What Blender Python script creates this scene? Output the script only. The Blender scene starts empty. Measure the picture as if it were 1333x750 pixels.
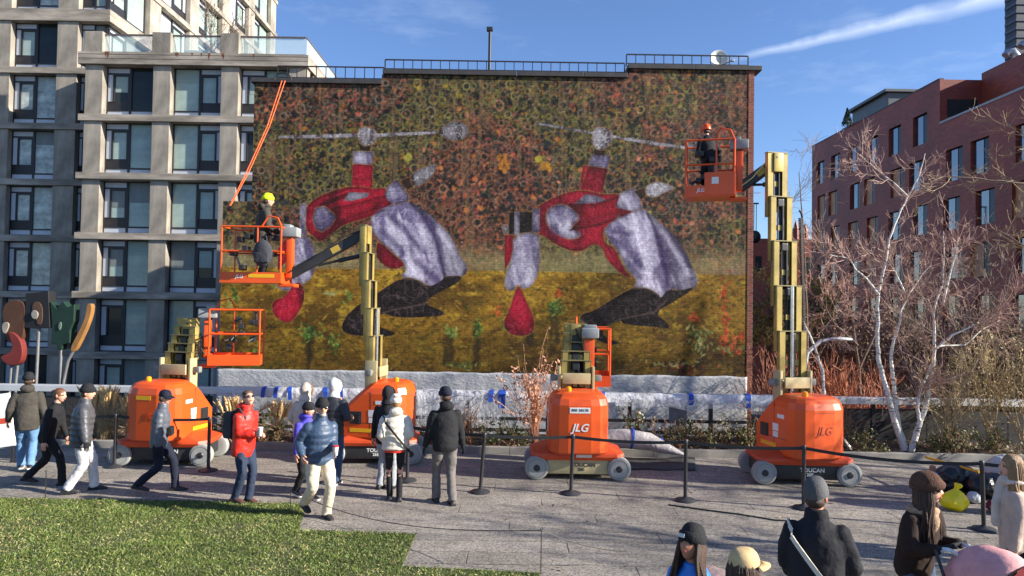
import bpy, bmesh, math, random
import numpy as np
from mathutils import Vector, Matrix, noise as mnoise

R = math.radians
rnd = random.Random(7)
sc = bpy.context.scene
col = sc.collection

# ---------------------------------------------------------------- camera
CAM_H = 3.1
FPX, CX, CY = 925.0, 666.5, 375.0
ROLL, PITCH = R(0.9), math.atan(23 / 925)
cam_d = bpy.data.cameras.new('camera')
cam = bpy.data.objects.new('camera', cam_d)
col.objects.link(cam)
cam_d.sensor_width = 36.0
cam_d.lens = FPX / 1333 * 36
cam_d.clip_start, cam_d.clip_end = 0.1, 3000
cam.matrix_world = (Matrix.Translation((0, 0, CAM_H)) @ Matrix.Rotation(R(90) + PITCH, 4, 'X')
                    @ Matrix.Rotation(ROLL, 4, 'Z'))
sc.camera = cam

# ---------------------------------------------------------------- light
SUN_AZ, SUN_EL = 13.5, 23.0          # degrees behind the picture plane on the right, elevation
sdir = Vector((math.cos(R(SUN_AZ)) * math.cos(R(SUN_EL)), -math.sin(R(SUN_AZ)) * math.cos(R(SUN_EL)), math.sin(R(SUN_EL))))
sun_d = bpy.data.lights.new('sun', 'SUN')
sun_d.energy, sun_d.angle, sun_d.color = 5.0, R(0.55), (1.0, 0.93, 0.82)
sun = bpy.data.objects.new('sun', sun_d)
sun.rotation_euler = sdir.to_track_quat('Z', 'Y').to_euler()
sun.location = (60, -20, 40)
col.objects.link(sun)

world = bpy.data.worlds.new('World')
sc.world = world
world.use_nodes = True
nt = world.node_tree
nt.nodes.clear()
w_out = nt.nodes.new('ShaderNodeOutputWorld')
w_bg = nt.nodes.new('ShaderNodeBackground')
sky = nt.nodes.new('ShaderNodeTexSky')
sky.sky_type = 'NISHITA'
sky.sun_disc = False
sky.sun_elevation, sky.sun_rotation = R(SUN_EL), R(90 + SUN_AZ)
sky.air_density, sky.dust_density, sky.ozone_density = 1.0, 0.25, 2.2
w_bg.inputs['Strength'].default_value = 0.072
nt.links.new(w_bg.outputs[0], w_out.inputs[0])


def wn(kind, **kw):
    n = nt.nodes.new(kind)
    for k, v in kw.items():
        setattr(n, k, v)
    return n


def wmath(op, a, b=None, clamp=False):
    n = wn('ShaderNodeMath', operation=op, use_clamp=clamp)
    for i, s in enumerate((a, b)):
        if s is None:
            continue
        if isinstance(s, (int, float)):
            n.inputs[i].default_value = s
        else:
            nt.links.new(s, n.inputs[i])
    return n.outputs[0]


def wdot(vec, v):
    n = wn('ShaderNodeVectorMath', operation='DOT_PRODUCT')
    nt.links.new(vec, n.inputs[0])
    n.inputs[1].default_value = v
    return n.outputs['Value']


def ray(u, v):
    x, y = u - CX, v - CY
    a = x * math.cos(ROLL) + y * math.sin(ROLL)
    b = -x * math.sin(ROLL) + y * math.cos(ROLL)
    return Vector((a, FPX * math.cos(PITCH) + b * math.sin(PITCH), FPX * math.sin(PITCH) - b * math.cos(PITCH)))


def P(u, v, D):
    d = ray(u, v)
    return Vector((0, 0, CAM_H)) + d * (D / d.y)


def G(u, v, z=0.0):
    d = ray(u, v)
    return Vector((0, 0, CAM_H)) + d * ((z - CAM_H) / d.z)


# high thin clouds: one long condensation trail and a few faint wisps, fixed in the sky by direction
tc = wn('ShaderNodeTexCoord')
dirv = tc.outputs['Generated']
t0, t1 = ray(968, 74).normalized(), ray(1330, -12).normalized()
pl = t0.cross(t1).normalized()
along = (t1 - t0 * t0.dot(t1)).normalized()
nz = wn('ShaderNodeTexNoise')
nz.inputs['Scale'].default_value = 22
nz.inputs['Detail'].default_value = 6
nt.links.new(dirv, nz.inputs['Vector'])
wob = wmath('MULTIPLY', wmath('SUBTRACT', nz.outputs[0], 0.5), 0.012)
dist = wmath('ABSOLUTE', wmath('ADD', wdot(dirv, pl), wob))
width = wmath('ADD', 0.006, wmath('MULTIPLY', wmath('MAXIMUM', wdot(dirv, along), 0.0), 0.032))
band = wmath('SUBTRACT', 1.0, wmath('DIVIDE', dist, width), True)
ends = wmath('MULTIPLY', wmath('MULTIPLY', wmath('ADD', wdot(dirv, along), 0.03), 10.0, True), wmath('GREATER_THAN', wdot(dirv, t0), 0.0))
trail = wmath('MULTIPLY', wmath('MULTIPLY', band, ends), wmath('MULTIPLY', nz.outputs[0], 0.85))
mp = wn('ShaderNodeMapping')
mp.inputs['Rotation'].default_value = (0.0, R(28), 0.0)
mp.inputs['Scale'].default_value = (2.2, 3.0, 9.0)
nt.links.new(dirv, mp.inputs['Vector'])
nz2 = wn('ShaderNodeTexNoise')
nz2.inputs['Scale'].default_value = 1.6
nz2.inputs['Detail'].default_value = 7
nz2.inputs['Roughness'].default_value = 0.62
nt.links.new(mp.outputs[0], nz2.inputs['Vector'])
wisp = wmath('MULTIPLY', wmath('SUBTRACT', nz2.outputs[0], 0.53), 1.7, True)
cov = wmath('MINIMUM', wmath('ADD', trail, wmath('MULTIPLY', wisp, 0.45)), 0.8)
mixc = wn('ShaderNodeMix', data_type='RGBA')
nt.links.new(cov, mixc.inputs[0])
tint = wn('ShaderNodeMix', data_type='RGBA', blend_type='MULTIPLY')
tint.inputs[0].default_value = 1.0
tint.inputs[7].default_value = (0.84, 0.98, 1.28, 1)
nt.links.new(sky.outputs[0], tint.inputs[6])
nt.links.new(tint.outputs[2], mixc.inputs[6])
mixc.inputs[7].default_value = (8.5, 9.2, 10.2, 1)
nt.links.new(mixc.outputs[2], w_bg.inputs[0])

vs = sc.view_settings
vs.view_transform, vs.look, vs.gamma, vs.exposure = 'Standard', 'None', 1.0, 1.15
vs.use_curve_mapping = False
sc.render.engine = 'CYCLES'
sc.render.resolution_x, sc.render.resolution_y = 1024, 576


# ---------------------------------------------------------------- materials
def lin(r, g, b):
    f = lambda c: (c / 12.92 if c <= 0.04045 else ((c + 0.055) / 1.055) ** 2.4)
    return (f(r / 255), f(g / 255), f(b / 255))


MATS = {}


def M(name, c, rough=0.7, metal=0.0, var=0.18, vs_=5.0, bump=0.0, bs=60.0, bd=0.01, spec=0.5, stain=0.0, sub=0.0, coat=0.0, stretch=None, space='Object', attr=False):
    if name in MATS:
        return MATS[name]
    m = bpy.data.materials.new(name)
    m.use_nodes = True
    t = m.node_tree
    b = t.nodes['Principled BSDF']
    b.inputs['Roughness'].default_value = rough
    b.inputs['Metallic'].default_value = metal
    b.inputs['Specular IOR Level'].default_value = spec
    if coat:
        b.inputs['Coat Weight'].default_value = coat
        b.inputs['Coat Roughness'].default_value = 0.12
    tcn = t.nodes.new('ShaderNodeTexCoord')
    vec = tcn.outputs[space]
    if stretch:
        mpn = t.nodes.new('ShaderNodeMapping')
        mpn.inputs['Scale'].default_value = stretch
        t.links.new(vec, mpn.inputs['Vector'])
        vec = mpn.outputs[0]
    n = t.nodes.new('ShaderNodeTexNoise')
    n.inputs['Scale'].default_value = vs_
    n.inputs['Detail'].default_value = 6
    n.inputs['Roughness'].default_value = 0.65
    t.links.new(vec, n.inputs['Vector'])
    r = t.nodes.new('ShaderNodeValToRGB')
    r.color_ramp.elements[0].position, r.color_ramp.elements[1].position = 0.3, 0.72
    r.color_ramp.elements[0].color = (*[max(0, x * (1 - var)) for x in c], 1)
    r.color_ramp.elements[1].color = (*[min(1, x * (1 + var)) for x in c], 1)
    t.links.new(n.outputs[0], r.inputs[0])
    src = r.outputs[0]
    if stain:
        n2 = t.nodes.new('ShaderNodeTexNoise')
        n2.inputs['Scale'].default_value = vs_ * 0.31
        n2.inputs['Detail'].default_value = 8
        t.links.new(vec, n2.inputs['Vector'])
        r2 = t.nodes.new('ShaderNodeValToRGB')
        r2.color_ramp.elements[0].position, r2.color_ramp.elements[1].position = 0.38, 0.62
        r2.color_ramp.elements[0].color = (1 - stain, 1 - stain, 1 - stain, 1)
        r2.color_ramp.elements[1].color = (1, 1, 1, 1)
        t.links.new(n2.outputs[0], r2.inputs[0])
        mx = t.nodes.new('ShaderNodeMix')
        mx.data_type, mx.blend_type = 'RGBA', 'MULTIPLY'
        mx.inputs[0].default_value = 1
        t.links.new(src, mx.inputs[6])
        t.links.new(r2.outputs[0], mx.inputs[7])
        src = mx.outputs[2]
    t.links.new(src, b.inputs['Base Color'])
    if bump:
        n3 = t.nodes.new('ShaderNodeTexNoise')
        n3.inputs['Scale'].default_value = bs
        n3.inputs['Detail'].default_value = 5
        t.links.new(vec, n3.inputs['Vector'])
        bp = t.nodes.new('ShaderNodeBump')
        bp.inputs['Strength'].default_value = bump
        bp.inputs['Distance'].default_value = bd
        t.links.new(n3.outputs[0], bp.inputs['Height'])
        t.links.new(bp.outputs[0], b.inputs['Normal'])
    MATS[name] = m
    return m


# ---------------------------------------------------------------- mesh helpers
def basis(d):
    d = Vector(d).normalized()
    up = Vector((0, 0, 1)) if abs(d.z) < 0.95 else Vector((1, 0, 0))
    s = d.cross(up).normalized()
    return s, s.cross(d).normalized()


class MB:
    def __init__(s):
        s.v, s.f, s.mi, s.cur = [], [], [], 0

    def face(s, pts):
        k = len(s.v)
        s.v += [tuple(p) for p in pts]
        s.f.append(tuple(range(k, k + len(pts))))
        s.mi.append(s.cur)

    def raw(s, vs, fs):
        k = len(s.v)
        s.v += [tuple(p) for p in vs]
        for f in fs:
            s.f.append(tuple(i + k for i in f))
            s.mi.append(s.cur)
        return s

    def box(s, x0, x1, y0, y1, z0, z1, mat=None):
        vs = [Vector((x, y, z)) for z in (z0, z1) for y in (y0, y1) for x in (x0, x1)]
        if mat is not None:
            vs = [mat @ p for p in vs]
        return s.raw(vs, [(0, 2, 3, 1), (4, 5, 7, 6), (0, 1, 5, 4), (2, 6, 7, 3), (0, 4, 6, 2), (1, 3, 7, 5)])

    def cbox(s, x0, x1, y0, y1, z0, z1, c, mat=None):
        """box with chamfered edges"""
        bm = bmesh.new()
        bmesh.ops.create_cube(bm, size=1)
        for q in bm.verts:
            q.co = Vector((x0 + (q.co.x + .5) * (x1 - x0), y0 + (q.co.y + .5) * (y1 - y0), z0 + (q.co.z + .5) * (z1 - z0)))
        bmesh.ops.bevel(bm, geom=list(bm.edges), offset=c, segments=2, affect='EDGES', profile=0.6)
        if mat is not None:
            bm.transform(mat)
        s.bm(bm)
        return s

    def bm(s, bm):
        bm.verts.index_update()
        s.raw([q.co for q in bm.verts], [tuple(q.index for q in f.verts) for f in bm.faces])
        bm.free()

    def bar(s, a, b, w, h, up=None):
        a, b = Vector(a), Vector(b)
        sd, u = basis(b - a)
        if up is not None:
            d = (b - a).normalized()
            u = (Vector(up) - d * d.dot(Vector(up))).normalized()
            sd = d.cross(u)
        q = [sd * w / 2 + u * h / 2, -sd * w / 2 + u * h / 2, -sd * w / 2 - u * h / 2, sd * w / 2 - u * h / 2]
        return s.raw([a + x for x in q] + [b + x for x in q],
                     [(0, 1, 2, 3), (7, 6, 5, 4), (0, 4, 5, 1), (1, 5, 6, 2), (2, 6, 7, 3), (3, 7, 4, 0)])

    def tube(s, pts, rad, n=8, cap=True):
        pts = [Vector(p) for p in pts]
        if not isinstance(rad, (list, tuple)):
            rad = [rad] * len(pts)
        k = len(s.v)
        sd = None
        for i, p in enumerate(pts):
            d = (pts[min(i + 1, len(pts) - 1)] - pts[max(i - 1, 0)])
            if d.length < 1e-9:
                d = Vector((0, 0, 1))
            d.normalize()
            if sd is None:
                sd, u = basis(d)
            else:
                sd = (sd - d * d.dot(sd))
                if sd.length < 1e-6:
                    sd, u = basis(d)
                sd.normalize()
                u = sd.cross(d)
            r = rad[i]
            for j in range(n):
                a = 2 * math.pi * j / n
                s.v.append(tuple(p + sd * (math.cos(a) * r) + u * (math.sin(a) * r)))
        for i in range(len(pts) - 1):
            for j in range(n):
                s.f.append((k + i * n + j, k + i * n + (j + 1) % n, k + (i + 1) * n + (j + 1) % n, k + (i + 1) * n + j))
                s.mi.append(s.cur)
        if cap:
            s.f.append(tuple(k + j for j in range(n))[::-1])
            s.f.append(tuple(k + (len(pts) - 1) * n + j for j in range(n)))
            s.mi += [s.cur, s.cur]
        return s

    def rings(s, ctr, axes, n=20, cap=True):
        """ctr: centres; axes: list of (vecA, vecB) half-axes per ring"""
        k = len(s.v)
        for c, (a, b) in zip(ctr, axes):
            for j in range(n):
                t = 2 * math.pi * j / n
                s.v.append(tuple(Vector(c) + Vector(a) * math.cos(t) + Vector(b) * math.sin(t)))
        m = len(ctr)
        for i in range(m - 1):
            for j in range(n):
                s.f.append((k + i * n + j, k + i * n + (j + 1) % n, k + (i + 1) * n + (j + 1) % n, k + (i + 1) * n + j))
                s.mi.append(s.cur)
        if cap:
            s.f.append(tuple(k + j for j in range(n))[::-1])
            s.f.append(tuple(k + (m - 1) * n + j for j in range(n)))
            s.mi += [s.cur, s.cur]
        return s

    def lathe(s, prof, n=24, axis='Z', org=(0, 0, 0), cap=True):
        org = Vector(org)
        mk = {'Z': lambda r, h, t: Vector((r * math.cos(t), r * math.sin(t), h)),
              'Y': lambda r, h, t: Vector((r * math.cos(t), h, r * math.sin(t))),
              'X': lambda r, h, t: Vector((h, r * math.cos(t), r * math.sin(t)))}[axis]
        k = len(s.v)
        for (r, h) in prof:
            for j in range(n):
                s.v.append(tuple(org + mk(r, h, 2 * math.pi * j / n)))
        for i in range(len(prof) - 1):
            for j in range(n):
                s.f.append((k + i * n + j, k + i * n + (j + 1) % n, k + (i + 1) * n + (j + 1) % n, k + (i + 1) * n + j))
                s.mi.append(s.cur)
        if cap:
            s.f.append(tuple(k + j for j in range(n))[::-1])
            s.f.append(tuple(k + (len(prof) - 1) * n + j for j in range(n)))
            s.mi += [s.cur, s.cur]
        return s

    def prism(s, poly, d, mat):
        """poly: 2D points, extruded by d along local +Y; mat maps (x, y, z)"""
        m = len(poly)
        vs = [mat @ Vector((p[0], 0, p[1])) for p in poly] + [mat @ Vector((p[0], d, p[1])) for p in poly]
        fs = [tuple(range(m)), tuple(range(m, 2 * m))[::-1]]
        fs += [(i, m + i, m + (i + 1) % m, (i + 1) % m) for i in range(m)]
        return s.raw(vs, fs)

    def ell(s, c, rx, ry, rz, n=12, m=8, mat=None):
        c = Vector(c)
        k = len(s.v)
        vs = []
        for i in range(m + 1):
            ph = math.pi * i / m
            for j in range(n):
                t = 2 * math.pi * j / n
                vs.append(Vector((rx * math.sin(ph) * math.cos(t), ry * math.sin(ph) * math.sin(t), rz * math.cos(ph))))
        if mat is not None:
            vs = [mat @ q for q in vs]
        fs = []
        for i in range(m):
            for j in range(n):
                fs.append((i * n + j, (i + 1) * n + j, (i + 1) * n + (j + 1) % n, i * n + (j + 1) % n))
        return s.raw([c + q for q in vs], fs)

    def mesh(s, name, mats, smooth=None):
        me = bpy.data.meshes.new(name)
        me.from_pydata(s.v, [], s.f)
        mats = mats if isinstance(mats, (list, tuple)) else [mats]
        for q in mats:
            me.materials.append(q)
        if len(mats) > 1:
            me.polygons.foreach_set('material_index', s.mi)
        bm = bmesh.new()
        bm.from_mesh(me)
        bmesh.ops.remove_doubles(bm, verts=bm.verts, dist=1e-5)
        bmesh.ops.recalc_face_normals(bm, faces=bm.faces)
        bm.to_mesh(me)
        bm.free()
        if smooth is not None:
            me.shade_smooth()
            me.set_sharp_from_angle(angle=R(smooth))
        return me

    def fast(s, name, mats):
        me = bpy.data.meshes.new(name)
        me.from_pydata(s.v, [], s.f)
        for q in (mats if isinstance(mats, (list, tuple)) else [mats]):
            me.materials.append(q)
        if isinstance(mats, (list, tuple)) and len(mats) > 1:
            me.polygons.foreach_set('material_index', s.mi)
        return me

    def build(s, name, mats, parent=None, smooth=None, fast=False, bevel=0.0):
        me = s.fast(name, mats) if fast else s.mesh(name, mats, smooth)
        o = link(name, me, parent)
        if bevel:
            add_bevel(o, bevel)
        return o


def add_bevel(o, w, seg=2):
    md = o.modifiers.new('bevel', 'BEVEL')
    md.width, md.segments, md.limit_method, md.angle_limit = w, seg, 'ANGLE', R(30)
    md.harden_normals = False


def link(name, data, parent=None):
    o = bpy.data.objects.new(name, data)
    col.objects.link(o)
    if parent is not None:
        o.parent = parent
    return o


def tag(o, label=None, cat=None, group=None, kind=None):
    if label:
        o['label'] = label
    if cat:
        o['category'] = cat
    if group:
        o['group'] = group
    if kind:
        o['kind'] = kind
    return o


def thing(name, label, cat, loc=(0, 0, 0), rz=0.0, group=None):
    o = bpy.data.objects.new(name, None)
    o.empty_display_size = 0.2
    col.objects.link(o)
    o.location = loc
    o.rotation_euler = (0, 0, rz)
    return tag(o, label, cat, group)


def copy_part(src, name, parent, loc=None, rot=None, scale=None):
    o = bpy.data.objects.new(name, src.data if hasattr(src, 'data') else src)
    col.objects.link(o)
    o.parent = parent
    if loc is not None:
        o.location = loc
    if rot is not None:
        o.rotation_euler = rot
    if scale is not None:
        o.scale = scale
    return o


def text_mesh(txt, size, mat, name='lettering', shear=0.0, extrude=0.002, bold=False):
    cu = bpy.data.curves.new(name, 'FONT')
    cu.body, cu.size, cu.extrude, cu.shear = txt, size, extrude, shear
    cu.align_x, cu.align_y = 'CENTER', 'CENTER'
    if bold:
        cu.offset = size * 0.02
    cu.resolution_u = 3
    o = bpy.data.objects.new(name, cu)
    me = bpy.data.meshes.new_from_object(o)
    me.name = name
    me.materials.clear()
    me.materials.append(mat)
    bpy.data.objects.remove(o)
    bpy.data.curves.remove(cu)
    return me
# ---------------------------------------------------------------- ground, deck, lawn, bed
m_conc = M('plank_concrete', lin(148, 141, 132), 0.85, var=0.2, vs_=2.2, bump=0.5, bs=130, bd=0.006, stain=0.22)
# exposed-aggregate speckle on the planks
_t = m_conc.node_tree
_v = _t.nodes.new('ShaderNodeTexVoronoi'); _v.inputs['Scale'].default_value = 55
_g = _t.nodes.new('ShaderNodeNewGeometry'); _t.links.new(_g.outputs['Position'], _v.inputs['Vector'])
_oi = _t.nodes.new('ShaderNodeObjectInfo')
_mr = _t.nodes.new('ShaderNodeMapRange'); _mr.inputs[3].default_value = 0.9; _mr.inputs[4].default_value = 1.08
_t.links.new(_oi.outputs['Random'], _mr.inputs[0])
_rr = _t.nodes.new('ShaderNodeValToRGB'); _rr.color_ramp.elements[0].color = (.45, .44, .43, 1); _rr.color_ramp.elements[1].color = (1.4, 1.38, 1.33, 1)
_sp = _t.nodes.new('ShaderNodeSeparateColor'); _t.links.new(_v.outputs['Color'], _sp.inputs[0]); _t.links.new(_sp.outputs[0], _rr.inputs[0])
_pb = _t.nodes['Principled BSDF']; _src = _pb.inputs['Base Color'].links[0].from_socket
_m1 = _t.nodes.new('ShaderNodeMix'); _m1.data_type, _m1.blend_type = 'RGBA', 'MULTIPLY'; _m1.inputs[0].default_value = 1
_t.links.new(_src, _m1.inputs[6]); _t.links.new(_rr.outputs[0], _m1.inputs[7])
_m2 = _t.nodes.new('ShaderNodeMix'); _m2.data_type, _m2.blend_type = 'RGBA', 'MULTIPLY'; _m2.inputs[0].default_value = 1
_t.links.new(_m1.outputs[2], _m2.inputs[6]); _t.links.new(_mr.outputs[0], _m2.inputs[7]); _t.links.new(_m2.outputs[2], _pb.inputs['Base Color'])
for _n in _t.nodes:
    if _n.type == 'TEX_NOISE':
        _t.links.new(_g.outputs['Position'], _n.inputs['Vector'])
m_joint = M('joint_dark', (0.045, 0.043, 0.04), 0.95, var=0.3)
m_soil = M('leaf_litter_soil', (0.075, 0.052, 0.034), 0.95, var=0.5, vs_=9, bump=1.0, bs=30, bd=0.05)
m_kerb = M('kerb_steel', (0.10, 0.095, 0.09), 0.6, var=0.3, vs_=8)
m_street = M('asphalt', (0.05, 0.05, 0.052), 0.9, var=0.25, vs_=0.4, space='Object')
m_lawn = M('lawn_soil', (0.07, 0.085, 0.022), 0.95, var=0.4, vs_=6, bump=0.8, bs=50, bd=0.03)

b = MB(); b.box(-900, 900, -300, 1500, -9.0, -8.0)
tag(b.build('street', m_street), kind='structure')
b = MB(); b.box(-60, 60, -40, 17.0, -0.6, -0.032)
deck = tag(b.build('deck', m_joint), kind='structure')
BED_Y = 14.95
lawn_px = [(-60, 649), (400, 657), (388, 691.5), (541, 697), (523, 739), (703, 748)]
lawn = [G(*p) for p in lawn_px]
lawn_far = lawn[0].y
y_a, y_b, y_c, y_d = lawn[1].y, lawn[2].y, lawn[3].y, lawn[4].y
lawn_poly = [(-16, lawn_far + 0.1)] + [(p.x, p.y) for p in lawn[:]] + [(lawn[5].x, 1.0), (-16, 1.0)]


def in_poly(x, y, poly):
    c = False
    j = len(poly) - 1
    for i in range(len(poly)):
        xi, yi = poly[i]
        xj, yj = poly[j]
        if (yi > y) != (yj > y) and x < (xj - xi) * (y - yi) / (yj - yi) + xi:
            c = not c
        j = i
    return c


PW, PL = 0.42, 3.3
plank_me = {}
y = 4.4
row = 0
while y < BED_Y - 0.05:
    off = (row * 1.27) % PL
    x = -13.2 + off - PL
    while x < 14:
        x1 = x + PL
        mid = (x + x1) / 2
        # planks that lie wholly under the lawn are not there
        ins = [in_poly(xx, y + PW / 2, lawn_poly) for xx in (x + .05, mid, x1 - .05)]
        half = y * 0.78 + 2.0
        if not all(ins) and x < half and x1 > -half:
            if 'p' not in plank_me:
                q = MB(); q.cbox(0.004, PL - 0.004, 0.011, PW - 0.011, -0.03, 0.0, 0.005)
                plank_me['p'] = q.mesh('plank', m_conc)
            pk = copy_part(plank_me['p'], 'plank', deck, (x, y, rnd.uniform(-.0012, .0012)), (0, 0, 0))
        x = x1
    y += PW
    row += 1

# lawn: a low slab of turf with grass blades
b = MB()
Z = 0.018
b.raw([(p[0], p[1], Z) for p in lawn_poly] + [(p[0], p[1], -0.03) for p in lawn_poly],
      [tuple(range(len(lawn_poly)))] + [(i, (i + 1) % len(lawn_poly), len(lawn_poly) + (i + 1) % len(lawn_poly), len(lawn_poly) + i) for i in range(len(lawn_poly))])
tag(b.build('lawn', m_lawn), kind='structure')

m_grass = M('grass_blades', (0.115, 0.16, 0.026), 0.55, var=0.5, vs_=3.0)
m_grass2 = M('grass_straw', (0.42, 0.36, 0.15), 0.7, var=0.3, vs_=3.0)
gb = MB()
rg = random.Random(3)
n = 0
while n < 115000:
    yy = 7.6 + (11.7 - 7.6) * rg.random()
    xx = -9.8 + 10.3 * rg.random()
    if not in_poly(xx, yy, lawn_poly):
        n += 0.3
        continue
    dens = mnoise.noise((xx * 1.3, yy * 1.3, 0)) + 0.35 * mnoise.noise((xx * 5, yy * 5, 3))
    if rg.random() > 0.8 + 0.5 * dens:
        n += 0.5
        continue
    n += 1
    h = rg.uniform(0.014, 0.034) * (1 + 0.4 * dens)
    w = rg.uniform(0.0028, 0.005)
    a = rg.random() * 6.283
    lx, ly = rg.gauss(0, 0.015), rg.gauss(0, 0.015)
    dx, dy = math.cos(a) * w, math.sin(a) * w
    k = len(gb.v)
    gb.v += [(xx - dx, yy - dy, Z), (xx + dx, yy + dy, Z), (xx + lx * .5 + dx * .7, yy + ly * .5 + dy * .7, Z + h * .65), (xx + lx * 1.3, yy + ly * 1.3, Z + h)]
    gb.f += [(k, k + 1, k + 2), (k, k + 2, k + 3)]
    mi = 1 if rg.random() < 0.09 + (0.22 if dens < -0.25 else 0) else 0
    gb.mi += [mi, mi]
tag(gb.build('grass', [m_grass, m_grass2], fast=True), 'short mown grass of the lawn with some straw-coloured blades', 'grass', kind='stuff')

# planting bed behind a dark kerb
b = MB()
nx, ny = 120, 10
for j in range(ny + 1):
    for i in range(nx + 1):
        xx, yy = -17 + 34 * i / nx, BED_Y + 0.12 + 1.9 * j / ny
        b.v.append((xx, yy, 0.06 + 0.05 * mnoise.noise((xx * 1.7, yy * 1.7, 0)) + 0.02 * mnoise.noise((xx * 7, yy * 7, 0))))
for j in range(ny):
    for i in range(nx):
        k = j * (nx + 1) + i
        b.f.append((k, k + 1, k + nx + 2, k + nx + 1)); b.mi.append(0)
tag(b.build('planting_bed', m_soil, smooth=60), kind='structure')
b = MB()
for i in range(12):
    b.cbox(-18 + i * 3.0 + .004, -15 + i * 3.0 - .004, BED_Y - 0.02, BED_Y + 0.12, -0.03, 0.14, 0.008)
tag(b.build('kerb', M('kerb_concrete', lin(150, 146, 138), 0.85, var=0.2, vs_=3, stain=.3, bump=.3)), kind='structure')
# fallen leaves over the bed
lf = MB()
for i in range(7140):
    xx, yy = rg.uniform(-11, 11.5), rg.uniform(BED_Y + .12, BED_Y + 1.9)
    if i >= 7000:
        xx, yy = rg.uniform(-8, 8), rg.uniform(7.5, 14.8)
    s_ = rg.uniform(0.02, 0.05); a = rg.random() * 6.28; zz = (0.08 if i < 7000 else .035 if in_poly(xx, yy, lawn_poly) else -.0) + (0 if i >= 7000 else 1) * 0.05 * mnoise.noise((xx * 1.7, yy * 1.7, 0)) + rg.random() * .03
    c, s2 = math.cos(a) * s_, math.sin(a) * s_
    k = len(lf.v)
    lf.v += [(xx - c, yy - s2, zz), (xx + s2 * .5, yy - c * .5, zz + rg.uniform(-.01, .02)), (xx + c, yy + s2, zz + rg.uniform(0, .02)), (xx - s2 * .5, yy + c * .5, zz)]
    lf.f.append((k, k + 1, k + 2, k + 3)); lf.mi.append(rg.choice((0, 0, 1, 2)))
tag(lf.build('fallen_leaves', [M('leaf_brown', (0.16, 0.09, 0.045), .8, var=.4), M('leaf_tan', (0.34, 0.22, 0.12), .8, var=.3), M('leaf_dark', (0.05, 0.035, 0.025), .8)], fast=True),
    'brown fallen leaves lying over the planting bed', 'leaf litter', kind='stuff')

# ---------------------------------------------------------------- balustrade behind the bed
FY = 16.7
m_alu = M('rail_aluminium', (0.66, 0.67, 0.68), 0.38, 0.35, var=0.08, vs_=2)
m_black = M('black_steel', (0.018, 0.018, 0.02), 0.5, var=0.3)
m_panel = M('dark_board', (0.024, 0.023, 0.024), 0.75, var=0.35, vs_=2)
fence = thing('balustrade', 'long low balustrade with a pale flat top rail behind the planting bed', 'railing', (0, FY, 0))
zl = lambda u, v: P(u, v, FY).z
ztop = 1.08
q = MB(); q.cbox(-18, 18, -0.10, 0.14, ztop - 0.15, ztop, 0.012); q.build('top_rail', m_alu, fence)
q = MB(); q.box(-.04, .04, -.05, .05, 0, ztop - .152)
pm = q.mesh('post', m_black)
for i in range(19):
    copy_part(pm, 'post', fence, (-16.2 + i * 1.9, 0.02, 0.0))
for z_ in (0.46, 0.2):
    q = MB(); q.box(-9.2, 5.9, -.025, .025, z_ - .04, z_ + .03); q.build('lower_rail', m_black, fence)
for (xa, xb) in ((-18, -8.6), (5.95, 18)):
    x_ = xa
    while x_ < xb - .1:
        for z0, z1 in ((0.0, .26), (.268, .53), (.538, .82)):
            q = MB(); q.box(x_ + .003, min(x_ + 1.88, xb), -.02, .012, z0, z1); q.build('board', m_panel, fence)
        x_ += 1.9
# ---------------------------------------------------------------- the painted gable wall
WY = 20.0
m_brick_dark = M('roof_dark', (0.03, 0.03, 0.032), 0.7, var=0.3)


def wx(u, v): return P(u, v, WY).x
def wz(u, v): return P(u, v, WY).z


XL2, XL, XR = wx(286, 430), wx(329, 200), wx(973, 300)
ZB = (wz(286, 480) + wz(970, 490)) / 2
zt1, zt2, zt3 = wz(420, 109), wz(650, 99), wz(900, 91)
xs1, xs2 = wx(497, 105), wx(816, 95)
Z_STEP = wz(310, 262)
XRB = XR + 0.16     # bare brick margin on the right

# --- painting as vertex colours on the wall's fine grid (flat paint on the wall)
STEP = 0.0225
GX, GZ = int((XR - XL2) / STEP) + 1, int((zt3 - ZB) / STEP) + 1
gx = XL2 + (XR - XL2) * np.arange(GX) / (GX - 1)
gz = ZB + (zt3 - ZB) * np.arange(GZ) / (GZ - 1)
XX, ZZ = np.meshgrid(gx, gz)
nr = np.random.default_rng(5)


def vnoise(freq_x, freq_z, seed, octaves=3, pers=0.55, rot=0.0):
    A_, B_ = (XX - XL2) * math.cos(rot) + (ZZ - ZB) * math.sin(rot), -(XX - XL2) * math.sin(rot) + (ZZ - ZB) * math.cos(rot)
    out = np.zeros_like(XX); amp = 1.0; tot = 0
    for o in range(octaves):
        r_ = np.random.default_rng(seed + o * 101)
        n_ = r_.random((160, 300))
        fx = A_ * freq_x * 2 ** o; fz = B_ * freq_z * 2 ** o
        ix, iz = np.floor(fx).astype(int), np.floor(fz).astype(int)
        tx, tz = fx - ix, fz - iz
        tx, tz = tx * tx * (3 - 2 * tx), tz * tz * (3 - 2 * tz)
        g = lambda a, b_: n_[b_ % 160, a % 300]
        out += amp * ((g(ix, iz) * (1 - tx) + g(ix + 1, iz) * tx) * (1 - tz) + (g(ix, iz + 1) * (1 - tx) + g(ix + 1, iz + 1) * tx) * tz)
        tot += amp; amp *= pers
    return out / tot


def L3(c): return np.array(lin(*c))


def mix(a, b_, t): return a + (b_ - a) * t[..., None]
def sm(x, a, b_):
    t = np.clip((x - a) / (b_ - a), 0, 1)
    return t * t * (3 - 2 * t)


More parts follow.
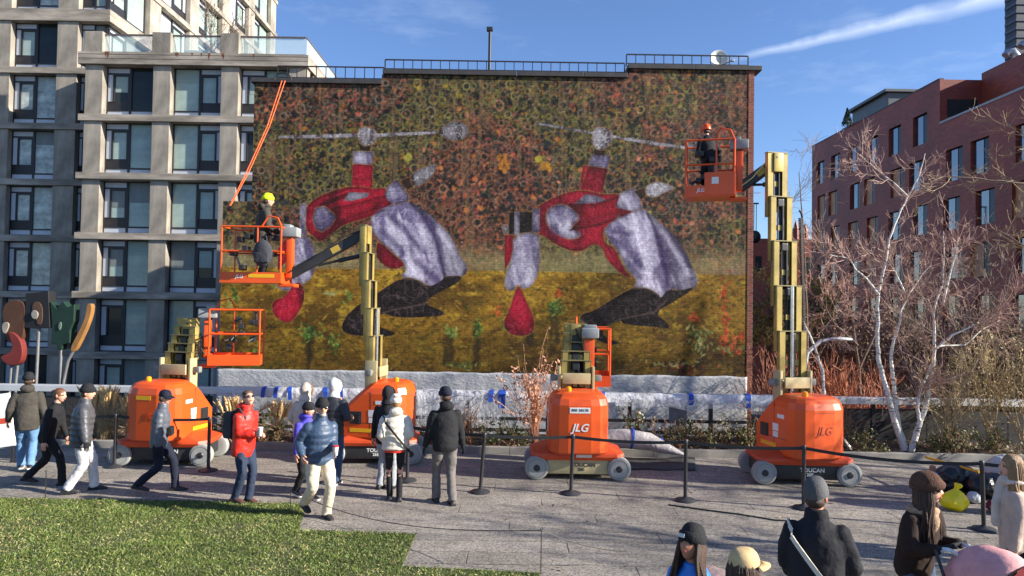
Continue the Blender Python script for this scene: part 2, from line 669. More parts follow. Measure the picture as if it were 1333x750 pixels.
C = np.zeros(XX.shape + (3,))
na, nb, nc = vnoise(.42, .5, 1), vnoise(.5, .5, 20), vnoise(1.6, 1.6, 40, 4)
base = mix(np.broadcast_to(L3((58, 48, 38)), C.shape), L3((104, 60, 44)), sm(na, .40, .60))
base = mix(base, L3((84, 88, 44)), sm(nb, .5, .68) * .8)
base = mix(base, L3((62, 52, 64)), sm(nc, .55, .75) * .6)
base *= (0.55 + 0.9 * nc)[..., None]
# painted leaf rings and dabs
zl_ = wz(500, 350)       # horizon line of the painted field


def stamp(cx_, cz_, rx, rz, colr, ang=0.0, ring=0.0, alpha=1.0):
    r_ = max(rx, rz) * 1.15
    i0, i1 = int((cx_ - r_ - XL2) / STEP), int((cx_ + r_ - XL2) / STEP) + 2
    j0, j1 = int((cz_ - r_ - ZB) / STEP), int((cz_ + r_ - ZB) / STEP) + 2
    i0, j0 = max(i0, 0), max(j0, 0)
    if i1 <= i0 or j1 <= j0 or i0 >= GX or j0 >= GZ:
        return
    X_, Z_ = XX[j0:j1, i0:i1] - cx_, ZZ[j0:j1, i0:i1] - cz_
    ca, sa = math.cos(ang), math.sin(ang)
    d = np.sqrt(((X_ * ca + Z_ * sa) / rx) ** 2 + ((-X_ * sa + Z_ * ca) / rz) ** 2)
    e = STEP / max(rx, rz)
    if ring:
        m_ = np.clip((1 + e - d) / (2 * e), 0, 1) * np.clip((d - (1 - ring) + e) / (2 * e), 0, 1)
    else:
        m_ = np.clip((1 + e - d) / (2 * e), 0, 1)
    m_ = (m_ * alpha)[..., None]
    base[j0:j1, i0:i1] = base[j0:j1, i0:i1] * (1 - m_) + np.array(colr) * m_


def samp(a, x, z):
    return a[min(max(int((z - ZB) / STEP), 0), GZ - 1), min(max(int((x - XL2) / STEP), 0), GX - 1)]


dark = [(22, 26, 28), (26, 36, 38), (30, 38, 28), (34, 28, 28), (20, 22, 24)]
for i in range(9000):
    x, z = nr.uniform(XL2, XR), nr.uniform(zl_ + .25, zt3)
    r_ = .05 + .10 * nr.random() ** 1.5
    warm = samp(na, x, z); gr = samp(nb, x, z)
    c = L3(dark[nr.integers(5)]) * nr.uniform(.4, 1.4)
    an_ = nr.uniform(0, 3)
    stamp(x, z, r_, r_ * nr.uniform(.7, 1.2), c, an_, alpha=.9)
    if gr > .55 and nr.random() < .7:
        rc = L3((142, 132, 74))
    elif warm > .5:
        rc = L3((160, 112, 86))
    else:
        rc = L3((132, 112, 88))
    if nr.random() < .62:
        stamp(x + nr.normal(0, .015), z + nr.normal(0, .015), r_ * nr.uniform(.85, 1.1), r_ * nr.uniform(.8, 1.15), rc * nr.uniform(.5, 1.3), an_, ring=.28, alpha=nr.uniform(.3, .9))
pal_w = [(190, 92, 60), (196, 116, 50), (170, 84, 76), (204, 128, 96)]
pal_g = [(150, 138, 60), (170, 140, 48), (122, 118, 60), (186, 116, 60)]
for i in range(9000):
    x, z = nr.uniform(XL2, XR), nr.uniform(zl_ + .2, zt3)
    gr = samp(nb, x, z)
    p_ = pal_g if gr > .55 + nr.normal(0, .05) else pal_w
    c = L3(p_[nr.integers(4)]) * nr.uniform(.2, .95)
    big = nr.random() < .035
    r_ = nr.uniform(.05, .085) if big else nr.uniform(.015, .05)
    stamp(x, z, r_, r_ * nr.uniform(.5, .9), c * (1.1 if big else 1), nr.uniform(0, 3), alpha=.85 if big else .55)
for (u, v, ru, rv, c) in ((655, 212, 9, 18, (186, 118, 36)), (708, 217, 14, 7, (186, 130, 40)), (702, 207, 7, 5, (170, 150, 50)), (530, 205, 6, 6, (160, 150, 60))):
    for k in range(16):
        stamp(wx(u + nr.normal(0, ru / 3), v), wz(u, v + nr.normal(0, rv / 3)), nr.uniform(.03, .09), nr.uniform(.03, .07), L3(c) * nr.uniform(.6, 1.1), nr.uniform(0, 3), alpha=.8)
drip = sm(vnoise(9, .5, 400, 2), .62, .8)
base = mix(base, L3((132, 104, 70)), drip * .35)
spk = 1 - sm(np.abs(vnoise(6, 6, 420, 2) - .5), 0, .03)
base = mix(base, L3((168, 140, 110)), spk * .18)
# pale haze band at the foot of the trees
hz = np.exp(-((ZZ - (zl_ + .2)) / .38) ** 2) * (ZZ > zl_ - .05)
base = mix(base, L3((150, 138, 92)), hz * (.35 + .45 * vnoise(5, 2, 70)))
# ochre field
f1, f2, f3 = vnoise(.7, 1.3, 80, 4), vnoise(3.2, 5, 90, 3), vnoise(7, 14, 110, 2)
fld = mix(np.broadcast_to(L3((138, 102, 28)), C.shape), L3((88, 62, 16)), sm(f1, .4, .68))
fld = mix(fld, L3((176, 142, 44)), sm(f2, .55, .8) * .7)
fld = mix(fld, L3((60, 52, 12)), sm(f3, .6, .85) * .7)
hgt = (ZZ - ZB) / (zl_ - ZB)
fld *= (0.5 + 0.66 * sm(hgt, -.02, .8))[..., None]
fld = mix(fld, L3((56, 62, 16)), sm(f1, .35, .2) * .5)
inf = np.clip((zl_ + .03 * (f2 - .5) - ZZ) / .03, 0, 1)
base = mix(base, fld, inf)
# dabs in the field
for i in range(2600):
    x, z = nr.uniform(XL2, XR), nr.uniform(ZB, zl_ - .03)
    c = L3([(176, 140, 50), (70, 50, 12), (120, 78, 20), (96, 96, 30)][nr.integers(4)]) * nr.uniform(.5, 1.0) * (.5 + .6 * (z - ZB) / (zl_ - ZB))
    stamp(x, z, nr.uniform(.03, .12), nr.uniform(.012, .03), c, nr.normal(0, .5), alpha=.6)


def plant(u, v, w, h, cols, n_, seed):
    r_ = np.random.default_rng(seed)
    for i in range(n_):
        uu, vv = u + r_.normal(0, w / 2.3), v + r_.normal(0, h / 2.3)
        c = L3(cols[r_.integers(len(cols))]) * r_.uniform(.6, 1.1)
        stamp(wx(uu, vv), wz(uu, vv), r_.uniform(.03, .08), r_.uniform(.015, .035), c, r_.uniform(0, 3), alpha=.9)


for (u, v, w, h) in ((722, 430, 12, 60), (584, 455, 12, 40), (620, 452, 8, 60), (404, 455, 10, 40), (912, 468, 10, 50), (880, 482, 30, 20), (690, 440, 6, 10)):
    r_ = np.random.default_rng(int(u))
    for k in range(30):
        stamp(wx(u + r_.uniform(-w / 2, w / 2), v), wz(u, v + r_.uniform(-h / 2, h / 2)), .06, .16, L3((44, 34, 14)), alpha=.35)
GRN = [(70, 110, 40), (40, 70, 30), (120, 140, 60)]
plant(724, 400, 16, 18, GRN, 60, 1); plant(404, 432, 16, 14, GRN, 50, 2); plant(436, 445, 10, 14, GRN, 26, 3)
plant(335, 465, 7, 24, GRN, 30, 4); plant(622, 430, 7, 18, GRN, 26, 5); plant(588, 432, 10, 8, [(150, 160, 80), (90, 120, 50)], 26, 6)
plant(606, 477, 22, 8, [(140, 140, 70), (80, 90, 40)], 30, 7); plant(910, 440, 16, 30, [(120, 130, 70), (60, 80, 40), (160, 150, 90)], 60, 8)
plant(883, 474, 36, 3, [(160, 150, 90)], 40, 9); plant(950, 455, 36, 5, [(140, 140, 80), (90, 100, 50)], 40, 10)
plant(970, 390, 6, 24, [(90, 96, 50)], 14, 16)
REDS = [(190, 70, 34), (160, 50, 30), (200, 100, 50)]
plant(942, 380, 5, 12, REDS, 14, 11); plant(904, 415, 7, 8, REDS, 16, 12); plant(944, 420, 8, 50, REDS, 40, 13); plant(958, 448, 26, 18, REDS, 50, 14)
plant(885, 480, 30, 12, [(110, 40, 20), (60, 30, 16)], 60, 15); plant(727, 383, 5, 5, REDS, 10, 17); plant(648, 405, 6, 8, REDS, 10, 18)
plant(660, 420, 10, 10, GRN, 14, 19); plant(305, 380, 10, 16, GRN, 26, 20); plant(300, 395, 8, 8, [(150, 150, 70)], 12, 21)
plant(360, 372, 8, 3, [(130, 130, 60)], 12, 22); plant(430, 382, 9, 3, [(150, 150, 90)], 12, 23); plant(452, 388, 7, 10, GRN, 16, 24)


def mask(poly_px, off=(0, 0)):
    pts = [(wx(u + off[0], v + off[1]), wz(u + off[0], v + off[1])) for u, v in poly_px]
    xs_, zs_ = [p[0] for p in pts], [p[1] for p in pts]
    i0, i1 = max(0, int((min(xs_) - XL2) / STEP) - 1), int((max(xs_) - XL2) / STEP) + 3
    j0, j1 = max(0, int((min(zs_) - ZB) / STEP) - 1), int((max(zs_) - ZB) / STEP) + 3
    X_, Z_ = XX[j0:j1, i0:i1], ZZ[j0:j1, i0:i1]
    m_ = np.zeros(XX.shape)
    acc = np.zeros(X_.shape)
    for ox, oz in ((-.3, -.3), (.3, -.3), (-.3, .3), (.3, .3)):
        c = np.zeros(X_.shape, bool)
        x_, z_ = X_ + ox * STEP, Z_ + oz * STEP
        k = len(pts) - 1
        for i in range(len(pts)):
            (ax, az), (bx, bz) = pts[i], pts[k]
            if az != bz:
                c ^= ((az > z_) != (bz > z_)) & (x_ < (bx - ax) * (z_ - az) / (bz - az) + ax)
            k = i
        acc += c
    m_[j0:j1, i0:i1] = acc / 4
    return m_


def smooth_poly(pts, it=1):
    for _ in range(it):
        o = []
        for i in range(len(pts)):
            a, b_ = pts[i], pts[(i + 1) % len(pts)]
            o += [(a[0] * .75 + b_[0] * .25, a[1] * .75 + b_[1] * .25), (a[0] * .25 + b_[0] * .75, a[1] * .25 + b_[1] * .75)]
        pts = o
    return pts


# paint textures
fa, fb, fc, fd = vnoise(1.6, .9, 200, 4), vnoise(4, 4, 210, 4), vnoise(2.4, 2.4, 230, 5, .7), vnoise(6, 1.5, 250, 3)
fold = vnoise(1.1, 1.1, 260, 3)
crack = 1 - sm(np.abs(vnoise(3.2, 3.2, 300, 3) - .5), 0.0, .035)
crack2 = 1 - sm(np.abs(vnoise(7.5, 7.5, 320, 2) - .5), 0.0, .04)


fold2 = vnoise(5.5, .9, 600, 3, rot=R(16))


def paint_lav(k=1.0):
    c = mix(np.broadcast_to(L3((156, 148, 166)), C.shape), L3((92, 82, 112)), sm(fa, .42, .66))
    c = mix(c, L3((176, 168, 188)), sm(fold, .52, .72) * .7)
    c = mix(c, L3((84, 74, 106)), sm(fold2, .52, .72) * .7)
    c = mix(c, L3((202, 196, 208)), sm(fold2, .46, .28) * .6)
    c = mix(c, L3((226, 222, 230)), np.clip(crack * .22 + crack2 * .14, 0, 1))
    return c * k * (0.82 + .36 * fb)[..., None]


def paint_red():
    c = mix(np.broadcast_to(L3((158, 22, 42)), C.shape), L3((92, 10, 26)), sm(fa, .42, .7))
    c = mix(c, L3((190, 60, 80)), np.clip(crack * .45 + crack2 * .25, 0, 1))
    return c * (0.8 + .4 * fb)[..., None]


def paint_blk():
    c = mix(np.broadcast_to(L3((24, 18, 17)), C.shape), L3((42, 32, 31)), sm(fc, .5, .75))
    c = mix(c, L3((110, 90, 92)), np.clip(crack * .4 + crack2 * .2, 0, 1))
    return c * (0.75 + .5 * fb)[..., None]


def paint_wht():
    c = mix(np.broadcast_to(L3((128, 122, 126)), C.shape), L3((70, 60, 62)), sm(fd, .45, .7))
    return mix(c, L3((206, 204, 208)), np.clip(crack2 * .6 + crack * .3, 0, 1))


LAV, RED, BLK, WHT = paint_lav(), paint_red(), paint_blk(), paint_wht()
BRN = np.broadcast_to(L3((58, 40, 32)), C.shape) * (0.7 + .6 * fb)[..., None]
FIG = np.zeros(XX.shape, int)


def blur(m_, r_):
    for ax in (0, 1):
        p_ = np.pad(m_, [(r_ + 1, r_) if a == ax else (0, 0) for a in (0, 1)], mode='edge')
        c_ = np.cumsum(p_, axis=ax)
        n_ = m_.shape[ax]
        m_ = (np.take(c_, range(2 * r_ + 1, n_ + 2 * r_ + 1), ax) - np.take(c_, range(0, n_), ax)) / (2 * r_ + 1)
    return m_


def lay(poly, tex, fig, s=1, edge=True, mod=.75):
    global base
    pp = smooth_poly(poly, s) if s else poly
    m_ = mask(pp)
    if edge:
        cx_ = sum(p[0] for p in pp) / len(pp); cy_ = sum(p[1] for p in pp) / len(pp)
        g = []
        for p in pp:
            d = math.hypot(p[0] - cx_, p[1] - cy_) or 1
            g.append((p[0] + (p[0] - cx_) / d * 1.3, p[1] + (p[1] - cy_) / d * 1.3))
        me_ = mask(g)
        base = mix(base, L3((150, 108, 52)), me_ * .5)
    base = base * (1 - m_[..., None]) + tex * m_[..., None]
    if mod and fig:
        ed_ = m_ * np.clip((1 - blur(blur(m_, 4), 3)) * 1.9, 0, 1) * mod
        base = base * (1 - .8 * ed_)[..., None]
    if fig:
        FIG[m_ > .5] = fig


def fp(o, s):
    """zoom pixels -> photo pixels"""
    return lambda pts: [(o[0] + x / s, o[1] + y / s) for x, y in pts]


def strokes(paths, tint_c, w, a):
    """painted fold strokes: soft lines"""
    global base
    for path in paths:
        for (p, q) in zip(path, path[1:]):
            n_ = max(2, int(math.hypot(p[0] - q[0], p[1] - q[1]) / 1.2))
            for i in range(n_):
                t = i / n_
                u, v = p[0] + (q[0] - p[0]) * t, p[1] + (q[1] - p[1]) * t
                x, z = wx(u, v), wz(u, v)
                i0, j0 = int((x - XL2) / STEP), int((z - ZB) / STEP)
                r_ = int(w / STEP) + 2
                sl = (slice(max(0, j0 - r_), j0 + r_), slice(max(0, i0 - r_), i0 + r_))
                d2 = (XX[sl] - x) ** 2 + (ZZ[sl] - z) ** 2
                k = (np.exp(-d2 / (w * .5) ** 2) * a * (FIG[sl] > 0))[..., None]
                base[sl] = base[sl] * (1 - k) + L3(tint_c) * k


# right-hand rider
z1 = fp((640, 220), 3.2607)
z4 = fp((690, 140), 4.7607)
lay(z4([(40, 92), (390, 150), (390, 165), (40, 104)]), WHT * .9, 2, 0, False, 0)
lay(z4([(510, 172), (800, 218), (990, 245), (990, 258), (790, 236), (510, 188)]), WHT * 1.2, 2, 0, False, 0)
lay(z4([(955, 235), (1000, 215), (1060, 205), (1100, 240), (1060, 280), (985, 275)]), WHT * .9, 2, 1)
lay(z1([(388, -15), (490, -15), (470, 100), (372, 95)]), RED, 2, 0)
lay(z4([(385, 290), (500, 300), (480, 384), (358, 362)]), LAV, 2, 0)
lay(z4([(362, 362), (482, 380), (440, 560), (310, 520)]), RED, 2, 0)
lay(z4([(400, 255), (465, 262), (462, 300), (395, 292)]), BRN, 2, 0, False)
lay(z4([(390, 160), (400, 130), (430, 122), (470, 125), (505, 145), (515, 190), (490, 235), (455, 265), (405, 255), (385, 205)]), WHT * 1.4, 2, 1, True, .4)
# body jacket
lay(z1([(165, 195), (200, 155), (270, 118), (340, 95), (400, 90), (470, 110), (540, 105), (640, 150), (600, 185), (500, 235), (470, 260), (480, 320), (520, 330), (560, 420), (600, 470), (555, 450), (490, 390), (470, 330), (430, 315), (385, 350), (340, 350), (270, 320), (230, 290), (200, 275), (165, 260)]), RED, 2, 1)
lay(z1([(500, 235), (590, 185), (640, 160), (700, 220), (760, 270), (820, 360), (850, 430), (872, 465), (860, 500), (815, 515), (745, 508), (740, 535), (715, 550), (690, 520), (640, 505), (600, 505), (620, 475), (580, 430), (540, 350), (500, 300), (478, 260)]), LAV, 2, 1)
lay(z1([(636, 160), (700, 215), (765, 268), (825, 355), (856, 430), (878, 465), (868, 505), (815, 520), (746, 506), (742, 440), (715, 340), (688, 240)]), LAV * .7, 2, 1, False)
lay(z1([(478, 245), (560, 198), (636, 160), (690, 240), (716, 340), (742, 440), (750, 505), (740, 540), (717, 556), (690, 522), (640, 505), (596, 507), (622, 478), (585, 430), (545, 350), (496, 300)]), LAV * 1.3, 2, 1, False)
lay(z1([(525, 160), (545, 105), (605, 78), (625, 115), (640, 165), (600, 185)]), LAV, 2, 0)
lay(z1([(230, 200), (245, 165), (290, 148), (330, 160), (380, 205), (330, 255), (375, 265), (375, 290), (330, 300), (285, 280), (240, 245)]), LAV, 2, 1)
lay(z1([(352, 148), (398, 108), (440, 112), (492, 134), (430, 146)]), LAV * .8, 2, 0, False)
lay(z1([(320, 150), (440, 150), (530, 120), (545, 108), (525, 165), (600, 180), (470, 240), (330, 262), (385, 208)]), RED * .75, 2, 0, False)
lay(z1([(168, 185), (185, 165), (203, 170), (203, 270), (168, 270)]), LAV, 2, 0)
lay(z1([(75, 184), (172, 182), (170, 278), (70, 278)]), BLK * .7, 2, 0)
lay(z1([(98, 184), (118, 184), (116, 278), (96, 278)]), LAV, 2, 0, False)
lay(z1([(45, 240), (70, 235), (72, 278), (50, 275)]), WHT * 1.2, 2, 1)
lay(z1([(55, 282), (92, 280), (90, 370), (55, 430)]), RED, 2, 0)
lay(z1([(92, 280), (200, 265), (205, 350), (200, 440), (170, 500), (125, 510), (110, 485), (90, 520), (60, 510), (52, 470), (90, 370)]), LAV, 2, 1)
lay(z1([(110, 490), (130, 520), (160, 590), (182, 640), (178, 690), (145, 708), (100, 708), (65, 690), (48, 655), (75, 600)]), RED * 1.25, 2, 1)
lay(z1([(605, 95), (655, 80), (655, 110), (635, 130)]), BRN, 2, 0)
lay(z1([(650, 80), (680, 58), (720, 55), (785, 80), (740, 95), (700, 120), (660, 115)]), WHT * 1.4, 2, 1, True, .4)
lay(z1([(600, 505), (660, 505), (705, 530), (718, 552), (745, 510), (800, 518), (858, 500), (850, 515), (770, 565), (690, 610), (755, 660), (752, 680), (700, 672), (560, 660), (545, 640), (470, 678), (475, 715), (555, 740), (500, 748), (430, 720), (410, 665), (372, 640), (385, 615), (430, 605), (500, 560), (570, 520)]), BLK, 2, 1)
strokes([z1([(660, 190), (690, 245), (717, 340), (742, 440), (750, 508)])], (40, 30, 60), .06, .5)
strokes([z1([(470, 676), (545, 638), (690, 608), (745, 556)]), z1([(600, 508), (660, 508), (712, 540)]), z1([(380, 640), (430, 690), (470, 720)])], (104, 86, 78), .045, .4)
strokes([z1([(490, 290), (560, 320), (640, 420)]), z1([(505, 260), (600, 280)]), z1([(690, 240), (720, 340), (745, 470), (745, 505)]), z1([(560, 380), (640, 470)]), z1([(700, 420), (740, 520)])], (66, 52, 94), .18, .2)
strokes([z1([(610, 200), (660, 330), (680, 440)]), z1([(720, 260), (800, 380), (840, 460)]), z1([(540, 210), (590, 260)])], (206, 198, 216), .14, .14)
strokes([z1([(150, 290), (150, 400), (120, 480)]), z1([(250, 260), (320, 290)])], (96, 80, 124), .14, .10)
strokes([z1([(390, 620), (500, 600), (640, 540)]), z1([(560, 640), (680, 640)])], (14, 10, 10), .12, .1)
strokes([z1([(120, 500), (120, 600), (100, 690)]), z1([(150, 590), (160, 680)])], (110, 8, 34), .07, .14)
strokes([z1([(330, 262), (440, 240), (590, 186)]), z1([(325, 152), (440, 152), (535, 118)]), z1([(470, 250), (490, 330), (560, 440)]), z1([(250, 300), (330, 345), (400, 335)])], (60, 4, 16), .07, .3)
strokes([z1([(340, 235), (420, 215), (560, 180)]), z1([(210, 200), (225, 260), (300, 320)])], (84, 8, 24), .12, .12)
# left-hand rider
z2 = fp((340, 180), 2.7786)
z3 = fp((340, 140), 4.7607)
z5 = fp((280, 300), 3.5079)
lay(z3([(110, 176), (330, 170), (610, 160), (610, 184), (330, 190), (110, 190)]), WHT * 1.2, 1, 0, False, 0)
lay(z3([(710, 162), (1090, 148), (1090, 162), (710, 182)]), WHT * 1.2, 1, 0, False, 0)
lay(z3([(1090, 150), (1130, 115), (1190, 86), (1240, 88), (1280, 120), (1282, 165), (1240, 200), (1190, 206), (1130, 185)]), WHT * .95, 1, 1)
lay(z3([(570, 272), (695, 275), (690, 360), (568, 350)]), LAV, 1, 0)
lay(z3([(568, 350), (692, 358), (685, 520), (560, 520)]), RED, 1, 0)
lay(z3([(610, 225), (680, 232), (672, 268), (612, 265)]), BRN, 1, 0, False)
lay(z3([(602, 150), (615, 118), (690, 128), (722, 165), (700, 225), (640, 240), (608, 215)]), WHT * 1.4, 1, 1, True, .4)
lay(z2([(160, 250), (200, 215), (260, 190), (330, 172), (410, 185), (455, 178), (490, 235), (450, 260), (380, 290), (300, 310), (255, 345), (215, 380), (185, 350), (162, 330)]), RED, 1, 1)
lay(z2([(425, 370), (500, 440), (530, 452), (500, 470), (465, 474), (420, 440), (415, 400)]), RED, 1, 1)
lay(z2([(400, 275), (490, 232), (530, 228), (580, 270), (650, 320), (690, 370), (715, 430), (743, 465), (735, 495), (690, 505), (658, 500), (650, 530), (612, 545), (590, 520), (545, 505), (505, 500), (530, 475), (510, 440), (440, 380), (400, 330)]), LAV, 1, 1)
lay(z2([(525, 225), (580, 252), (652, 315), (694, 365), (718, 428), (748, 465), (738, 498), (690, 510), (658, 502), (648, 420), (620, 340), (578, 270)]), LAV * .7, 1, 1, False)
lay(z2([(398, 275), (490, 232), (528, 226), (582, 270), (622, 340), (647, 420), (662, 490), (653, 535), (612, 550), (590, 522), (545, 505), (500, 502), (530, 475), (510, 440), (440, 380), (396, 330)]), LAV * 1.3, 1, 1, False)
lay(z2([(440, 230), (455, 178), (490, 148), (530, 205), (535, 225), (490, 240)]), LAV, 1, 0)
lay(z2([(186, 292), (198, 252), (228, 246), (274, 284), (250, 318), (222, 338), (200, 330)]), LAV * .82, 1, 0)
lay(z2([(205, 235), (330, 190), (345, 200), (215, 250)]), RED * .6, 1, 1, False)
lay(z2([(298, 226), (318, 196), (392, 198), (384, 212), (330, 226)]), LAV * .72, 1, 0, False)
lay(z2([(245, 250), (330, 240), (450, 200), (455, 225), (480, 238), (400, 265), (290, 300), (240, 345), (255, 320), (275, 285)]), RED * .78, 1, 1, False)
lay(z2([(140, 240), (162, 232), (160, 330), (170, 380), (140, 380)]), LAV, 1, 0)
lay(z2([(95, 360), (170, 350), (200, 420), (190, 500), (150, 530), (110, 555), (60, 545), (60, 520), (95, 500)]), LAV, 1, 1)
lay(z2([(60, 400), (92, 360), (96, 440), (60, 480)]), RED, 1, 0)
lay(z5([(375, 225), (408, 270), (405, 330), (370, 390), (340, 424), (300, 412), (265, 385), (258, 322), (320, 305)]), RED * 1.25, 1, 1)
lay(z2([(505, 155), (550, 135), (555, 170), (530, 188)]), BRN, 1, 0)
lay(z2([(540, 130), (600, 100), (640, 92), (610, 150), (560, 178), (545, 165)]), WHT, 1, 1)
lay(z2([(505, 505), (560, 508), (605, 540), (655, 515), (660, 500), (735, 497), (700, 530), (620, 570), (590, 600), (660, 625), (660, 642), (590, 648), (480, 648), (440, 630), (400, 660), (440, 690), (490, 702), (470, 718), (350, 716), (300, 705), (288, 680), (320, 625), (420, 560)]), BLK, 1, 1)
strokes([z2([(540, 235), (580, 275), (622, 345), (647, 425), (662, 498)])], (40, 30, 60), .06, .5)
strokes([z2([(440, 632), (480, 620), (590, 600), (640, 560)]), z2([(505, 508), (560, 512), (605, 545)])], (104, 86, 78), .045, .4)
strokes([z2([(440, 260), (520, 330), (600, 420)]), z2([(430, 330), (520, 420)]), z2([(600, 290), (640, 380), (655, 480)]), z2([(560, 440), (640, 520)])], (66, 52, 94), .2, .2)
strokes([z2([(520, 300), (590, 400)]), z2([(640, 330), (700, 420)])], (200, 192, 212), .14, .14)
strokes([z2([(120, 380), (150, 460)]), z2([(210, 270), (250, 310)])], (90, 76, 120), .16, .10)
strokes([z2([(165, 250), (205, 218), (330, 180)]), z2([(250, 345), (300, 305), (450, 258)]), z2([(430, 375), (500, 440)]), z2([(455, 182), (440, 228), (395, 262)])], (60, 4, 16), .07, .3)
strokes([z2([(180, 240), (260, 215)]), z2([(250, 320), (380, 270)]), z2([(350, 120), (350, 190)])], (84, 8, 24), .12, .12)
hf = vnoise(15, 15, 500, 2)
base = np.clip(base * (0.62 + .76 * hf)[..., None], 0.004, 0.9)

# wall grid: painted ground plus two painted riders, split by region; faces above the stepped roofline or left of the step are left out
ZT = np.where(XX < xs1, zt1, np.where(XX < xs2, zt2, zt3))
cxm = (XX[:-1, :-1] + XX[1:, 1:]) / 2; czm = (ZZ[:-1, :-1] + ZZ[1:, 1:]) / 2
ztf = np.where(cxm < xs1, zt1, np.where(cxm < xs2, zt2, zt3))
ok = (czm < ztf) & ~((cxm < XL) & (czm > Z_STEP))
figf = FIG[:-1, :-1]

m_mural = bpy.data.materials.new('mural_paint_on_brick')
m_mural.use_nodes = True
t = m_mural.node_tree
bs_ = t.nodes['Principled BSDF']
bs_.inputs['Roughness'].default_value = 0.7; bs_.inputs['Specular IOR Level'].default_value = .25
at = t.nodes.new('ShaderNodeVertexColor'); at.layer_name = 'paint'
geo = t.nodes.new('ShaderNodeNewGeometry')
mp_ = t.nodes.new('ShaderNodeMapping'); mp_.vector_type = 'TEXTURE'; mp_.inputs['Rotation'].default_value = (R(90), 0, 0)
t.links.new(geo.outputs['Position'], mp_.inputs['Vector'])
br = t.nodes.new('ShaderNodeTexBrick')
for k_, v_ in (('Scale', 1.0), ('Mortar Size', 0.007), ('Mortar Smooth', 0.4), ('Brick Width', 0.215), ('Row Height', 0.072)):
    br.inputs[k_].default_value = v_
br.inputs['Color1'].default_value = (1, 1, 1, 1); br.inputs['Color2'].default_value = (.7, .7, .7, 1); br.inputs['Mortar'].default_value = (0, 0, 0, 1)
t.links.new(mp_.outputs[0], br.inputs['Vector'])
nn = t.nodes.new('ShaderNodeTexNoise'); nn.inputs['Scale'].default_value = 7; nn.inputs['Detail'].default_value = 8; nn.inputs['Roughness'].default_value = .7
t.links.new(geo.outputs['Position'], nn.inputs['Vector'])
nr2 = t.nodes.new('ShaderNodeTexNoise'); nr2.noise_type = 'RIDGED_MULTIFRACTAL'; nr2.inputs['Scale'].default_value = 2.6; nr2.inputs['Detail'].default_value = 3
t.links.new(geo.outputs['Position'], nr2.inputs['Vector'])
b1 = t.nodes.new('ShaderNodeBump'); b1.inputs['Strength'].default_value = .8; b1.inputs['Distance'].default_value = .006
b2 = t.nodes.new('ShaderNodeBump'); b2.inputs['Strength'].default_value = .9; b2.inputs['Distance'].default_value = .02
b3 = t.nodes.new('ShaderNodeBump'); b3.inputs['Strength'].default_value = .5; b3.inputs['Distance'].default_value = .012
t.links.new(br.outputs['Color'], b1.inputs['Height']); t.links.new(nn.outputs[0], b2.inputs['Height']); t.links.new(nr2.outputs[0], b3.inputs['Height'])
t.links.new(b1.outputs[0], b2.inputs['Normal']); t.links.new(b2.outputs[0], b3.inputs['Normal']); t.links.new(b3.outputs[0], bs_.inputs['Normal'])
hm = t.nodes.new('ShaderNodeMix'); hm.data_type, hm.blend_type = 'RGBA', 'MULTIPLY'; hm.inputs[0].default_value = .16
t.links.new(at.outputs[0], hm.inputs[6]); t.links.new(br.outputs['Color'], hm.inputs[7]); t.links.new(hm.outputs[2], bs_.inputs['Base Color'])

gable = thing('gable_building', 'low brick building with a huge painted mural of two riders on its gable wall', 'building', ((XL + XR) / 2, WY, 0))
ginv = Matrix.Translation(-Vector(gable.location))


def grid_part(name, sel, label=None):
    jj, ii = np.nonzero(sel)
    q = np.stack([jj * GX + ii, jj * GX + ii + 1, (jj + 1) * GX + ii + 1, (jj + 1) * GX + ii], 1)
    uniq, inv = np.unique(q, return_inverse=True)
    inv = inv.reshape(q.shape)
    co = np.stack([XX.ravel()[uniq] - gable.location.x, np.zeros(len(uniq)), ZZ.ravel()[uniq]], 1)
    me = bpy.data.meshes.new(name)
    me.vertices.add(len(uniq)); me.loops.add(q.size); me.polygons.add(len(q))
    me.vertices.foreach_set('co', co.ravel().astype(np.float32))
    me.loops.foreach_set('vertex_index', inv.ravel().astype(np.int32))
    me.polygons.foreach_set('loop_start', (np.arange(len(q)) * 4).astype(np.int32))
    me.update(calc_edges=True)
    ca = me.color_attributes.new('paint', 'FLOAT_COLOR', 'POINT')
    c4 = np.ones((len(uniq), 4), np.float32); c4[:, :3] = base.reshape(-1, 3)[uniq]
    ca.data.foreach_set('color', c4.ravel())
    me.materials.append(m_mural)
    o = link(name, me, gable)
    if label:
        o['label'] = label
    return o


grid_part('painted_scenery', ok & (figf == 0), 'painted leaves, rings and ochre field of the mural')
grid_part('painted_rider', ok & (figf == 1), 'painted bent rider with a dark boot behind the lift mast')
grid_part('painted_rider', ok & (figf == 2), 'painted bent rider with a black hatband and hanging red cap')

# masonry behind the paint
m_redbrick = bpy.data.materials.new('old_red_brick'); m_redbrick.use_nodes = True
MATS['old_red_brick'] = m_redbrick


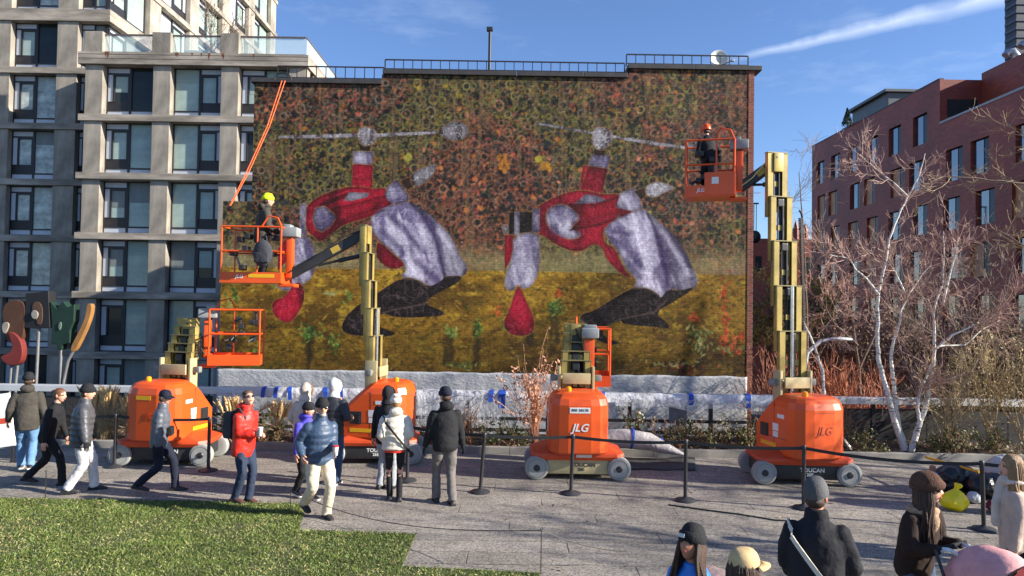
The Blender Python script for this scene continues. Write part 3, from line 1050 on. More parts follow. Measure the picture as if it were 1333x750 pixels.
def brick_mat(m_, c1, c2, mort, w, h, ms, rot=(R(90), 0, 0), rough=.85, bump=.6, patch=0.0):
    t = m_.node_tree
    p = t.nodes['Principled BSDF']; p.inputs['Roughness'].default_value = rough
    g = t.nodes.new('ShaderNodeNewGeometry'); mp_ = t.nodes.new('ShaderNodeMapping'); mp_.vector_type = 'TEXTURE'; mp_.inputs['Rotation'].default_value = rot
    t.links.new(g.outputs['Position'], mp_.inputs['Vector'])
    br = t.nodes.new('ShaderNodeTexBrick')
    for k_, v_ in (('Scale', 1.0), ('Mortar Size', ms), ('Mortar Smooth', .2), ('Brick Width', w), ('Row Height', h), ('Bias', 0.0)):
        br.inputs[k_].default_value = v_
    br.inputs['Color1'].default_value = (*c1, 1); br.inputs['Color2'].default_value = (*c2, 1); br.inputs['Mortar'].default_value = (*mort, 1)
    t.links.new(mp_.outputs[0], br.inputs['Vector'])
    n_ = t.nodes.new('ShaderNodeTexNoise'); n_.inputs['Scale'].default_value = .35; n_.inputs['Detail'].default_value = 8
    t.links.new(g.outputs['Position'], n_.inputs['Vector'])
    r_ = t.nodes.new('ShaderNodeValToRGB'); r_.color_ramp.elements[0].position, r_.color_ramp.elements[1].position = .35, .7
    r_.color_ramp.elements[0].color = (1 - patch, 1 - patch, 1 - patch, 1); r_.color_ramp.elements[1].color = (1.15, 1.12, 1.1, 1)
    t.links.new(n_.outputs[0], r_.inputs[0])
    mx = t.nodes.new('ShaderNodeMix'); mx.data_type, mx.blend_type = 'RGBA', 'MULTIPLY'; mx.inputs[0].default_value = 1
    t.links.new(br.outputs['Color'], mx.inputs[6]); t.links.new(r_.outputs[0], mx.inputs[7]); t.links.new(mx.outputs[2], p.inputs['Base Color'])
    b_ = t.nodes.new('ShaderNodeBump'); b_.inputs['Strength'].default_value = bump; b_.inputs['Distance'].default_value = .008; b_.invert = True
    t.links.new(br.outputs['Fac'], b_.inputs['Height']); t.links.new(b_.outputs[0], p.inputs['Normal'])


brick_mat(m_redbrick, lin(150, 82, 62), lin(118, 62, 50), lin(140, 120, 105), .215, .072, .008, patch=.3)
gxo = gable.location.x
q = MB()
GB = 14.0
q.box(XL - gxo, xs1 - gxo, .01, GB, -8.2, zt1 - .004); q.box(xs1 - gxo + .002, xs2 - gxo - .002, .011, GB - .01, -8.2, zt2 - .004); q.box(xs2 - gxo, XRB - gxo, .01, GB, -8.2, zt3 - .004)
q.box(XL2 - gxo, XL - gxo - .003, .012, 3.0, -8.2, Z_STEP)
q.build('wall', m_redbrick, gable)
q = MB()   # bare brick strip with ragged rendered edge on the right
q.box(XR - gxo, XRB - gxo, -.012, .009, -8.2, zt3 - .002)
q.build('brick_margin', m_redbrick, gable)
m_cop = M('coping_dark', (0.05, 0.046, 0.045), 0.6, var=0.3, vs_=3)
for (xa, xb, zt) in ((XL - .1, xs1 + .02, zt1), (xs1 + .025, xs2 + .02, zt2), (xs2 + .025, XRB + .22, zt3)):
    x_ = xa
    while x_ < xb - .05:
        x2 = min(x_ + 1.9, xb)
        q = MB(); q.cbox(x_ - gxo + .004, x2 - gxo - .004, -.07, .5, zt + .0, zt + .13, .012); q.build('coping', m_cop, gable)
        x_ = x2
m_iron = M('iron_railing', (0.02, 0.02, 0.023), 0.5)
q = MB(); q.box(-.011, .011, -.011, .011, 0, 1); bal = q.mesh('baluster', m_iron)
for (xa, xb, zt, hh) in ((XL + .55, xs1, zt1 + .17, wz(420, 83) - zt1 - .17), (xs1 + .03, xs2 - .02, zt2 + .17, wz(650, 76) - zt2 - .17), (xs2 + .03, XRB - .08, zt3 + .17, wz(900, 68) - zt3 - .17)):
    n_ = int((xb - xa) / .262)
    for i in range(n_ + 1):
        copy_part(bal, 'baluster', gable, (xa + (xb - xa) * i / n_ - gxo, .3, zt), scale=(1.5 if i in (0, n_) else 1, 1, hh))
    q = MB(); q.box(xa - gxo, xb - gxo, .28, .32, zt + hh, zt + hh + .03); q.build('hand_rail', m_iron, gable)
    q = MB(); q.box(xa - gxo, xb - gxo, .285, .315, zt + .08, zt + .1); q.build('bottom_rail', m_iron, gable)

# pole with a small camera, dish on the roof
p0 = P(637, 95, WY + .6); p1 = P(635, 40, WY + .6)
ap = thing('roof_mast', 'dark slim mast with a small camera head above the roof railing', 'mast', (p0.x, p0.y, zt2 + .1))
q = MB(); q.tube([(0, 0, -.2), (0, 0, p1.z - zt2 - .1)], .045, 10); q.build('pole', m_iron, ap, smooth=40)
q = MB(); q.cbox(-.1, .08, -.06, .06, p1.z - zt2 - .12, p1.z - zt2 + .0, .015); q.build('camera_head', m_iron, ap)
pd = P(935, 78, WY + .5)
dish = thing('satellite_dish', 'round pale satellite dish behind the railing at the roof corner', 'satellite dish', (pd.x, pd.y, zt3 + .0))
hz_ = pd.z - zt3
q = MB(); prof = [(r_ * .25, .09 * (r_) ** 2) for r_ in (0.02, .25, .5, .75, 1)]
dm = Matrix.Translation((0, 0, hz_)) @ Matrix.Rotation(R(82), 4, 'X')
s_ = MB(); s_.lathe(prof + [(.262, .09), (.2, .05), (.02, -.02)], 26)
q.raw([dm @ Vector(v) for v in s_.v], s_.f); q.build('reflector', M('dish_cream', (.72, .7, .62), .5, var=.08), dish, smooth=40)
q = MB(); q.tube([(0, .05, -.1), (0, .05, hz_)], .03, 8); q.build('stand', m_iron, dish)
q = MB(); q.tube([(.05, -.05, hz_ - .2), (.3, -.3, hz_ - .12)], .015, 6); q.cbox(.27, .36, -.36, -.28, hz_ - .16, hz_ - .09, .01); q.build('feed_arm', M('grey_metal', (.35, .35, .36), .5, .5), dish)

# silver sheeting taped over the wall's foot
m_foil = M('silver_sheeting', (0.44, 0.44, 0.44), 0.42, 0.15, var=0.08, vs_=3, bump=.55, bs=11, bd=.03, stretch=(1, 1, 1.6))
q = MB(); nx, nz_ = 260, 26
za, zb2 = ZB + .02, -.6
for j in range(nz_ + 1):
    for i in range(nx + 1):
        x = XL2 - .02 + (XR - XL2 + .02) * i / nx
        top = ZB + .03 * mnoise.noise((x * 2, 5, 1)) + (.06 if x > 1.5 else 0) * mnoise.noise((x * 1.1, 2, 2))
        z = top + (zb2 - top) * j / nz_
        y = -.05 - .018 * mnoise.noise((x * 1.8, z * 2.2, 0)) - .008 * mnoise.noise((x * 6, z * 9, 4)) - .012 * abs(mnoise.noise((x * 3.1, z * 4, 9)))
        q.v.append((x, WY + y, z))
for j in range(nz_):
    for i in range(nx):
        k = j * (nx + 1) + i
        q.f.append((k, k + 1, k + nx + 2, k + nx + 1)); q.mi.append(0)
fo = q.build('protective_sheet', m_foil, smooth=70); sd_ = fo.modifiers.new('thickness', 'SOLIDIFY'); sd_.thickness = .006
tag(fo, 'crumpled silver sheeting covering the foot of the mural wall', 'sheeting')

# clear plastic wrapped over the middle of the balustrade, blue tape
m_plas = M('clear_plastic', (0.62, 0.63, 0.65), 0.25, 0.0, var=0.1, vs_=4, bump=.8, bs=7, bd=.05, stretch=(1, 1, 1))
m_plas_thin = bpy.data.materials.new('thin_plastic_film'); m_plas_thin.use_nodes = True
t = m_plas_thin.node_tree; pb = t.nodes['Principled BSDF']
pb.inputs['Base Color'].default_value = (.75, .77, .8, 1); pb.inputs['Roughness'].default_value = .22; pb.inputs['Alpha'].default_value = .38
nn = t.nodes.new('ShaderNodeTexNoise'); nn.inputs['Scale'].default_value = 5; nn.inputs['Detail'].default_value = 5
mpn = t.nodes.new('ShaderNodeMapping'); mpn.inputs['Rotation'].default_value = (0, .7, 0); mpn.inputs['Scale'].default_value = (2.4, 1, .8); tcn = t.nodes.new('ShaderNodeTexCoord')
t.links.new(tcn.outputs['Object'], mpn.inputs[0]); t.links.new(mpn.outputs[0], nn.inputs['Vector'])
bb = t.nodes.new('ShaderNodeBump'); bb.inputs['Strength'].default_value = 1; bb.inputs['Distance'].default_value = .06; t.links.new(nn.outputs[0], bb.inputs['Height']); t.links.new(bb.outputs[0], pb.inputs['Normal'])


def wrap(x0, x1, label):
    o = thing('plastic_wrap', label, 'plastic sheet', (0, FY, ztop))
    q = MB(); n_ = int((x1 - x0) / .06)
    for i in range(n_ + 1):
        x = x0 + (x1 - x0) * i / n_
        w = lambda k: .02 * mnoise.noise((x * 3, k, 1)) + .01 * mnoise.noise((x * 9, k, 3))
        pr = [(.16 + w(0), -.2), (.17 + w(1), -.02), (.02 + w(2), .03 + w(3)), (-.12 + w(4), .02 + w(5)), (-.15 + w(6), -.08), (-.14 + w(7), -.19 + w(8) * 2)]
        q.v += [(x, y, z) for y, z in pr]
    for i in range(n_):
        for k in range(5):
            a = i * 6 + k
            q.f.append((a, a + 1, a + 7, a + 6)); q.mi.append(0)
    c = q.build('cover', m_plas, o, smooth=60)
    return o


w1 = wrap(wx(286, 500) * FY / WY, P(745, 515, FY).x, 'white plastic wrap over the balustrade rail left of the dried hydrangea')
w2 = wrap(P(752, 515, FY).x, P(1003, 512, FY).x, 'white plastic wrap over the balustrade rail right of the middle lift')


def film(x0, x1, z1, o):
    q = MB(); nx_, nz_ = int((x1 - x0) / .07), 9
    for j in range(nz_ + 1):
        for i in range(nx_ + 1):
            x = x0 + (x1 - x0) * i / nx_
            zz = -.1 + (z1 + .12 * mnoise.noise((x * 1.3, 3, 0)) + .1) * j / nz_
            q.v.append((x, -.17 - .05 * mnoise.noise((x * 2.1, zz * 2, 6)) - .02 * mnoise.noise((x * 8, zz * 6, 2)), zz))
    for j in range(nz_):
        for i in range(nx_):
            k = j * (nx_ + 1) + i
            q.f.append((k, k + 1, k + nx_ + 2, k + nx_ + 1)); q.mi.append(0)
    q.build('hanging_film', m_plas_thin, o, smooth=70)


film(P(286, 530, FY).x, P(330, 530, FY).x, -.5, w1)
film(P(545, 530, FY).x, P(652, 530, FY).x, -.68, w1)
film(P(800, 530, FY).x, P(960, 530, FY).x, -.3, w2)
film(P(960, 530, FY).x, P(1003, 530, FY).x, -.35, w2)
m_tape = M('blue_tape', lin(34, 78, 178), .5, var=.2)
for (u, wq, hh, w_) in ((346, 5, .2, w1), (362, 5, .2, w1), (379, 5, .24, w1), (425, 6, .25, w1), (445, 5, .2, w1), (528, 7, .62, w1), (537, 6, .5, w1), (640, 6, .22, w1), (654, 9, .36, w1), (784, 5, .25, w2), (898, 6, .22, w2), (972, 6, .26, w2)):
    x = P(u, 520, FY).x; hw = wq * FY / FPX / 2
    q = MB(); pth = [(.12, .01), (.02, .045), (-.12, .035), (-.175, -.04), (-.185, -hh)]
    for k, (y, z) in enumerate(pth):
        sx = .014 * (k - 2) * (1 if int(u) % 2 else -.6)
        q.v += [(x - hw + sx, y, z), (x + hw + sx, y, z)]
    for k in range(4):
        q.f.append((2 * k, 2 * k + 1, 2 * k + 3, 2 * k + 2)); q.mi.append(0)
    o_ = q.build('tape', m_tape, w_); o_.modifiers.new('t', 'SOLIDIFY').thickness = .003
# small notices on the balustrade
for (u0, v0, u1, v1) in ((871, 529, 894, 552), (793, 550, 808, 557)):
    a, b2_ = P(u0, v0, FY - .1), P(u1, v1, FY - .1)
    q = MB(); q.cbox(min(a.x, b2_.x), max(a.x, b2_.x), -.09, -.075, min(a.z, b2_.z), max(a.z, b2_.z), .003)
    o_ = q.build('plaque', M('plaque_grey', (.16, .16, .165), .5), fence); o_.location = (0, 0, 0)
# ---------------------------------------------------------------- concrete apartment block on the left
m_con = M('facade_concrete', lin(166, 157, 143), 0.9, var=0.3, vs_=2.4, bump=.6, bs=18, bd=.012, stain=.4, stretch=(1, 1, .45))
m_ledge = M('ledge_concrete', lin(174, 163, 148), 0.9, var=0.3, vs_=1.8, bump=.4, bs=14, stain=.5, stretch=(.6, 1, 3))
m_rust = M('rust_streak', lin(120, 72, 40), .9, var=.4, vs_=8)
m_wfr = M('window_frame_dark', (0.022, 0.020, 0.021), 0.5, var=.2)
m_wpan = M('pale_panel', lin(186, 192, 200), 0.45, var=.06, vs_=1)
m_int = M('interior_dark', (0.02, 0.022, 0.024), 0.9)


def glass(name, c, rough=.06, var=.3, scale=.6):
    m_ = M(name, c, rough, 0.0, var=var, vs_=scale, spec=1.0, stretch=(1, 1, 1.3), space='Object')
    m_.node_tree.nodes['Principled BSDF'].inputs['IOR'].default_value = 1.38
    return m_


g_teal = glass('glass_teal_blind', (0.32, 0.41, 0.36), .18)
g_dark = glass('glass_dark', (0.03, 0.036, 0.036)); g_dark.node_tree.nodes['Principled BSDF'].inputs['IOR'].default_value = 1.25
g_pale = glass('glass_pale_reflection', (0.42, 0.46, 0.41), .14, .6, 1.4)  # pale, mottled reflection put into the pane colour
g_clear = bpy.data.materials.new('balcony_glass'); g_clear.use_nodes = True
_p = g_clear.node_tree.nodes['Principled BSDF']; _p.inputs['Base Color'].default_value = (.75, .9, .86, 1); _p.inputs['Roughness'].default_value = .03; _p.inputs['Alpha'].default_value = .3

WMESH = {}
rb0 = random.Random(77)
m_bl1 = M('blind_sage', lin(150, 168, 160), .6, var=.12, vs_=.8, stretch=(1, 1, 8)); m_bl2 = M('blind_grey', lin(120, 128, 126), .6, var=.15, vs_=.8, stretch=(6, 1, 1))


def wmesh(key, fn):
    if key not in WMESH:
        WMESH[key] = fn()
    return WMESH[key]


def apt_window(parent, loc, w, h, mirror, g1, g2, rot=0.0, k=''):
    X = lambda a, b_: ((1 - b_) * w, (1 - a) * w) if mirror else (a * w, b_ * w)

    def fr():
        q = MB()
        for (a, b_, c, d) in ((0, 1, 0, .02), (0, 1, .98, 1), (0, .02, .02, .98), (.98, 1, .02, .98), (.455, .5, .02, .98), (.02, .455, .11, .135), (.5, .98, .11, .14), (.02, .455, .855, .885), (.12, .155, .3, .855), (.425, .455, .3, .855), (.155, .425, .825, .855), (.02, .455, .135, .31)):
            x0, x1 = X(a, b_)
            dep = .05 if (a, b_, c) == (.02, .455, .135) else 0.0
            q.box(x0, x1, dep, .14, c * h, d * h)
        return q.mesh('window', m_wfr)
    o = copy_part(wmesh(('f', w, h, mirror), fr), 'window', parent, loc, (0, 0, rot))

    def pn(a, b_, c, d, y, mat, key):
        def mk():
            q = MB(); x0, x1 = X(a, b_); q.box(x0, x1, y, y + .02, c * h, d * h); return q.mesh('pane', mat)
        return wmesh((key, w, h, mirror, mat.name), mk)
    copy_part(pn(.155, .425, .31, .825, .06, g1, 'p1'), 'pane', o)
    copy_part(pn(.5, .98, .14, .98, .07, g2, 'p2'), 'pane', o)
    if rb0.random() < .45 and g2 is not m_wpan:
        lo = rb0.choice((.3, .45, .6, .72))
        copy_part(pn(.51, .97, lo, .975, .055, rb0.choice((m_bl1, m_bl2)), 'bl%s' % lo), 'blind', o)
    if rb0.random() < .3:
        copy_part(pn(.165, .415, .5, .82, .05, rb0.choice((m_bl1, m_bl2)), 'bs'), 'blind', o)
    for i, (a, b_, c, d) in enumerate(((.02, .455, .885, .98), (.02, .12, .31, .855), (.02, .455, .02, .11), (.5, .98, .02, .11))):
        copy_part(pn(a, b_, c, d, .03, m_wpan, 'q%d' % i), 'panel', o)
    return o


AY = 36.0
apt = thing('apartment_building', 'grey concrete apartment block with deep piers and a roof terrace beside the mural wall', 'building', (0, AY, 0))
FL = [(-2.75 + 3.02 * k) for k in range(-2, 7)]      # floor ledge heights
rb = random.Random(11)
X0 = P(106, 250, AY).x
PIT, CW = 3.47, .9
NB = 3
XE = X0 + NB * PIT + CW


def ledge(x0, x1, y0, y1, z0, z1, name='ledge'):
    q = MB(); q.cbox(x0, x1, y0, y1, z0, z1, .015); return q.build(name, m_ledge, apt)


# front wing
TOPZ = FL[8]
pier_me = {}
for fi in range(1, 8 + 1):
    zb_, zt_ = FL[fi - 1] + .17, FL[fi] - .17
    if fi == 8:
        zt_ = FL[8] - .3
    for k in range(NB + 1):
        key = round(zt_ - zb_, 3)
        if key not in pier_me:
            q = MB(); q.cbox(0, CW, 0, .62, 0, zt_ - zb_, .02); pier_me[key] = q.mesh('pier', m_con)
        copy_part(pier_me[key], 'pier', apt, (X0 + k * PIT, 0, zb_))
    for k in range(NB):
        mir = (k % 2 == 1)
        g1, g2 = rb.choice(((g_teal, g_teal), (g_teal, g_teal), (g_dark, g_dark), (g_dark, g_teal), (g_teal, g_teal)))
        if fi == 8 and k == 0:
            g1, g2 = g_dark, g_dark
        apt_window(apt, (X0 + k * PIT + CW + .005, .4, zb_), PIT - CW - .01, zt_ - zb_, mir, g1, g2)
for fi in range(0, 8):
    ledge(X0 - .25, XE + .1, -.1, .66, FL[fi] - .168, FL[fi] + .168)
    if fi in (4, 6):
        ledge(X0 - .25, XE + .1, -.16, .0 - .101, FL[fi] - .13, FL[fi] + .2)
ledge(X0 - .3, XE + .12, -.16, .7, TOPZ - .298, TOPZ + .33)
# thin grooves in the top ledge
for z_ in (TOPZ - .02, TOPZ + .2):
    q = MB(); q.box(X0 - .3, XE + .12, -.166, -.161, z_ - .01, z_ + .01); q.build('groove', m_joint, apt)
for (u, w_, h_) in ((139, .25, .5), (230, .2, .45), (272, .12, .55), (290, .16, .6), (262, .08, .3), (250, .1, .25), (330, .1, .3)):
    x = P(u, 80, AY - .16).x
    q = MB(); pts = []
    n_ = 7
    top = TOPZ + .33
    vs = [(x + w_ * (i / n_ - .5), -.1635, top - .01) for i in range(n_ + 1)]
    lo = [(x + w_ * (i / n_ - .5) * .8, -.1635, top - .02 - h_ * rb.uniform(.25, 1) * (1 - abs(i / n_ - .5))) for i in range(n_ + 1)]
    for i in range(n_):
        q.face([vs[i], vs[i + 1], lo[i + 1], lo[i]])
    q.build('rust_stain', m_rust, apt)
# side face (lit) of the front wing and the core
q = MB(); q.box(X0 - .1, XE - .2, .64, 22, -8.3, TOPZ - .3); q.build('wall', m_int, apt)
for fi in range(4, 9):
    for j in range(4):
        if fi >= 7:
            q = MB(); q.cbox(XE - .6, XE + .0, 1.2 + j * 5.2, 2.2 + j * 5.2, FL[fi - 1] + .17, FL[fi] - (.3 if fi == 8 else .17), .02); q.build('pier', m_con, apt)
            apt_window(apt, (XE - .35, 2.25 + j * 5.2, FL[fi - 1] + .17), 4.1, FL[fi] - FL[fi - 1] - .47, False, g_teal, g_teal, R(90))
    if fi >= 6:
        ledge(XE - .5, XE + .12, .701 if fi == 8 else .661, 22, FL[fi] - (.298 if fi == 8 else .168), FL[fi] + (.33 if fi == 8 else .168))
# terrace: slab, posts, glass balustrade
q = MB(); q.box(X0 - .2, XE, .71, 22, TOPZ - .3, TOPZ + .05); q.build('terrace_floor', m_con, apt)
PZ = TOPZ + .331
for k in range(NB + 1):
    if k < NB:
        q = MB(); q.cbox(X0 + k * PIT - .02, X0 + k * PIT + CW + .02, -.14, .5, PZ, PZ + 1.05, .02); q.build('terrace_post', m_con, apt)
    if k < NB:
        xa, xb = X0 + k * PIT + CW + .03, X0 + (k + 1) * PIT - (.03 if k < NB - 1 else -.8)
        q = MB(); q.box(xa, xb, .1, .12, PZ + .08, PZ + .92); q.build('glass_panel', g_clear, apt)
        for z_ in (PZ + .05, PZ + .96):
            q = MB(); q.box(xa, xb, .06, .16, z_ - .035, z_ + .035); q.build('glass_rail', M('bronze_rail', (.12, .095, .085), .5), apt)
for j in range(3):
    q = MB(); q.box(XE - .1, XE - .08, .2 + j * 6, 5.9 + j * 6, PZ + .05, PZ + .92); q.build('glass_panel', g_clear, apt)
q = MB(); q.box(XE - .13, XE - .05, .17, 18.2, PZ + .93, PZ + .99); q.build('glass_rail', M('bronze_rail', (.12, .095, .085), .5), apt)
q = MB(); q.cbox(XE - .5, XE - .0, 18.3, 19.6, PZ, PZ + 1.1, .02); q.build('terrace_post', m_con, apt)
q = MB(); q.cbox(XE - .4, XE + .0, 23.2, 25, PZ, PZ + .9, .02); q.build('terrace_post', m_con, apt)
q = MB(); q.cbox(P(256, 60, AY + 1.6).x - .5, P(256, 60, AY + 1.6).x + .8, 1.2, 2.0, TOPZ + .05, TOPZ + .95, .02); q.build('planter', M('planter_grey', (.12, .13, .13), .7), apt)

# rear wing and tower, two metres further back
BY = 2.0
XT = P(143, 20, AY + BY).x
W2 = P(68, 250, AY + BY).x
ZL = FL + [FL[-1] + 3.02 * k for k in range(1, 8)]
for fi in range(1, 16):
    zb_, zt_ = ZL[fi - 1] + .17, ZL[fi] - .17
    if fi == 9:
        zt_ -= .16
    if fi == 10:
        zb_ += .16
    for k in range(-3, 1):
        q_ = ('r', round(zt_ - zb_, 3))
        if q_ not in pier_me:
            q = MB(); q.cbox(0, 1.12, 0, .6, 0, zt_ - zb_, .02); pier_me[q_] = q.mesh('pier', m_con)
        xk = W2 + k * 3.62
        copy_part(pier_me[q_], 'pier', apt, (xk, BY, zb_))
        if k < 0:
            apt_window(apt, (xk + 1.125, BY + .35, zb_), 2.49, zt_ - zb_, False, g_pale if rb.random() < .75 else g_teal, g_pale if rb.random() < .7 else g_dark)
        else:
            apt_window(apt, (xk + 1.125, BY + .35, zb_), XT - xk - 1.35, zt_ - zb_, False, g_teal, g_teal)
    for j in range(5):
        if fi >= 9:
            y_ = BY + .3 + j * 5.2
            q = MB(); q.cbox(XT - .6, XT, y_ + 3.9, y_ + 5.2, zb_, zt_, .02); q.build('pier', m_con, apt)
            apt_window(apt, (XT - .3, y_ + .02, zb_), 3.87, zt_ - zb_, j % 2 == 1, g_teal, m_wpan if j % 2 else g_teal, R(90))
for fi in range(0, 16):
    th = .33 if fi == 9 else .168
    ledge(W2 - 12, XT + .08, BY - .1, BY + .64, ZL[fi] - th, ZL[fi] + th)
    if fi >= 8:
        ledge(XT - .5, XT + .08, BY + .641, BY + 26.5, ZL[fi] - th, ZL[fi] + th)
q = MB(); q.box(W2 - 12, XT - .5, BY + .62, BY + 26, -8.3, ZL[15]); q.build('wall', m_int, apt)

# ---------------------------------------------------------------- red brick building on the right
m_rb = bpy.data.materials.new('dark_red_brick'); m_rb.use_nodes = True
brick_mat(m_rb, lin(152, 66, 48), lin(128, 54, 40), lin(118, 64, 50), .42, .14, .012, rot=(R(90), 0, R(90)), rough=.55, bump=.3, patch=.22)
m_rb2 = bpy.data.materials.new('dark_red_brick_end'); m_rb2.use_nodes = True
brick_mat(m_rb2, lin(152, 66, 48), lin(128, 54, 40), lin(118, 64, 50), .42, .14, .012, rough=.55, bump=.3, patch=.22)
RX = 29.5
red = thing('red_brick_building', 'dark red brick building with punched dark windows and a cut-out terrace', 'building', (RX, 55, 0))


def facade(name, x, y0, y1, z0, z1, holes, depth, mat, parent, yo):
    ys = sorted({y0, y1} | {h[0] for h in holes} | {h[1] for h in holes})
    zs = sorted({z0, z1} | {h[2] for h in holes} | {h[3] for h in holes})
    q = MB()
    for i in range(len(ys) - 1):
        for j in range(len(zs) - 1):
            cy_, cz_ = (ys[i] + ys[i + 1]) / 2, (zs[j] + zs[j + 1]) / 2
            if any(h[0] < cy_ < h[1] and h[2] < cz_ < h[3] for h in holes):
                continue
            q.face([(x, ys[i] - yo, zs[j]), (x, ys[i + 1] - yo, zs[j]), (x, ys[i + 1] - yo, zs[j + 1]), (x, ys[i] - yo, zs[j + 1])])
    for (a, b_, c, d) in holes:
        a, b_ = a - yo, b_ - yo
        q.face([(x, a, c), (x + depth, a, c), (x + depth, a, d), (x, a, d)]); q.face([(x, b_, c), (x, b_, d), (x + depth, b_, d), (x + depth, b_, c)])
        q.face([(x, a, c), (x, b_, c), (x + depth, b_, c), (x + depth, a, c)]); q.face([(x, a, d), (x + depth, a, d), (x + depth, b_, d), (x, b_, d)])
    return q.build(name, mat, parent)


holes = []
colsY = [68.1, 64.9, 61.5, 58.2, 54.8, 51.4, 47.7, 44.3, 41.0, 37.6, 34.2]
rr_ = random.Random(4)
for r_ in range(7):
    zt_ = 17.45 - 3.3 * r_
    for ci, y_ in enumerate(colsY):
        if r_ == 0 and y_ < 50:
            continue
        yy = y_ + (.5 if r_ % 2 else 0) * (1 if ci % 2 else -.6)
        holes.append((yy - .9, yy + .9, zt_ - 2.2, zt_))
facade('wall', 0, 49.0, 70.0, -8.2, 19.3, [h for h in holes if h[0] > 49.2], .35, m_rb, red, 55)
facade('wall', 0.004, 30, 48.998, -8.2, 16.15, [h for h in holes if h[1] < 48.9], .35, m_rb, red, 55)
facade('wall', 2.9, 30, 48.99, 15.9, 19.75, [(36, 48.0, 16.3, 17.3)], .3, m_rb, red, 55)
q = MB(); q.box(.01, 20, -6.0, -5.98, 15.6, 19.29)
q.build('wall', m_rb2, red)
q = MB(); q.box(.4, 20, -5.9, 14.9, -8.2, 19.2); q.box(.4, 2.85, -24.9, -6.05, -8.2, 15.6); q.box(3.25, 20, -24.9, -6.05, -8.2, 19.6)
q.build('core', M('red_core', lin(60, 34, 32), .9), red)
q = MB(); q.box(-.05, .3, -25, -6.01, 16.15, 16.3); q.build('parapet_cap', M('grey_cap', (.3, .3, .32), .5), red)
q = MB(); q.box(-.04, .3, -5.99, 15, 19.3, 19.38); q.build('parapet_cap', M('dark_cap', (.05, .045, .05), .5), red)
m_rgl = glass('red_window_glass', (0.02, 0.03, 0.045), .04, .2)
m_rgl.node_tree.nodes['Principled BSDF'].inputs['IOR'].default_value = 2.0
m_warm = glass('ply_blind', lin(170, 120, 84), .5, .3, 2)
q = MB(); q.box(.25, .32, -.9, -.1, 0, 2.2); rf = q.mesh('window', m_wfr)
q = MB(); q.box(.2, .24, -.1, .86, .06, 2.14); rg1 = q.mesh('pane', m_rgl); q = MB(); q.box(.2, .24, -.1, .86, .06, 2.14); rg2 = q.mesh('pane', m_warm)
q = MB(); q.box(.22, .24, -.87, -.16, .06, 2.14); rg3 = q.mesh('pane', g_dark)
for (a, b_, c, d) in holes:
    o = copy_part(rf, 'window', red, (0, (a + b_) / 2 - 55, c))
    copy_part(rg3, 'pane', o, rot=(0, 0, 0))
    copy_part(rg2 if (c < 12 and rr_.random() < .3) else rg1, 'pane', o)
q = MB(); q.box(3.15, 3.2, -19, -7, 16.3, 17.3); q.build('window', g_dark, red)
q = MB(); q.box(.8, .86, -6.04, -6.01, 16.6, 17.9); q.box(.5, 2.6, -6.05, -6.02, 16.7, 17.9); q.build('window', g_dark, red)
# roof plant
q = MB(); q.cbox(3, 9, 6.5, 13, 19.2, 22.2, .05); q.cbox(2.6, 9.4, 6.2, 13.4, 22.2, 22.45, .03); q.cbox(2.0, 3.0, 11, 13, 19.2, 20.6, .03); q.build('penthouse', M('penthouse_metal', (.09, .1, .105), .5), red)
for (yy, xx) in ((-7.6, 4.2), (-9.2, 4.1), (-10.3, 4.3)):
    q = MB(); q.tube([(xx, yy, 19.4), (xx, yy, 20.4), (xx - .2, yy + .1, 20.75), (xx - .45, yy + .2, 20.7), (xx - .6, yy + .2, 20.5)], [.26, .26, .29, .27, .25], 14); q.build('vent_cowl', M('galvanised', (.45, .46, .47), .4, .7), red, smooth=50)
tw = P(1322, 30, 84)
tower = thing('office_tower', 'tall dark ribbed tower rising behind the red brick building', 'building', (tw.x, 84, -8))
q = MB(); q.box(.12, 16, 0, 2, 0, 62); q.build('core', M('tower_dark', (.03, .032, .04), .5), tower)
q = MB(); q.box(0, 16.1, -.1, 1.9, 0, .34); rb_ = q.mesh('rib', M('tower_rib', (.06, .06, .08), .4))
for i in range(62):
    if i > 20:
        copy_part(rb_, 'rib', tower, (0, 0, i * 1.0))

# far seminary-like range behind the trees
sem = thing('far_brick_building', 'distant low brick range with small pinnacles beyond the trees', 'building', (P(1010, 320, 95).x, 95, -8))
zr = P(1020, 311, 95).z + 8
q = MB(); q.box(-9, 8, 0, 8, 0, zr); q.build('wall', m_rb2, sem)
for (u, h_) in ((1040, 2.6), (1052, 2.2), (1030, .8), (1046, .9)):
    x = P(u, 300, 95).x - sem.location.x
    q = MB(); q.tube([(x, 1, zr - .2), (x, 1, zr + h_ * .55), (x, 1, zr + h_)], [.5 if h_ > 1 else .3, .45 if h_ > 1 else .3, .05], 6); q.build('pinnacle', m_rb2, sem)
for k in range(6):
    q = MB(); q.box(-5 + k * 2.3, -4.2 + k * 2.3, -.05, .0, zr - 4.5, zr - 2.4); q.build('window', g_dark, sem)
hook = P(980, 264, 60)
hk = thing('hoist_post', 'thin bracket with a hanging line beyond the mural wall corner', 'bracket', (hook.x, 60, P(980, 310, 60).z - 12))
hh = hook.z - hk.location.z
q = MB(); q.box(-1.0, .5, -.05, .05, hh - .12, hh); q.box(-.95, -.85, -.05, .05, 0, hh - .12); q.tube([(.3, 0, hh), (.3, 0, hh - 2.6)], .03, 6); q.tube([(.1, 0, hh), (.1, 0, hh - 2.6)], .03, 6); q.ell((.2, 0, hh - 2.9), .5, .4, .55); q.build('frame', m_iron, hk)
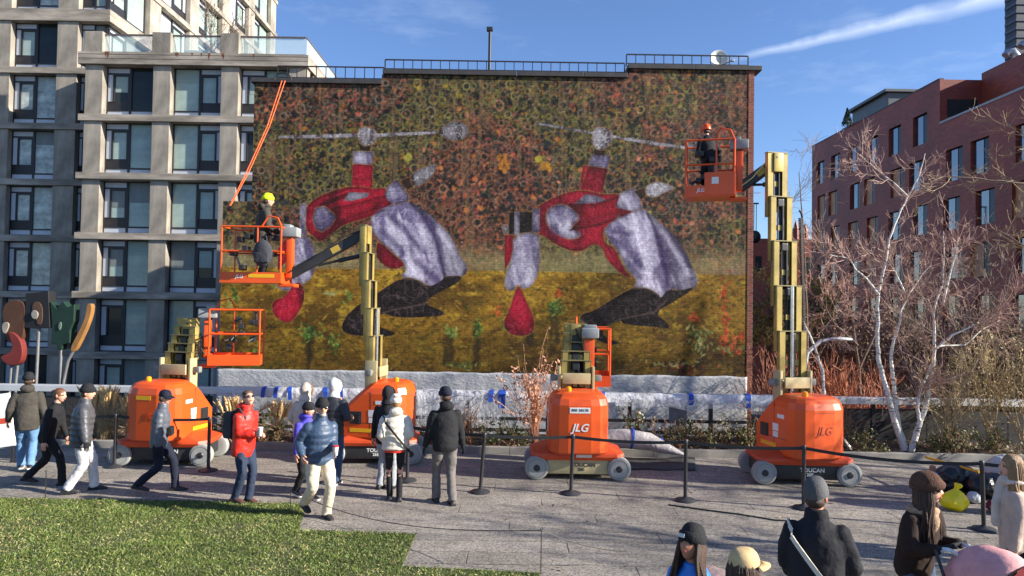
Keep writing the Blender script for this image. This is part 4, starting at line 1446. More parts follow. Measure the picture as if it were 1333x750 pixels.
# ---------------------------------------------------------------- boom lifts
m_or = M('lift_orange', lin(232, 88, 22), 0.42, 0.0, var=0.07, vs_=1.5, coat=.2, stain=.2)
m_or_dk = M('lift_orange_chassis', lin(205, 74, 30), 0.5, 0.0, var=0.12, vs_=2.5, stain=.15)
m_gold = M('mast_gold', lin(178, 156, 88), 0.45, 0.3, var=0.2, vs_=4.0, stain=.35)
m_cream = M('lift_cream', lin(186, 172, 128), 0.5, 0.0, var=0.15, stain=.25)
m_tyre = M('grey_tyre', lin(150, 150, 146), 0.85, var=0.12, vs_=4)
m_rim = M('rim_grey', lin(120, 122, 118), 0.55, var=0.15)
m_blk = M('lift_black', (0.022, 0.022, 0.024), 0.45, var=.3)
m_hose = M('hose_black', (0.02, 0.02, 0.02), 0.6)
m_gry = M('control_grey', lin(140, 144, 144), 0.55)
m_wht = M('sticker_white', lin(224, 224, 220), 0.5, var=.04)
m_yel = M('sticker_yellow', lin(236, 176, 24), 0.5, var=.06)
m_ink = M('ink_dark', (0.03, 0.03, 0.035), .6)
m_amb = M('amber_lens', lin(250, 150, 10), .2)
m_chrome = M('piston_chrome', (.7, .7, .72), .2, .9)


def Rz(a): return Matrix.Rotation(a, 4, 'Z')


def turret_mesh():
    q = MB()

    def outline(z, ins):
        xf = .62 if z < .98 else .62 - (z - .98) * 1.05
        o = [(-.74, -.2), (-.71, -.36), (-.60, -.49), (-.46, -.53), (xf - .12, -.53), (xf, -.40), (xf, .40), (xf - .12, .53), (-.46, .53), (-.60, .49), (-.71, .36), (-.74, .2)]
        cx_ = -.05
        return [(cx_ + (x - cx_) * (1 - ins / .7), y * (1 - ins / .53)) for x, y in o]
    lv = [(.50, .03), (.53, .0), (.98, .0), (1.36, .0), (1.47, .03), (1.54, .085), (1.575, .16), (1.585, .3)]
    n_ = 12
    for z, ins in lv:
        q.v += [(x, y, z) for x, y in outline(z, ins)]
    for i in range(len(lv) - 1):
        for j in range(n_):
            q.f.append((i * n_ + j, i * n_ + (j + 1) % n_, (i + 1) * n_ + (j + 1) % n_, (i + 1) * n_ + j)); q.mi.append(0)
    q.f += [tuple(range(n_))[::-1], tuple(range((len(lv) - 1) * n_, len(lv) * n_))]; q.mi += [0, 0]
    return q.mesh('turret_hood', m_or, 9)


T_HOOD = turret_mesh()


def chassis_cover_mesh():
    q = MB()
    lv = [(.36, .80, .50), (.42, .84, .53), (.47, .83, .52), (.56, .58, .44), (.60, .5, .4)]
    n_ = 8
    for z, a, b_ in lv:
        c = .14
        q.v += [(x, y, z) for x, y in ((-a, -b_ + c), (-a + c, -b_), (a - c, -b_), (a, -b_ + c), (a, b_ - c), (a - c, b_), (-a + c, b_), (-a, b_ - c))]
    for i in range(len(lv) - 1):
        for j in range(n_):
            q.f.append((i * n_ + j, i * n_ + (j + 1) % n_, (i + 1) * n_ + (j + 1) % n_, (i + 1) * n_ + j)); q.mi.append(0)
    q.f += [tuple(range(n_))[::-1], tuple(range((len(lv) - 1) * n_, len(lv) * n_))]; q.mi += [0, 0]
    return q.mesh('chassis_cover', m_or_dk, 30)


T_COVER = chassis_cover_mesh()
q = MB(); q.lathe([(.10, -.08), (.165, -.085), (.20, -.075), (.212, -.05), (.212, .05), (.20, .075), (.165, .085), (.10, .08)], 32, 'Y'); T_TYRE = q.mesh('wheel', m_tyre, 35)
q = MB(); q.lathe([(.01, -.072), (.06, -.078), (.075, -.06), (.13, -.055), (.152, -.078), (.158, -.088), (.166, -.0865)], 28, 'Y', cap=False); T_RIM = q.mesh('rim', m_rim, 35)
q = MB(); q.lathe([(.005, -.10), (.045, -.098), (.06, -.08), (.06, -.05)], 16, 'Y')
for k in range(5):
    a = k * 2 * math.pi / 5
    q.lathe([(.004, -.07), (.013, -.068), (.013, -.05)], 8, 'Y', org=(math.cos(a) * .1, 0, math.sin(a) * .1))
T_HUB = q.mesh('hub', m_blk, 35)


def put(o, M4):
    o.matrix_local = M4
    return o


def decal(parent, M4, w, h, mat, name='sticker'):
    q = MB(); q.box(-w / 2, w / 2, -.002, .002, -h / 2, h / 2)
    return put(q.build(name, mat, parent), M4)


def lettering(parent, M4, txt, size, mat, shear=0.0, bold=False):
    me = text_mesh(txt, size, mat, shear=shear, bold=bold)
    return put(link('lettering', me, parent), M4 @ Matrix.Rotation(R(90), 4, 'X'))


def make_basket(root, M4, tools=0, seed=0, w=1.2, dpt=.72):
    rk = random.Random(seed)
    q = MB()
    q.box(-w / 2, w / 2, -dpt / 2, dpt / 2, 0, .035)
    for (x0, x1, y0, y1) in ((-w / 2, w / 2, -dpt / 2, -dpt / 2 + .015), (-w / 2, w / 2, dpt / 2 - .015, dpt / 2), (-w / 2, -w / 2 + .015, -dpt / 2 + .015, dpt / 2 - .015), (w / 2 - .015, w / 2, -dpt / 2 + .015, dpt / 2 - .015)):
        q.box(x0, x1, y0, y1, .035, .21)
    bk = put(q.build('basket', m_or, root), M4)
    for sx in (-1, 1):
        for sy in (-1, 1):
            q = MB(); q.tube([(sx * (w / 2 - .02), sy * (dpt / 2 - .02), .03), (sx * (w / 2 - .02), sy * (dpt / 2 - .02), 1.1)], .019, 8); q.build('upright', m_or, bk, smooth=40)
    c = [(-w / 2 + .02, -dpt / 2 + .02), (w / 2 - .02, -dpt / 2 + .02), (w / 2 - .02, dpt / 2 - .02), (-w / 2 + .02, dpt / 2 - .02)]
    for z_ in (1.1, .62):
        for i in range(4):
            a, b_ = c[i], c[(i + 1) % 4]
            q = MB(); q.tube([(*a, z_), (*b_, z_)], .019, 8); q.build('rail', m_or, bk, smooth=40)
    if seed == 4:
        q = MB(); q.cbox(-.1, w / 2 - .01, -dpt / 2 - .014, -dpt / 2 - .001, .02, .46, .004); q.build('front_panel', m_or, bk)
        decal(bk, Matrix.Translation((.1, -dpt / 2 - .018, .3)), .13, .13, m_wht)
    # mid upright and lower corner plate
    q = MB(); q.tube([(.12, -dpt / 2 + .02, .2), (.12, -dpt / 2 + .02, 1.1)], .016, 8); q.build('upright', m_or, bk, smooth=40)
    # control console: grey box on a hoop at the mast side (+x end)
    q = MB(); q.tube([(w / 2 - .02, -dpt / 2 + .05, 1.1), (w / 2 - .1, -dpt / 2 + .05, 1.28), (w / 2 - .28, -dpt / 2 + .05, 1.32), (w / 2 - .42, -dpt / 2 + .05, 1.1)], .018, 8); q.build('hoop', m_or, bk, smooth=40)
    q = MB(); q.cbox(w / 2 - .1, w / 2 + .24, -.2, .12, .93, 1.12, .025); q.cbox(w / 2 - .05, w / 2 + .1, -.16, .08, 1.1, 1.18, .02); q.build('control_box', m_gry, bk, smooth=30)
    q = MB(); q.cbox(w / 2 + .02, w / 2 + .14, -.16, .04, .12, .9, .02); q.build('mount_bracket', m_or, bk, smooth=30)
    q = MB(); q.cbox(w / 2 - .1, w / 2 + .22, -.2, .1, -.07, .0, .02); q.build('mount_foot', m_or, bk)
    if tools:
        for k in range(tools):
            q = MB(); x, z_ = rk.uniform(-w / 2 + .1, w / 2 - .2), rk.uniform(.3, .95)
            q.tube([(x, rk.uniform(-.2, .2), z_), (x + rk.uniform(-.2, .2), rk.uniform(-.2, .2), z_ + rk.uniform(-.3, .25))], rk.uniform(.012, .03), 6)
            q.cbox(x - .05, x + .06, -.1, .1, z_ - .06, z_ + .05, .02)
            q.build('tool', m_blk, bk)
    decal(bk, Matrix.Translation((w * .18, -dpt / 2 - .003, .14)), .5, .07, m_yel)
    lettering(bk, Matrix.Translation((-w * .18, -dpt / 2 - .004, .12)), 'JLG', .1, m_wht, .25, True)
    return bk


def make_lift(px, label, ch_rot, t_rot, tops, basket, dark_skirt=True, mast_x=.16, ystep=0.0, bwid=1.2, seed=1, tools=6, text=('JLG', 'rear')):
    g = G(*px)
    root = thing('boom_lift', label, 'boom lift', (g.x, g.y, 0), 0.0, 'orange mast boom lifts')
    C_ = Rz(R(ch_rot))
    ms = m_blk if dark_skirt else m_cream
    q = MB(); q.cbox(-.56, .56, -.46, .46, .10, .37, .03); q.cbox(-.8, .8, -.30, .30, .14, .36, .03)
    put(q.build('chassis', ms, root, smooth=30), C_)
    put(link('chassis_cover', T_COVER, root), C_)
    for sx in (-1, 1):
        for sy in (-1, 1):
            Mw = C_ @ Matrix.Translation((sx * .735, sy * .44, .212)) @ (Rz(math.pi) if sy > 0 else Matrix.Identity(4))
            w_ = put(link('wheel', T_TYRE, root), Mw)
            link('rim', T_RIM, w_); link('hub', T_HUB, w_)
    lettering(root, C_ @ Matrix.Translation((.1, -.464, .27)), 'TOUCAN', .1, m_wht if dark_skirt else m_ink, .0, True)
    lettering(root, C_ @ Matrix.Translation((.06, -.464, .19)), '26E', .08, m_wht if dark_skirt else m_ink, .0, True)
    T_ = Rz(R(t_rot))
    hood = put(link('turret_hood', T_HOOD, root), T_)
    q = MB(); q.lathe([(.34, .40), (.36, .52)], 28); put(q.build('slew_ring', m_blk, root), T_)
    # seams and fittings on the hood
    q = MB()
    for sy in (-1, 1):
        q.box(-.42, .35, sy * .53 - .003, sy * .53 + .003, .80, .808)
        q.box(-.06, -.052, sy * .53 - .003, sy * .53 + .003, .55, 1.42)
    q.box(-.743, -.735, -.2, .2, 1.31, 1.316)
    q.build('seam', m_ink, hood)
    for sy in (-1, 1):
        q = MB(); q.cbox(.12, .36, sy * .532 - .012, sy * .532 + .012, .78, 1.02, .01)
        for k in range(4):
            q.cbox(.15, .19, sy * .545 - .01, sy * .545 + .01, .80 + k * .05, .83 + k * .05, .006)
        q.build('side_hatch', m_blk, hood)
        decal(hood, Matrix.Translation((-.1, sy * .533, .99)), .17, .13, m_wht)
        decal(hood, Matrix.Translation((-.1, sy * .533, .86)), .15, .1, m_wht)
        decal(hood, Matrix.Translation((.12, sy * .533, .66)), .46, .07, m_yel)
        decal(hood, Matrix.Translation((-.25, sy * .533, 1.2)), .2, .07, m_wht)
    q = MB(); q.lathe([(.05, 1.57), (.052, 1.60), (.045, 1.65), (.02, 1.665)], 14, org=(-.45, .18, 0)); q.build('beacon', m_amb, hood, smooth=40)
    q = MB(); q.cbox(-.66, -.58, -.05, .05, 1.50, 1.535, .008); q.build('hood_latch', m_blk, hood)
    Br = Rz(R(-90))   # text faces local -x (rear of the hood)
    Rear = Matrix.Translation((-.743, 0, 0)) @ Br
    if seed == 3:
        decal(hood, Rear @ Matrix.Translation((0.0, 0, 1.28)), .36, .1, m_wht)
        lettering(hood, Rear @ Matrix.Translation((0.0, -.004, 1.28)), '800 30170', .07, m_ink)
        lettering(hood, Rear @ Matrix.Translation((0.0, -.004, .97)), 'JLG', .19, m_wht, .28, True)
    elif seed == 1:
        decal(hood, Rear @ Matrix.Translation((-.06, 0, 1.3)), .30, .075, m_yel); decal(hood, Rear @ Matrix.Translation((.2, .012, 1.3)), .16, .075, m_yel)
        lettering(hood, Rear @ Matrix.Translation((0.12, -.004, .98)), 'JLG', .16, M('ghost_letter', lin(205, 70, 16), .5), .28, True)
    elif seed == 4:
        lettering(hood, Rear @ Matrix.Translation((0.0, -.004, 1.0)), 'JLG', .2, M('ghost_letter2', lin(176, 66, 30), .5), .28, True)
    if seed == 3:
        decal(root, C_ @ Matrix.Translation((.1, -.535, .445)), .28, .06, m_wht)
    # mast
    q = MB()
    q.cbox(mast_x - .12, mast_x + .12, -.34, -.29, .9, 1.98, .012); q.cbox(mast_x - .12, mast_x + .12, .29, .34, .9, 1.98, .012)
    q.cbox(mast_x - .16, mast_x - .115, -.26, .26, 1.66, 1.86, .01); q.cbox(mast_x + .115, mast_x + .16, -.26, .26, 1.66, 1.86, .01)
    q.tube([(mast_x, -.44, 1.76), (mast_x, .44, 1.76)], .045, 12)
    put(q.build('mast_base', m_cream, root, smooth=30), T_)
    for sy in (-1, 1):
        q = MB(); q.cbox(mast_x - .05, mast_x + .06, sy * .42 - .06, sy * .42 + .06, 1.7, 1.82, .02)
        put(q.build('pulley', m_rim, root, smooth=30), T_)
    n_ = len(tops)
    Ls = 1.22
    for i, zt in enumerate(tops):
        xo = mast_x + .03 + i * .062
        hw = .285 - i * .018; yo_ = ystep * i
        zb_ = max(zt - Ls, 1.0)
        q = MB()
        for sy in (-1, 1):
            y0, y1 = (hw - .115, hw) if sy > 0 else (-hw, -hw + .115)
            # C-channel rail
            ow = y1 if sy > 0 else y0
            q.cbox(xo - .05, xo + .05, min(ow, ow - sy * .018), max(ow, ow - sy * .018), zb_, zt, .004)
            q.box(xo - .05, xo - .036, y0 + .001, y1 - .001, zb_ + .002, zt - .002); q.box(xo + .036, xo + .05, y0 + .001, y1 - .001, zb_ + .002, zt - .002)
        sec = put(q.build('mast_section', m_gold, root, smooth=30), T_ @ Matrix.Translation((0, yo_, 0)))
        q = MB(); q.box(xo - .062, xo + .062, -hw - .006, hw + .006, zt - .001, zt + .016); q.build('top_plate', M('plate_olive', lin(130, 122, 84), .5, .3), sec)
        zz = zb_ + .12
        while zz < zt - .08:
            q = MB(); q.box(xo + .0, xo + .03, -hw + .116, hw - .116, zz, zz + .10); zz += .47
            q.build('cross_bar', m_gold, sec)
        q = MB(); q.box(xo + .012, xo + .02, -.085, .02, zb_ + .1, zt - .25); q.tube([(xo - .01, -.05, zb_), (xo - .01, -.05, zt - .05)], .02, 6); q.tube([(xo - .01, .06, zb_), (xo - .01, .06, zt - .05)], .013, 6)
        q.cbox(xo - .03, xo + .03, -.07, .07, zt - .18, zt - .03, .02); q.build('chain', m_blk, sec)
    topz, xo = tops[-1], mast_x + .03 + (n_ - 1) * .062
    # lift ram up the middle and energy chain on one side
    if topz > 4:
        q = MB(); q.tube([(mast_x, .02, 1.5), (mast_x, .02, tops[1])], .035, 10); put(q.build('ram', m_chrome, root, smooth=40), T_)
    q = MB(); pts = []
    zc0, zc1 = 1.75, max(topz - 1.2, 2.3)
    for k in range(int((zc1 - zc0) / .03)):
        pts.append((zc0 + k * .03))
    for k, z_ in enumerate(pts):
        x_ = mast_x + .03 + (z_ - 1.75) / max(topz - 1.75, 1) * (n_ - 1) * .062
        q.box(x_ - .02, x_ + .045, -.335, -.285, z_, z_ + .021)
    put(q.build('energy_chain', m_hose, root), T_)
    if topz > 4:
        q = MB(); zl0 = topz - 1.25; a_ = [(xo - .02, -.31 - .07 * math.sin(t * math.pi), zl0 + .18 * math.cos(t * math.pi)) for t in [i / 8 for i in range(9)]]
        q.tube(a_, .02, 6); put(q.build('cable_loop', m_hose, root, smooth=40), T_)
    # jib and basket
    bw, brot = basket
    bl = Vector(bw) - Vector(root.location)
    Mb = Matrix.Translation(bl) @ Rz(R(brot))
    bk = make_basket(root, Mb, tools, seed, bwid)
    head = (T_ @ Vector((xo + .04, ystep * (n_ - 1), topz - .16)))
    tail = Mb @ Vector((bwid / 2 + .08, -.06, .18))
    jo = MB(); jo.bar(head, tail, .17, .19, (0, 0, 1))
    j = put(jo.build('jib', m_blk, root), Matrix.Identity(4)); add_bevel(j, .012)
    d = (tail - head)
    q = MB(); s2 = head + Vector((0, 0, -.42)); e2 = head + d * .62 + Vector((0, 0, -.12))
    q.tube([s2, s2 + (e2 - s2) * .55], .045, 10); q.tube([s2 + (e2 - s2) * .55, e2], .026, 8); q.build('jib_ram', m_blk, root, smooth=40)
    q = MB(); off_ = Vector((0, -.13, .03))
    q.tube([head + off_ + Vector((0, 0, .05)), head + d * .3 + off_ + Vector((0, 0, .12)), head + d * .7 + off_, tail + off_], .013, 6); q.build('hose', M('hose_cream', lin(200, 190, 130), .5) if topz > 5 else m_hose, root, smooth=40)
    q = MB(); q.cbox(-.12, .12, -.1, .1, -.2, .16, .02); put(q.build('jib_head', m_gold, root, smooth=30), Matrix.Translation(head) @ T_)
    q = MB(); cc = head + d * .38; q.bar(cc - d.normalized() * .09, cc + d.normalized() * .09, .174, .12, (0, 0, 1)); q.build('jib_sticker', M('sticker_tan', lin(176, 148, 60), .5), root)
    return root


LA = make_lift((222, 600), 'boom lift folded low beside the dry plume grass, basket on its right', 4, 80, [2.08 + .165 * i for i in range(5)], (P(308, 474, 14.4), -168), True, bwid=.98, seed=1, tools=8)
LB = make_lift((489, 598), 'boom lift with a half raised mast carrying the worker in the yellow hat', 3, 172, [2.45 + .55 * i for i in range(5)], (P(334, 369, 14.2), 0), True, mast_x=.02, seed=2, tools=9)
LC = make_lift((749, 617), 'folded boom lift with cream skirt and white number plate in front of the silver sheeting', 0, 90, [2.08 + .17 * i for i in range(5)], (P(770, 499, 14.2), -96), False, seed=3, tools=3)
LD = make_lift((1038, 624), 'boom lift with the tallest mast carrying the worker in the orange helmet', -3, 104, [2.7 + .845 * i for i in range(5)], (P(924, 259, 14.0), -16), True, ystep=.045, bwid=.95, seed=4, tools=9)
# ---------------------------------------------------------------- people
SKIN = {k: M('skin_' + k, c, 0.5, var=.08, vs_=30, spec=.4) for k, c in {'light': lin(214, 160, 134), 'tan': lin(186, 128, 98), 'brown': lin(120, 78, 58)}.items()}
m_lip = M('lips', lin(166, 92, 84), .45)
m_eye = M('eye_dark', (.02, .016, .014), .2)
m_lens = M('sunglass_lens', (.008, .008, .01), .08, spec=.9)
m_sole = M('shoe_black', (.016, .016, .018), .5, var=.3)
m_brn_shoe = M('shoe_brown', lin(92, 62, 54), .6, var=.3)
m_whsole = M('shoe_white_sole', lin(200, 198, 192), .6)


def cloth(name, c, rough=.85, var=.22, bump=.7, bs=9, bd=.03, **k):
    return M('cloth_' + name, c, rough, var=var, vs_=5, bump=bump, bs=bs, bd=bd, spec=.3, **k)


def puffm(name, c, rough=.45):
    return M('puffer_' + name, c, rough, var=.16, vs_=8, bump=.55, bs=16, bd=.02, spec=.45)


tex_fold = bpy.data.textures.new('cloth_folds', 'CLOUDS')
tex_fold.noise_scale, tex_fold.noise_depth = 0.16, 2
PENDING = []     # bodies whose remeshed trunk is joined with head and hands at the end


def ik(a, b_, l1, l2, pole):
    a, b_ = Vector(a), Vector(b_)
    d = b_ - a
    L = min(d.length, (l1 + l2) * .999)
    dn = d.normalized()
    c = (l1 * l1 + L * L - l2 * l2) / (2 * L)
    h = math.sqrt(max(l1 * l1 - c * c, 0))
    p = Vector(pole)
    p = (p - dn * dn.dot(p)).normalized()
    return a + dn * c + p * h, a + dn * L


def lerp(a, b_, t): return Vector(a) * (1 - t) + Vector(b_) * t


def limb(q, pts, rads, n=12, sub=8, puff=0.0, per=.085):
    """tapered tube through pts with rounded ends; puff adds quilted bulges"""
    P_, r_ = [], []
    tot = 0.0
    for i in range(len(pts) - 1):
        L = (Vector(pts[i + 1]) - Vector(pts[i])).length
        for k in range(sub + (1 if i == len(pts) - 2 else 0)):
            t = k / sub
            ts = t * t * (3 - 2 * t)
            r = rads[i] * (1 - ts) + rads[i + 1] * ts
            s_ = tot + L * t
            if puff:
                r *= 1 + puff * (abs(math.sin(math.pi * s_ / per)) - .5)
            P_.append(lerp(pts[i], pts[i + 1], t)); r_.append(r)
        tot += L
    d0 = (P_[0] - P_[1]).normalized(); d1 = (P_[-1] - P_[-2]).normalized()
    P_ = [P_[0] + d0 * r_[0] * .5] + P_ + [P_[-1] + d1 * r_[-1] * .35]
    r_ = [r_[0] * .7] + r_ + [r_[-1] * .75]
    q.tube(P_, r_, n)


def head_mesh(q, Mh, skin_i, lip_i, eye_i, female=False):
    """sculpted head: sphere pushed into skull, jaw, brow, nose, lips; y forward, origin at the head's centre"""
    n_, m_ = 28, 22
    vs = []
    for i in range(m_ + 1):
        ph = math.pi * i / m_
        for j in range(n_):
            t = 2 * math.pi * j / n_
            x, y, z = math.sin(ph) * math.cos(t), math.sin(ph) * math.sin(t), math.cos(ph)
            X, Y, Zz = x * .076, y * .095, z * .118
            if z < .1:
                k = min(1, (.1 - z) / 1.0)
                X *= 1 - .30 * k ** 1.3
                Y = Y * (1 - .12 * k) + .016 * k
                if y < 0:
                    Y *= 1 - .35 * k
            if y > .3:
                fx, fz = X, Zz
                Y += .024 * math.exp(-(fx / .011) ** 2 - ((fz + .018) / .018) ** 2)      # nose tip
                Y += .012 * math.exp(-(fx / .009) ** 2 - ((fz - .006) / .024) ** 2)      # bridge
                Y -= .012 * math.exp(-((abs(fx) - .031) / .016) ** 2 - ((fz - .010) / .012) ** 2)   # sockets
                Y += .006 * math.exp(-((abs(fx) - .03) / .022) ** 2 - ((fz - .032) / .010) ** 2)    # brow
                Y += .006 * math.exp(-(fx / .02) ** 2 - ((fz + .058) / .010) ** 2)       # lips
                Y += .008 * math.exp(-(fx / .02) ** 2 - ((fz + .096) / .014) ** 2)       # chin
            vs.append(Mh @ Vector((X, Y, Zz)))
    fs, base_k = [], len(q.v)
    q.v += [tuple(v) for v in vs]
    for i in range(m_):
        for j in range(n_):
            q.f.append((base_k + i * n_ + j, base_k + (i + 1) * n_ + j, base_k + (i + 1) * n_ + (j + 1) % n_, base_k + i * n_ + (j + 1) % n_))
            q.mi.append(skin_i)
    q.cur = skin_i
    for sx in (-1, 1):
        q.ell(Mh @ Vector((sx * .076, -.008, -.005)), .012, .02, .032, 8, 6, Mh.to_3x3())
    q.cur = eye_i
    for sx in (-1, 1):
        q.ell(Mh @ Vector((sx * .031, .080, .008)), .013, .008, .007, 8, 6, Mh.to_3x3())
        q.ell(Mh @ Vector((sx * .031, .086, .032)), .018, .006, .0035, 8, 4, Mh.to_3x3())
    q.cur = lip_i
    q.ell(Mh @ Vector((0, .098, -.058)), .022, .006, .008, 10, 6, Mh.to_3x3())
    q.cur = skin_i


def hand_geo(q, wrist, aim, palm_n, side, curl, mi):
    """palm and five fingers; aim = direction of the fingers, palm_n = palm normal, side = thumb side vector"""
    q.cur = mi
    a = Vector(aim).normalized(); n_ = Vector(palm_n); n_ = (n_ - a * a.dot(n_)).normalized(); s_ = Vector(side); s_ = (s_ - a * a.dot(s_) - n_ * n_.dot(s_)).normalized()
    c = Vector(wrist) + a * .05
    q.rings([Vector(wrist) - a * .01, Vector(wrist) + a * .02, c, c + a * .045], [(s_ * .027, n_ * .02), (s_ * .034, n_ * .019), (s_ * .041, n_ * .016), (s_ * .038, n_ * .013)], 12)
    for k, (o_, L) in enumerate(((.030, .070), (.010, .080), (-.010, .074), (-.029, .058))):
        p = c + a * .035 + s_ * o_
        pts, d = [p], a.copy()
        for seg, f in enumerate((.45, .32, .25)):
            d = (d + n_ * curl * (.55 + .25 * seg)).normalized()
            p = p + d * L * f
            pts.append(p)
        q.tube(pts, [.0095, .009, .008, .0065], 7)
    p = Vector(wrist) + a * .03 + s_ * .03
    q.tube([p, p + (s_ * .7 + a * .6 + n_ * .3).normalized() * .034, p + (s_ * .7 + a * .6 + n_ * .3).normalized() * .034 + (a * .9 + n_ * (.3 + curl * .5) + s_ * .1).normalized() * .034], [.013, .011, .0075], 7)


def person(label, pos, face, h=1.72, lean=0.0, feet=((-.1, .0, 0), (.1, .0, 0)), hands=((-.3, .05, .82), (.3, .05, .82)), hyaw=0, hpitch=0, curl=.45, skin='light',
           jacket=None, jlen=.80, fat=1.0, puff=0.0, collar=None, trousers=None, tw=1.0, shoe=m_sole, hat=None, hair=None, glasses=False, glove=None, hood_up=None, hood_down=None,
           z0=0.0, skip_legs=False, extras=None, group='people walking and standing on the deck', scarf=None, beard=None, fur=None):
    s = h / 1.75
    root = thing('person', label, 'person', (pos[0], pos[1], z0), -R(face), group)
    root.scale = (s, s, s)
    # --- skeleton
    drop = 0.0
    fl = [Vector((fx, fy, .085 + fz)) for fx, fy, fz in feet]
    pel = Vector((0, 0, .935))
    span = max(((Vector((f.x, f.y, 0))).length for f in fl))
    pel.z = min(.935, math.sqrt(max(.838 ** 2 - (span * .95) ** 2, .3)) + .108)
    hips = [pel + Vector((-.095, 0, -.02)), pel + Vector((.095, 0, -.02))]
    knees, ank = [], []
    for i in range(2):
        k_, a_ = ik(hips[i], fl[i], .43, .42, (0.05 * (-1 if i == 0 else 1), 1, 0))
        knees.append(k_); ank.append(a_)
    L_ = R(lean)
    up = Vector((0, math.sin(L_), math.cos(L_)))
    fw = Vector((0, math.cos(L_), -math.sin(L_)))
    rt = Vector((1, 0, 0))
    chest = pel + up * .33
    nb = pel + up * .535
    sh = [pel + up * .452 - rt * .166, pel + up * .452 + rt * .166]
    hz_ = pel.z - .935
    el, wr = [], []
    for i in range(2):
        tgt = Vector(hands[i]) + Vector((0, 0, hz_))
        e_, w_ = ik(sh[i], tgt, .29, .25, (.35 * (-1 if i == 0 else 1), -1, -.35))
        el.append(e_); wr.append(w_)
    hc = nb + up * .10 + fw * .025 + Vector((0, 0, .065))
    Mh = Matrix.Translation(hc) @ Rz(-R(hyaw)) @ Matrix.Rotation(-R(hpitch) - L_ * .3, 4, 'X')
    # --- body trunk (remeshed), then head and hands
    q = MB()
    q.rings([pel - up * .08, pel, pel + up * .14, chest, pel + up * .42, nb], [(rt * .12, fw * .09), (rt * .155, fw * .105), (rt * .13, fw * .09), (rt * .16, fw * .105), (rt * .16, fw * .09), (rt * .06, fw * .06)], 18)
    q.tube([nb - up * .05, lerp(nb, hc, .5), hc - Vector((0, 0, .03))], [.06, .052, .055], 12)
    for i in range(2):
        limb(q, [sh[i], el[i], wr[i]], [.05, .04, .028], 10, 5)
        if not skip_legs:
            limb(q, [hips[i], knees[i], ank[i]], [.08, .055, .04], 12, 5)
    body = link('body', q.fast('body', SKIN[skin]), root)
    rm = body.modifiers.new('remesh', 'REMESH'); rm.mode, rm.voxel_size, rm.use_smooth_shade = 'VOXEL', .017, True
    s2 = body.modifiers.new('smooth', 'SMOOTH'); s2.iterations = 3
    x = MB()
    head_mesh(x, Mh, 0, 1, 2)
    for i in range(2):
        aim = (wr[i] - el[i]).normalized()
        side = Vector((0, 1, 0)) if abs(aim.y) < .8 else Vector((0, 0, 1))
        pn = Vector((1 if i == 0 else -1, 0, 0)) if abs(aim.y) < .8 else Vector((0, 0, -1))
        hand_geo(x, wr[i] - aim * .005, aim, pn, side, curl, 3 if glove else 0)
    PENDING.append((body, x, [SKIN[skin], m_lip, m_eye] + ([glove] if glove else [])))

    def cl(name, q, mat, vox=.015, fold=.018, sm_=2, smooth=True):
        o = link(name, q.fast(name, mat), root)
        r_ = o.modifiers.new('remesh', 'REMESH'); r_.mode, r_.voxel_size, r_.use_smooth_shade = 'VOXEL', vox, True
        if fold:
            d_ = o.modifiers.new('folds', 'DISPLACE'); d_.texture, d_.strength, d_.mid_level, d_.texture_coords = tex_fold, fold, .5, 'GLOBAL'
        s_ = o.modifiers.new('smooth', 'SMOOTH'); s_.iterations = sm_
        return o
    # --- trousers and shoes
    if trousers and not skip_legs:
        q = MB()
        q.rings([pel - up * .12, pel - up * .02, pel + up * .12], [(rt * .15, fw * .10), (rt * .175 * (fat * .3 + .7), fw * .125), (rt * .155 * (fat * .3 + .7), fw * .115)], 18)
        for i in range(2):
            kk = knees[i]
            aa = ank[i] + Vector((0, 0, -.015))
            limb(q, [hips[i] + Vector((0, 0, .02)), lerp(hips[i], kk, .5), kk, lerp(kk, aa, .35), aa], [.098 * (.6 + .4 * tw), .088 * tw, .068 * tw, .066 * tw, .052 * tw + .012], 14, 7, .07 if tw > .9 else .03, .093)
        cl('trousers', q, trousers, .015, .03 if tw > .9 else .012)
        for i in range(2):
            fz = feet[i][2]
            up_s = min(fz * 2.2, .7)
            q = MB()
            Ms = Matrix.Translation(ank[i] + Vector((0, 0, -.085))) @ Matrix.Rotation(-up_s if fz > .03 else 0, 4, 'X')
            prof = [(-.085, .034, .05), (-.06, .04, .085), (0, .042, .095), (.06, .043, .075), (.12, .047, .052), (.165, .042, .04), (.19, .02, .03)]
            cs, ax = [], []
            for (y_, w_, zt) in prof:
                cs.append(Ms @ Vector((0, y_, zt / 2 + .002))); ax.append((Ms.to_3x3() @ Vector((w_, 0, 0)), Ms.to_3x3() @ Vector((0, 0, zt / 2))))
            q.rings(cs, ax, 12)
            so = [(-.09, .036), (-.05, .042), (.06, .045), (.13, .049), (.18, .038), (.198, .01)]
            pts = [(w_, y_) for y_, w_ in so] + [(-w_, y_) for y_, w_ in reversed(so)]
            q.cur = 1
            k = len(pts)
            q.raw([Ms @ Vector((a, b_, -.0)) for a, b_ in pts] + [Ms @ Vector((a, b_, .026)) for a, b_ in pts], [tuple(range(k))[::-1], tuple(range(k, 2 * k))] + [(j, (j + 1) % k, k + (j + 1) % k, k + j) for j in range(k)])
            sh_ = shoe if isinstance(shoe, tuple) else (shoe, m_sole)
            q.build('shoe', list(sh_), root, smooth=50)
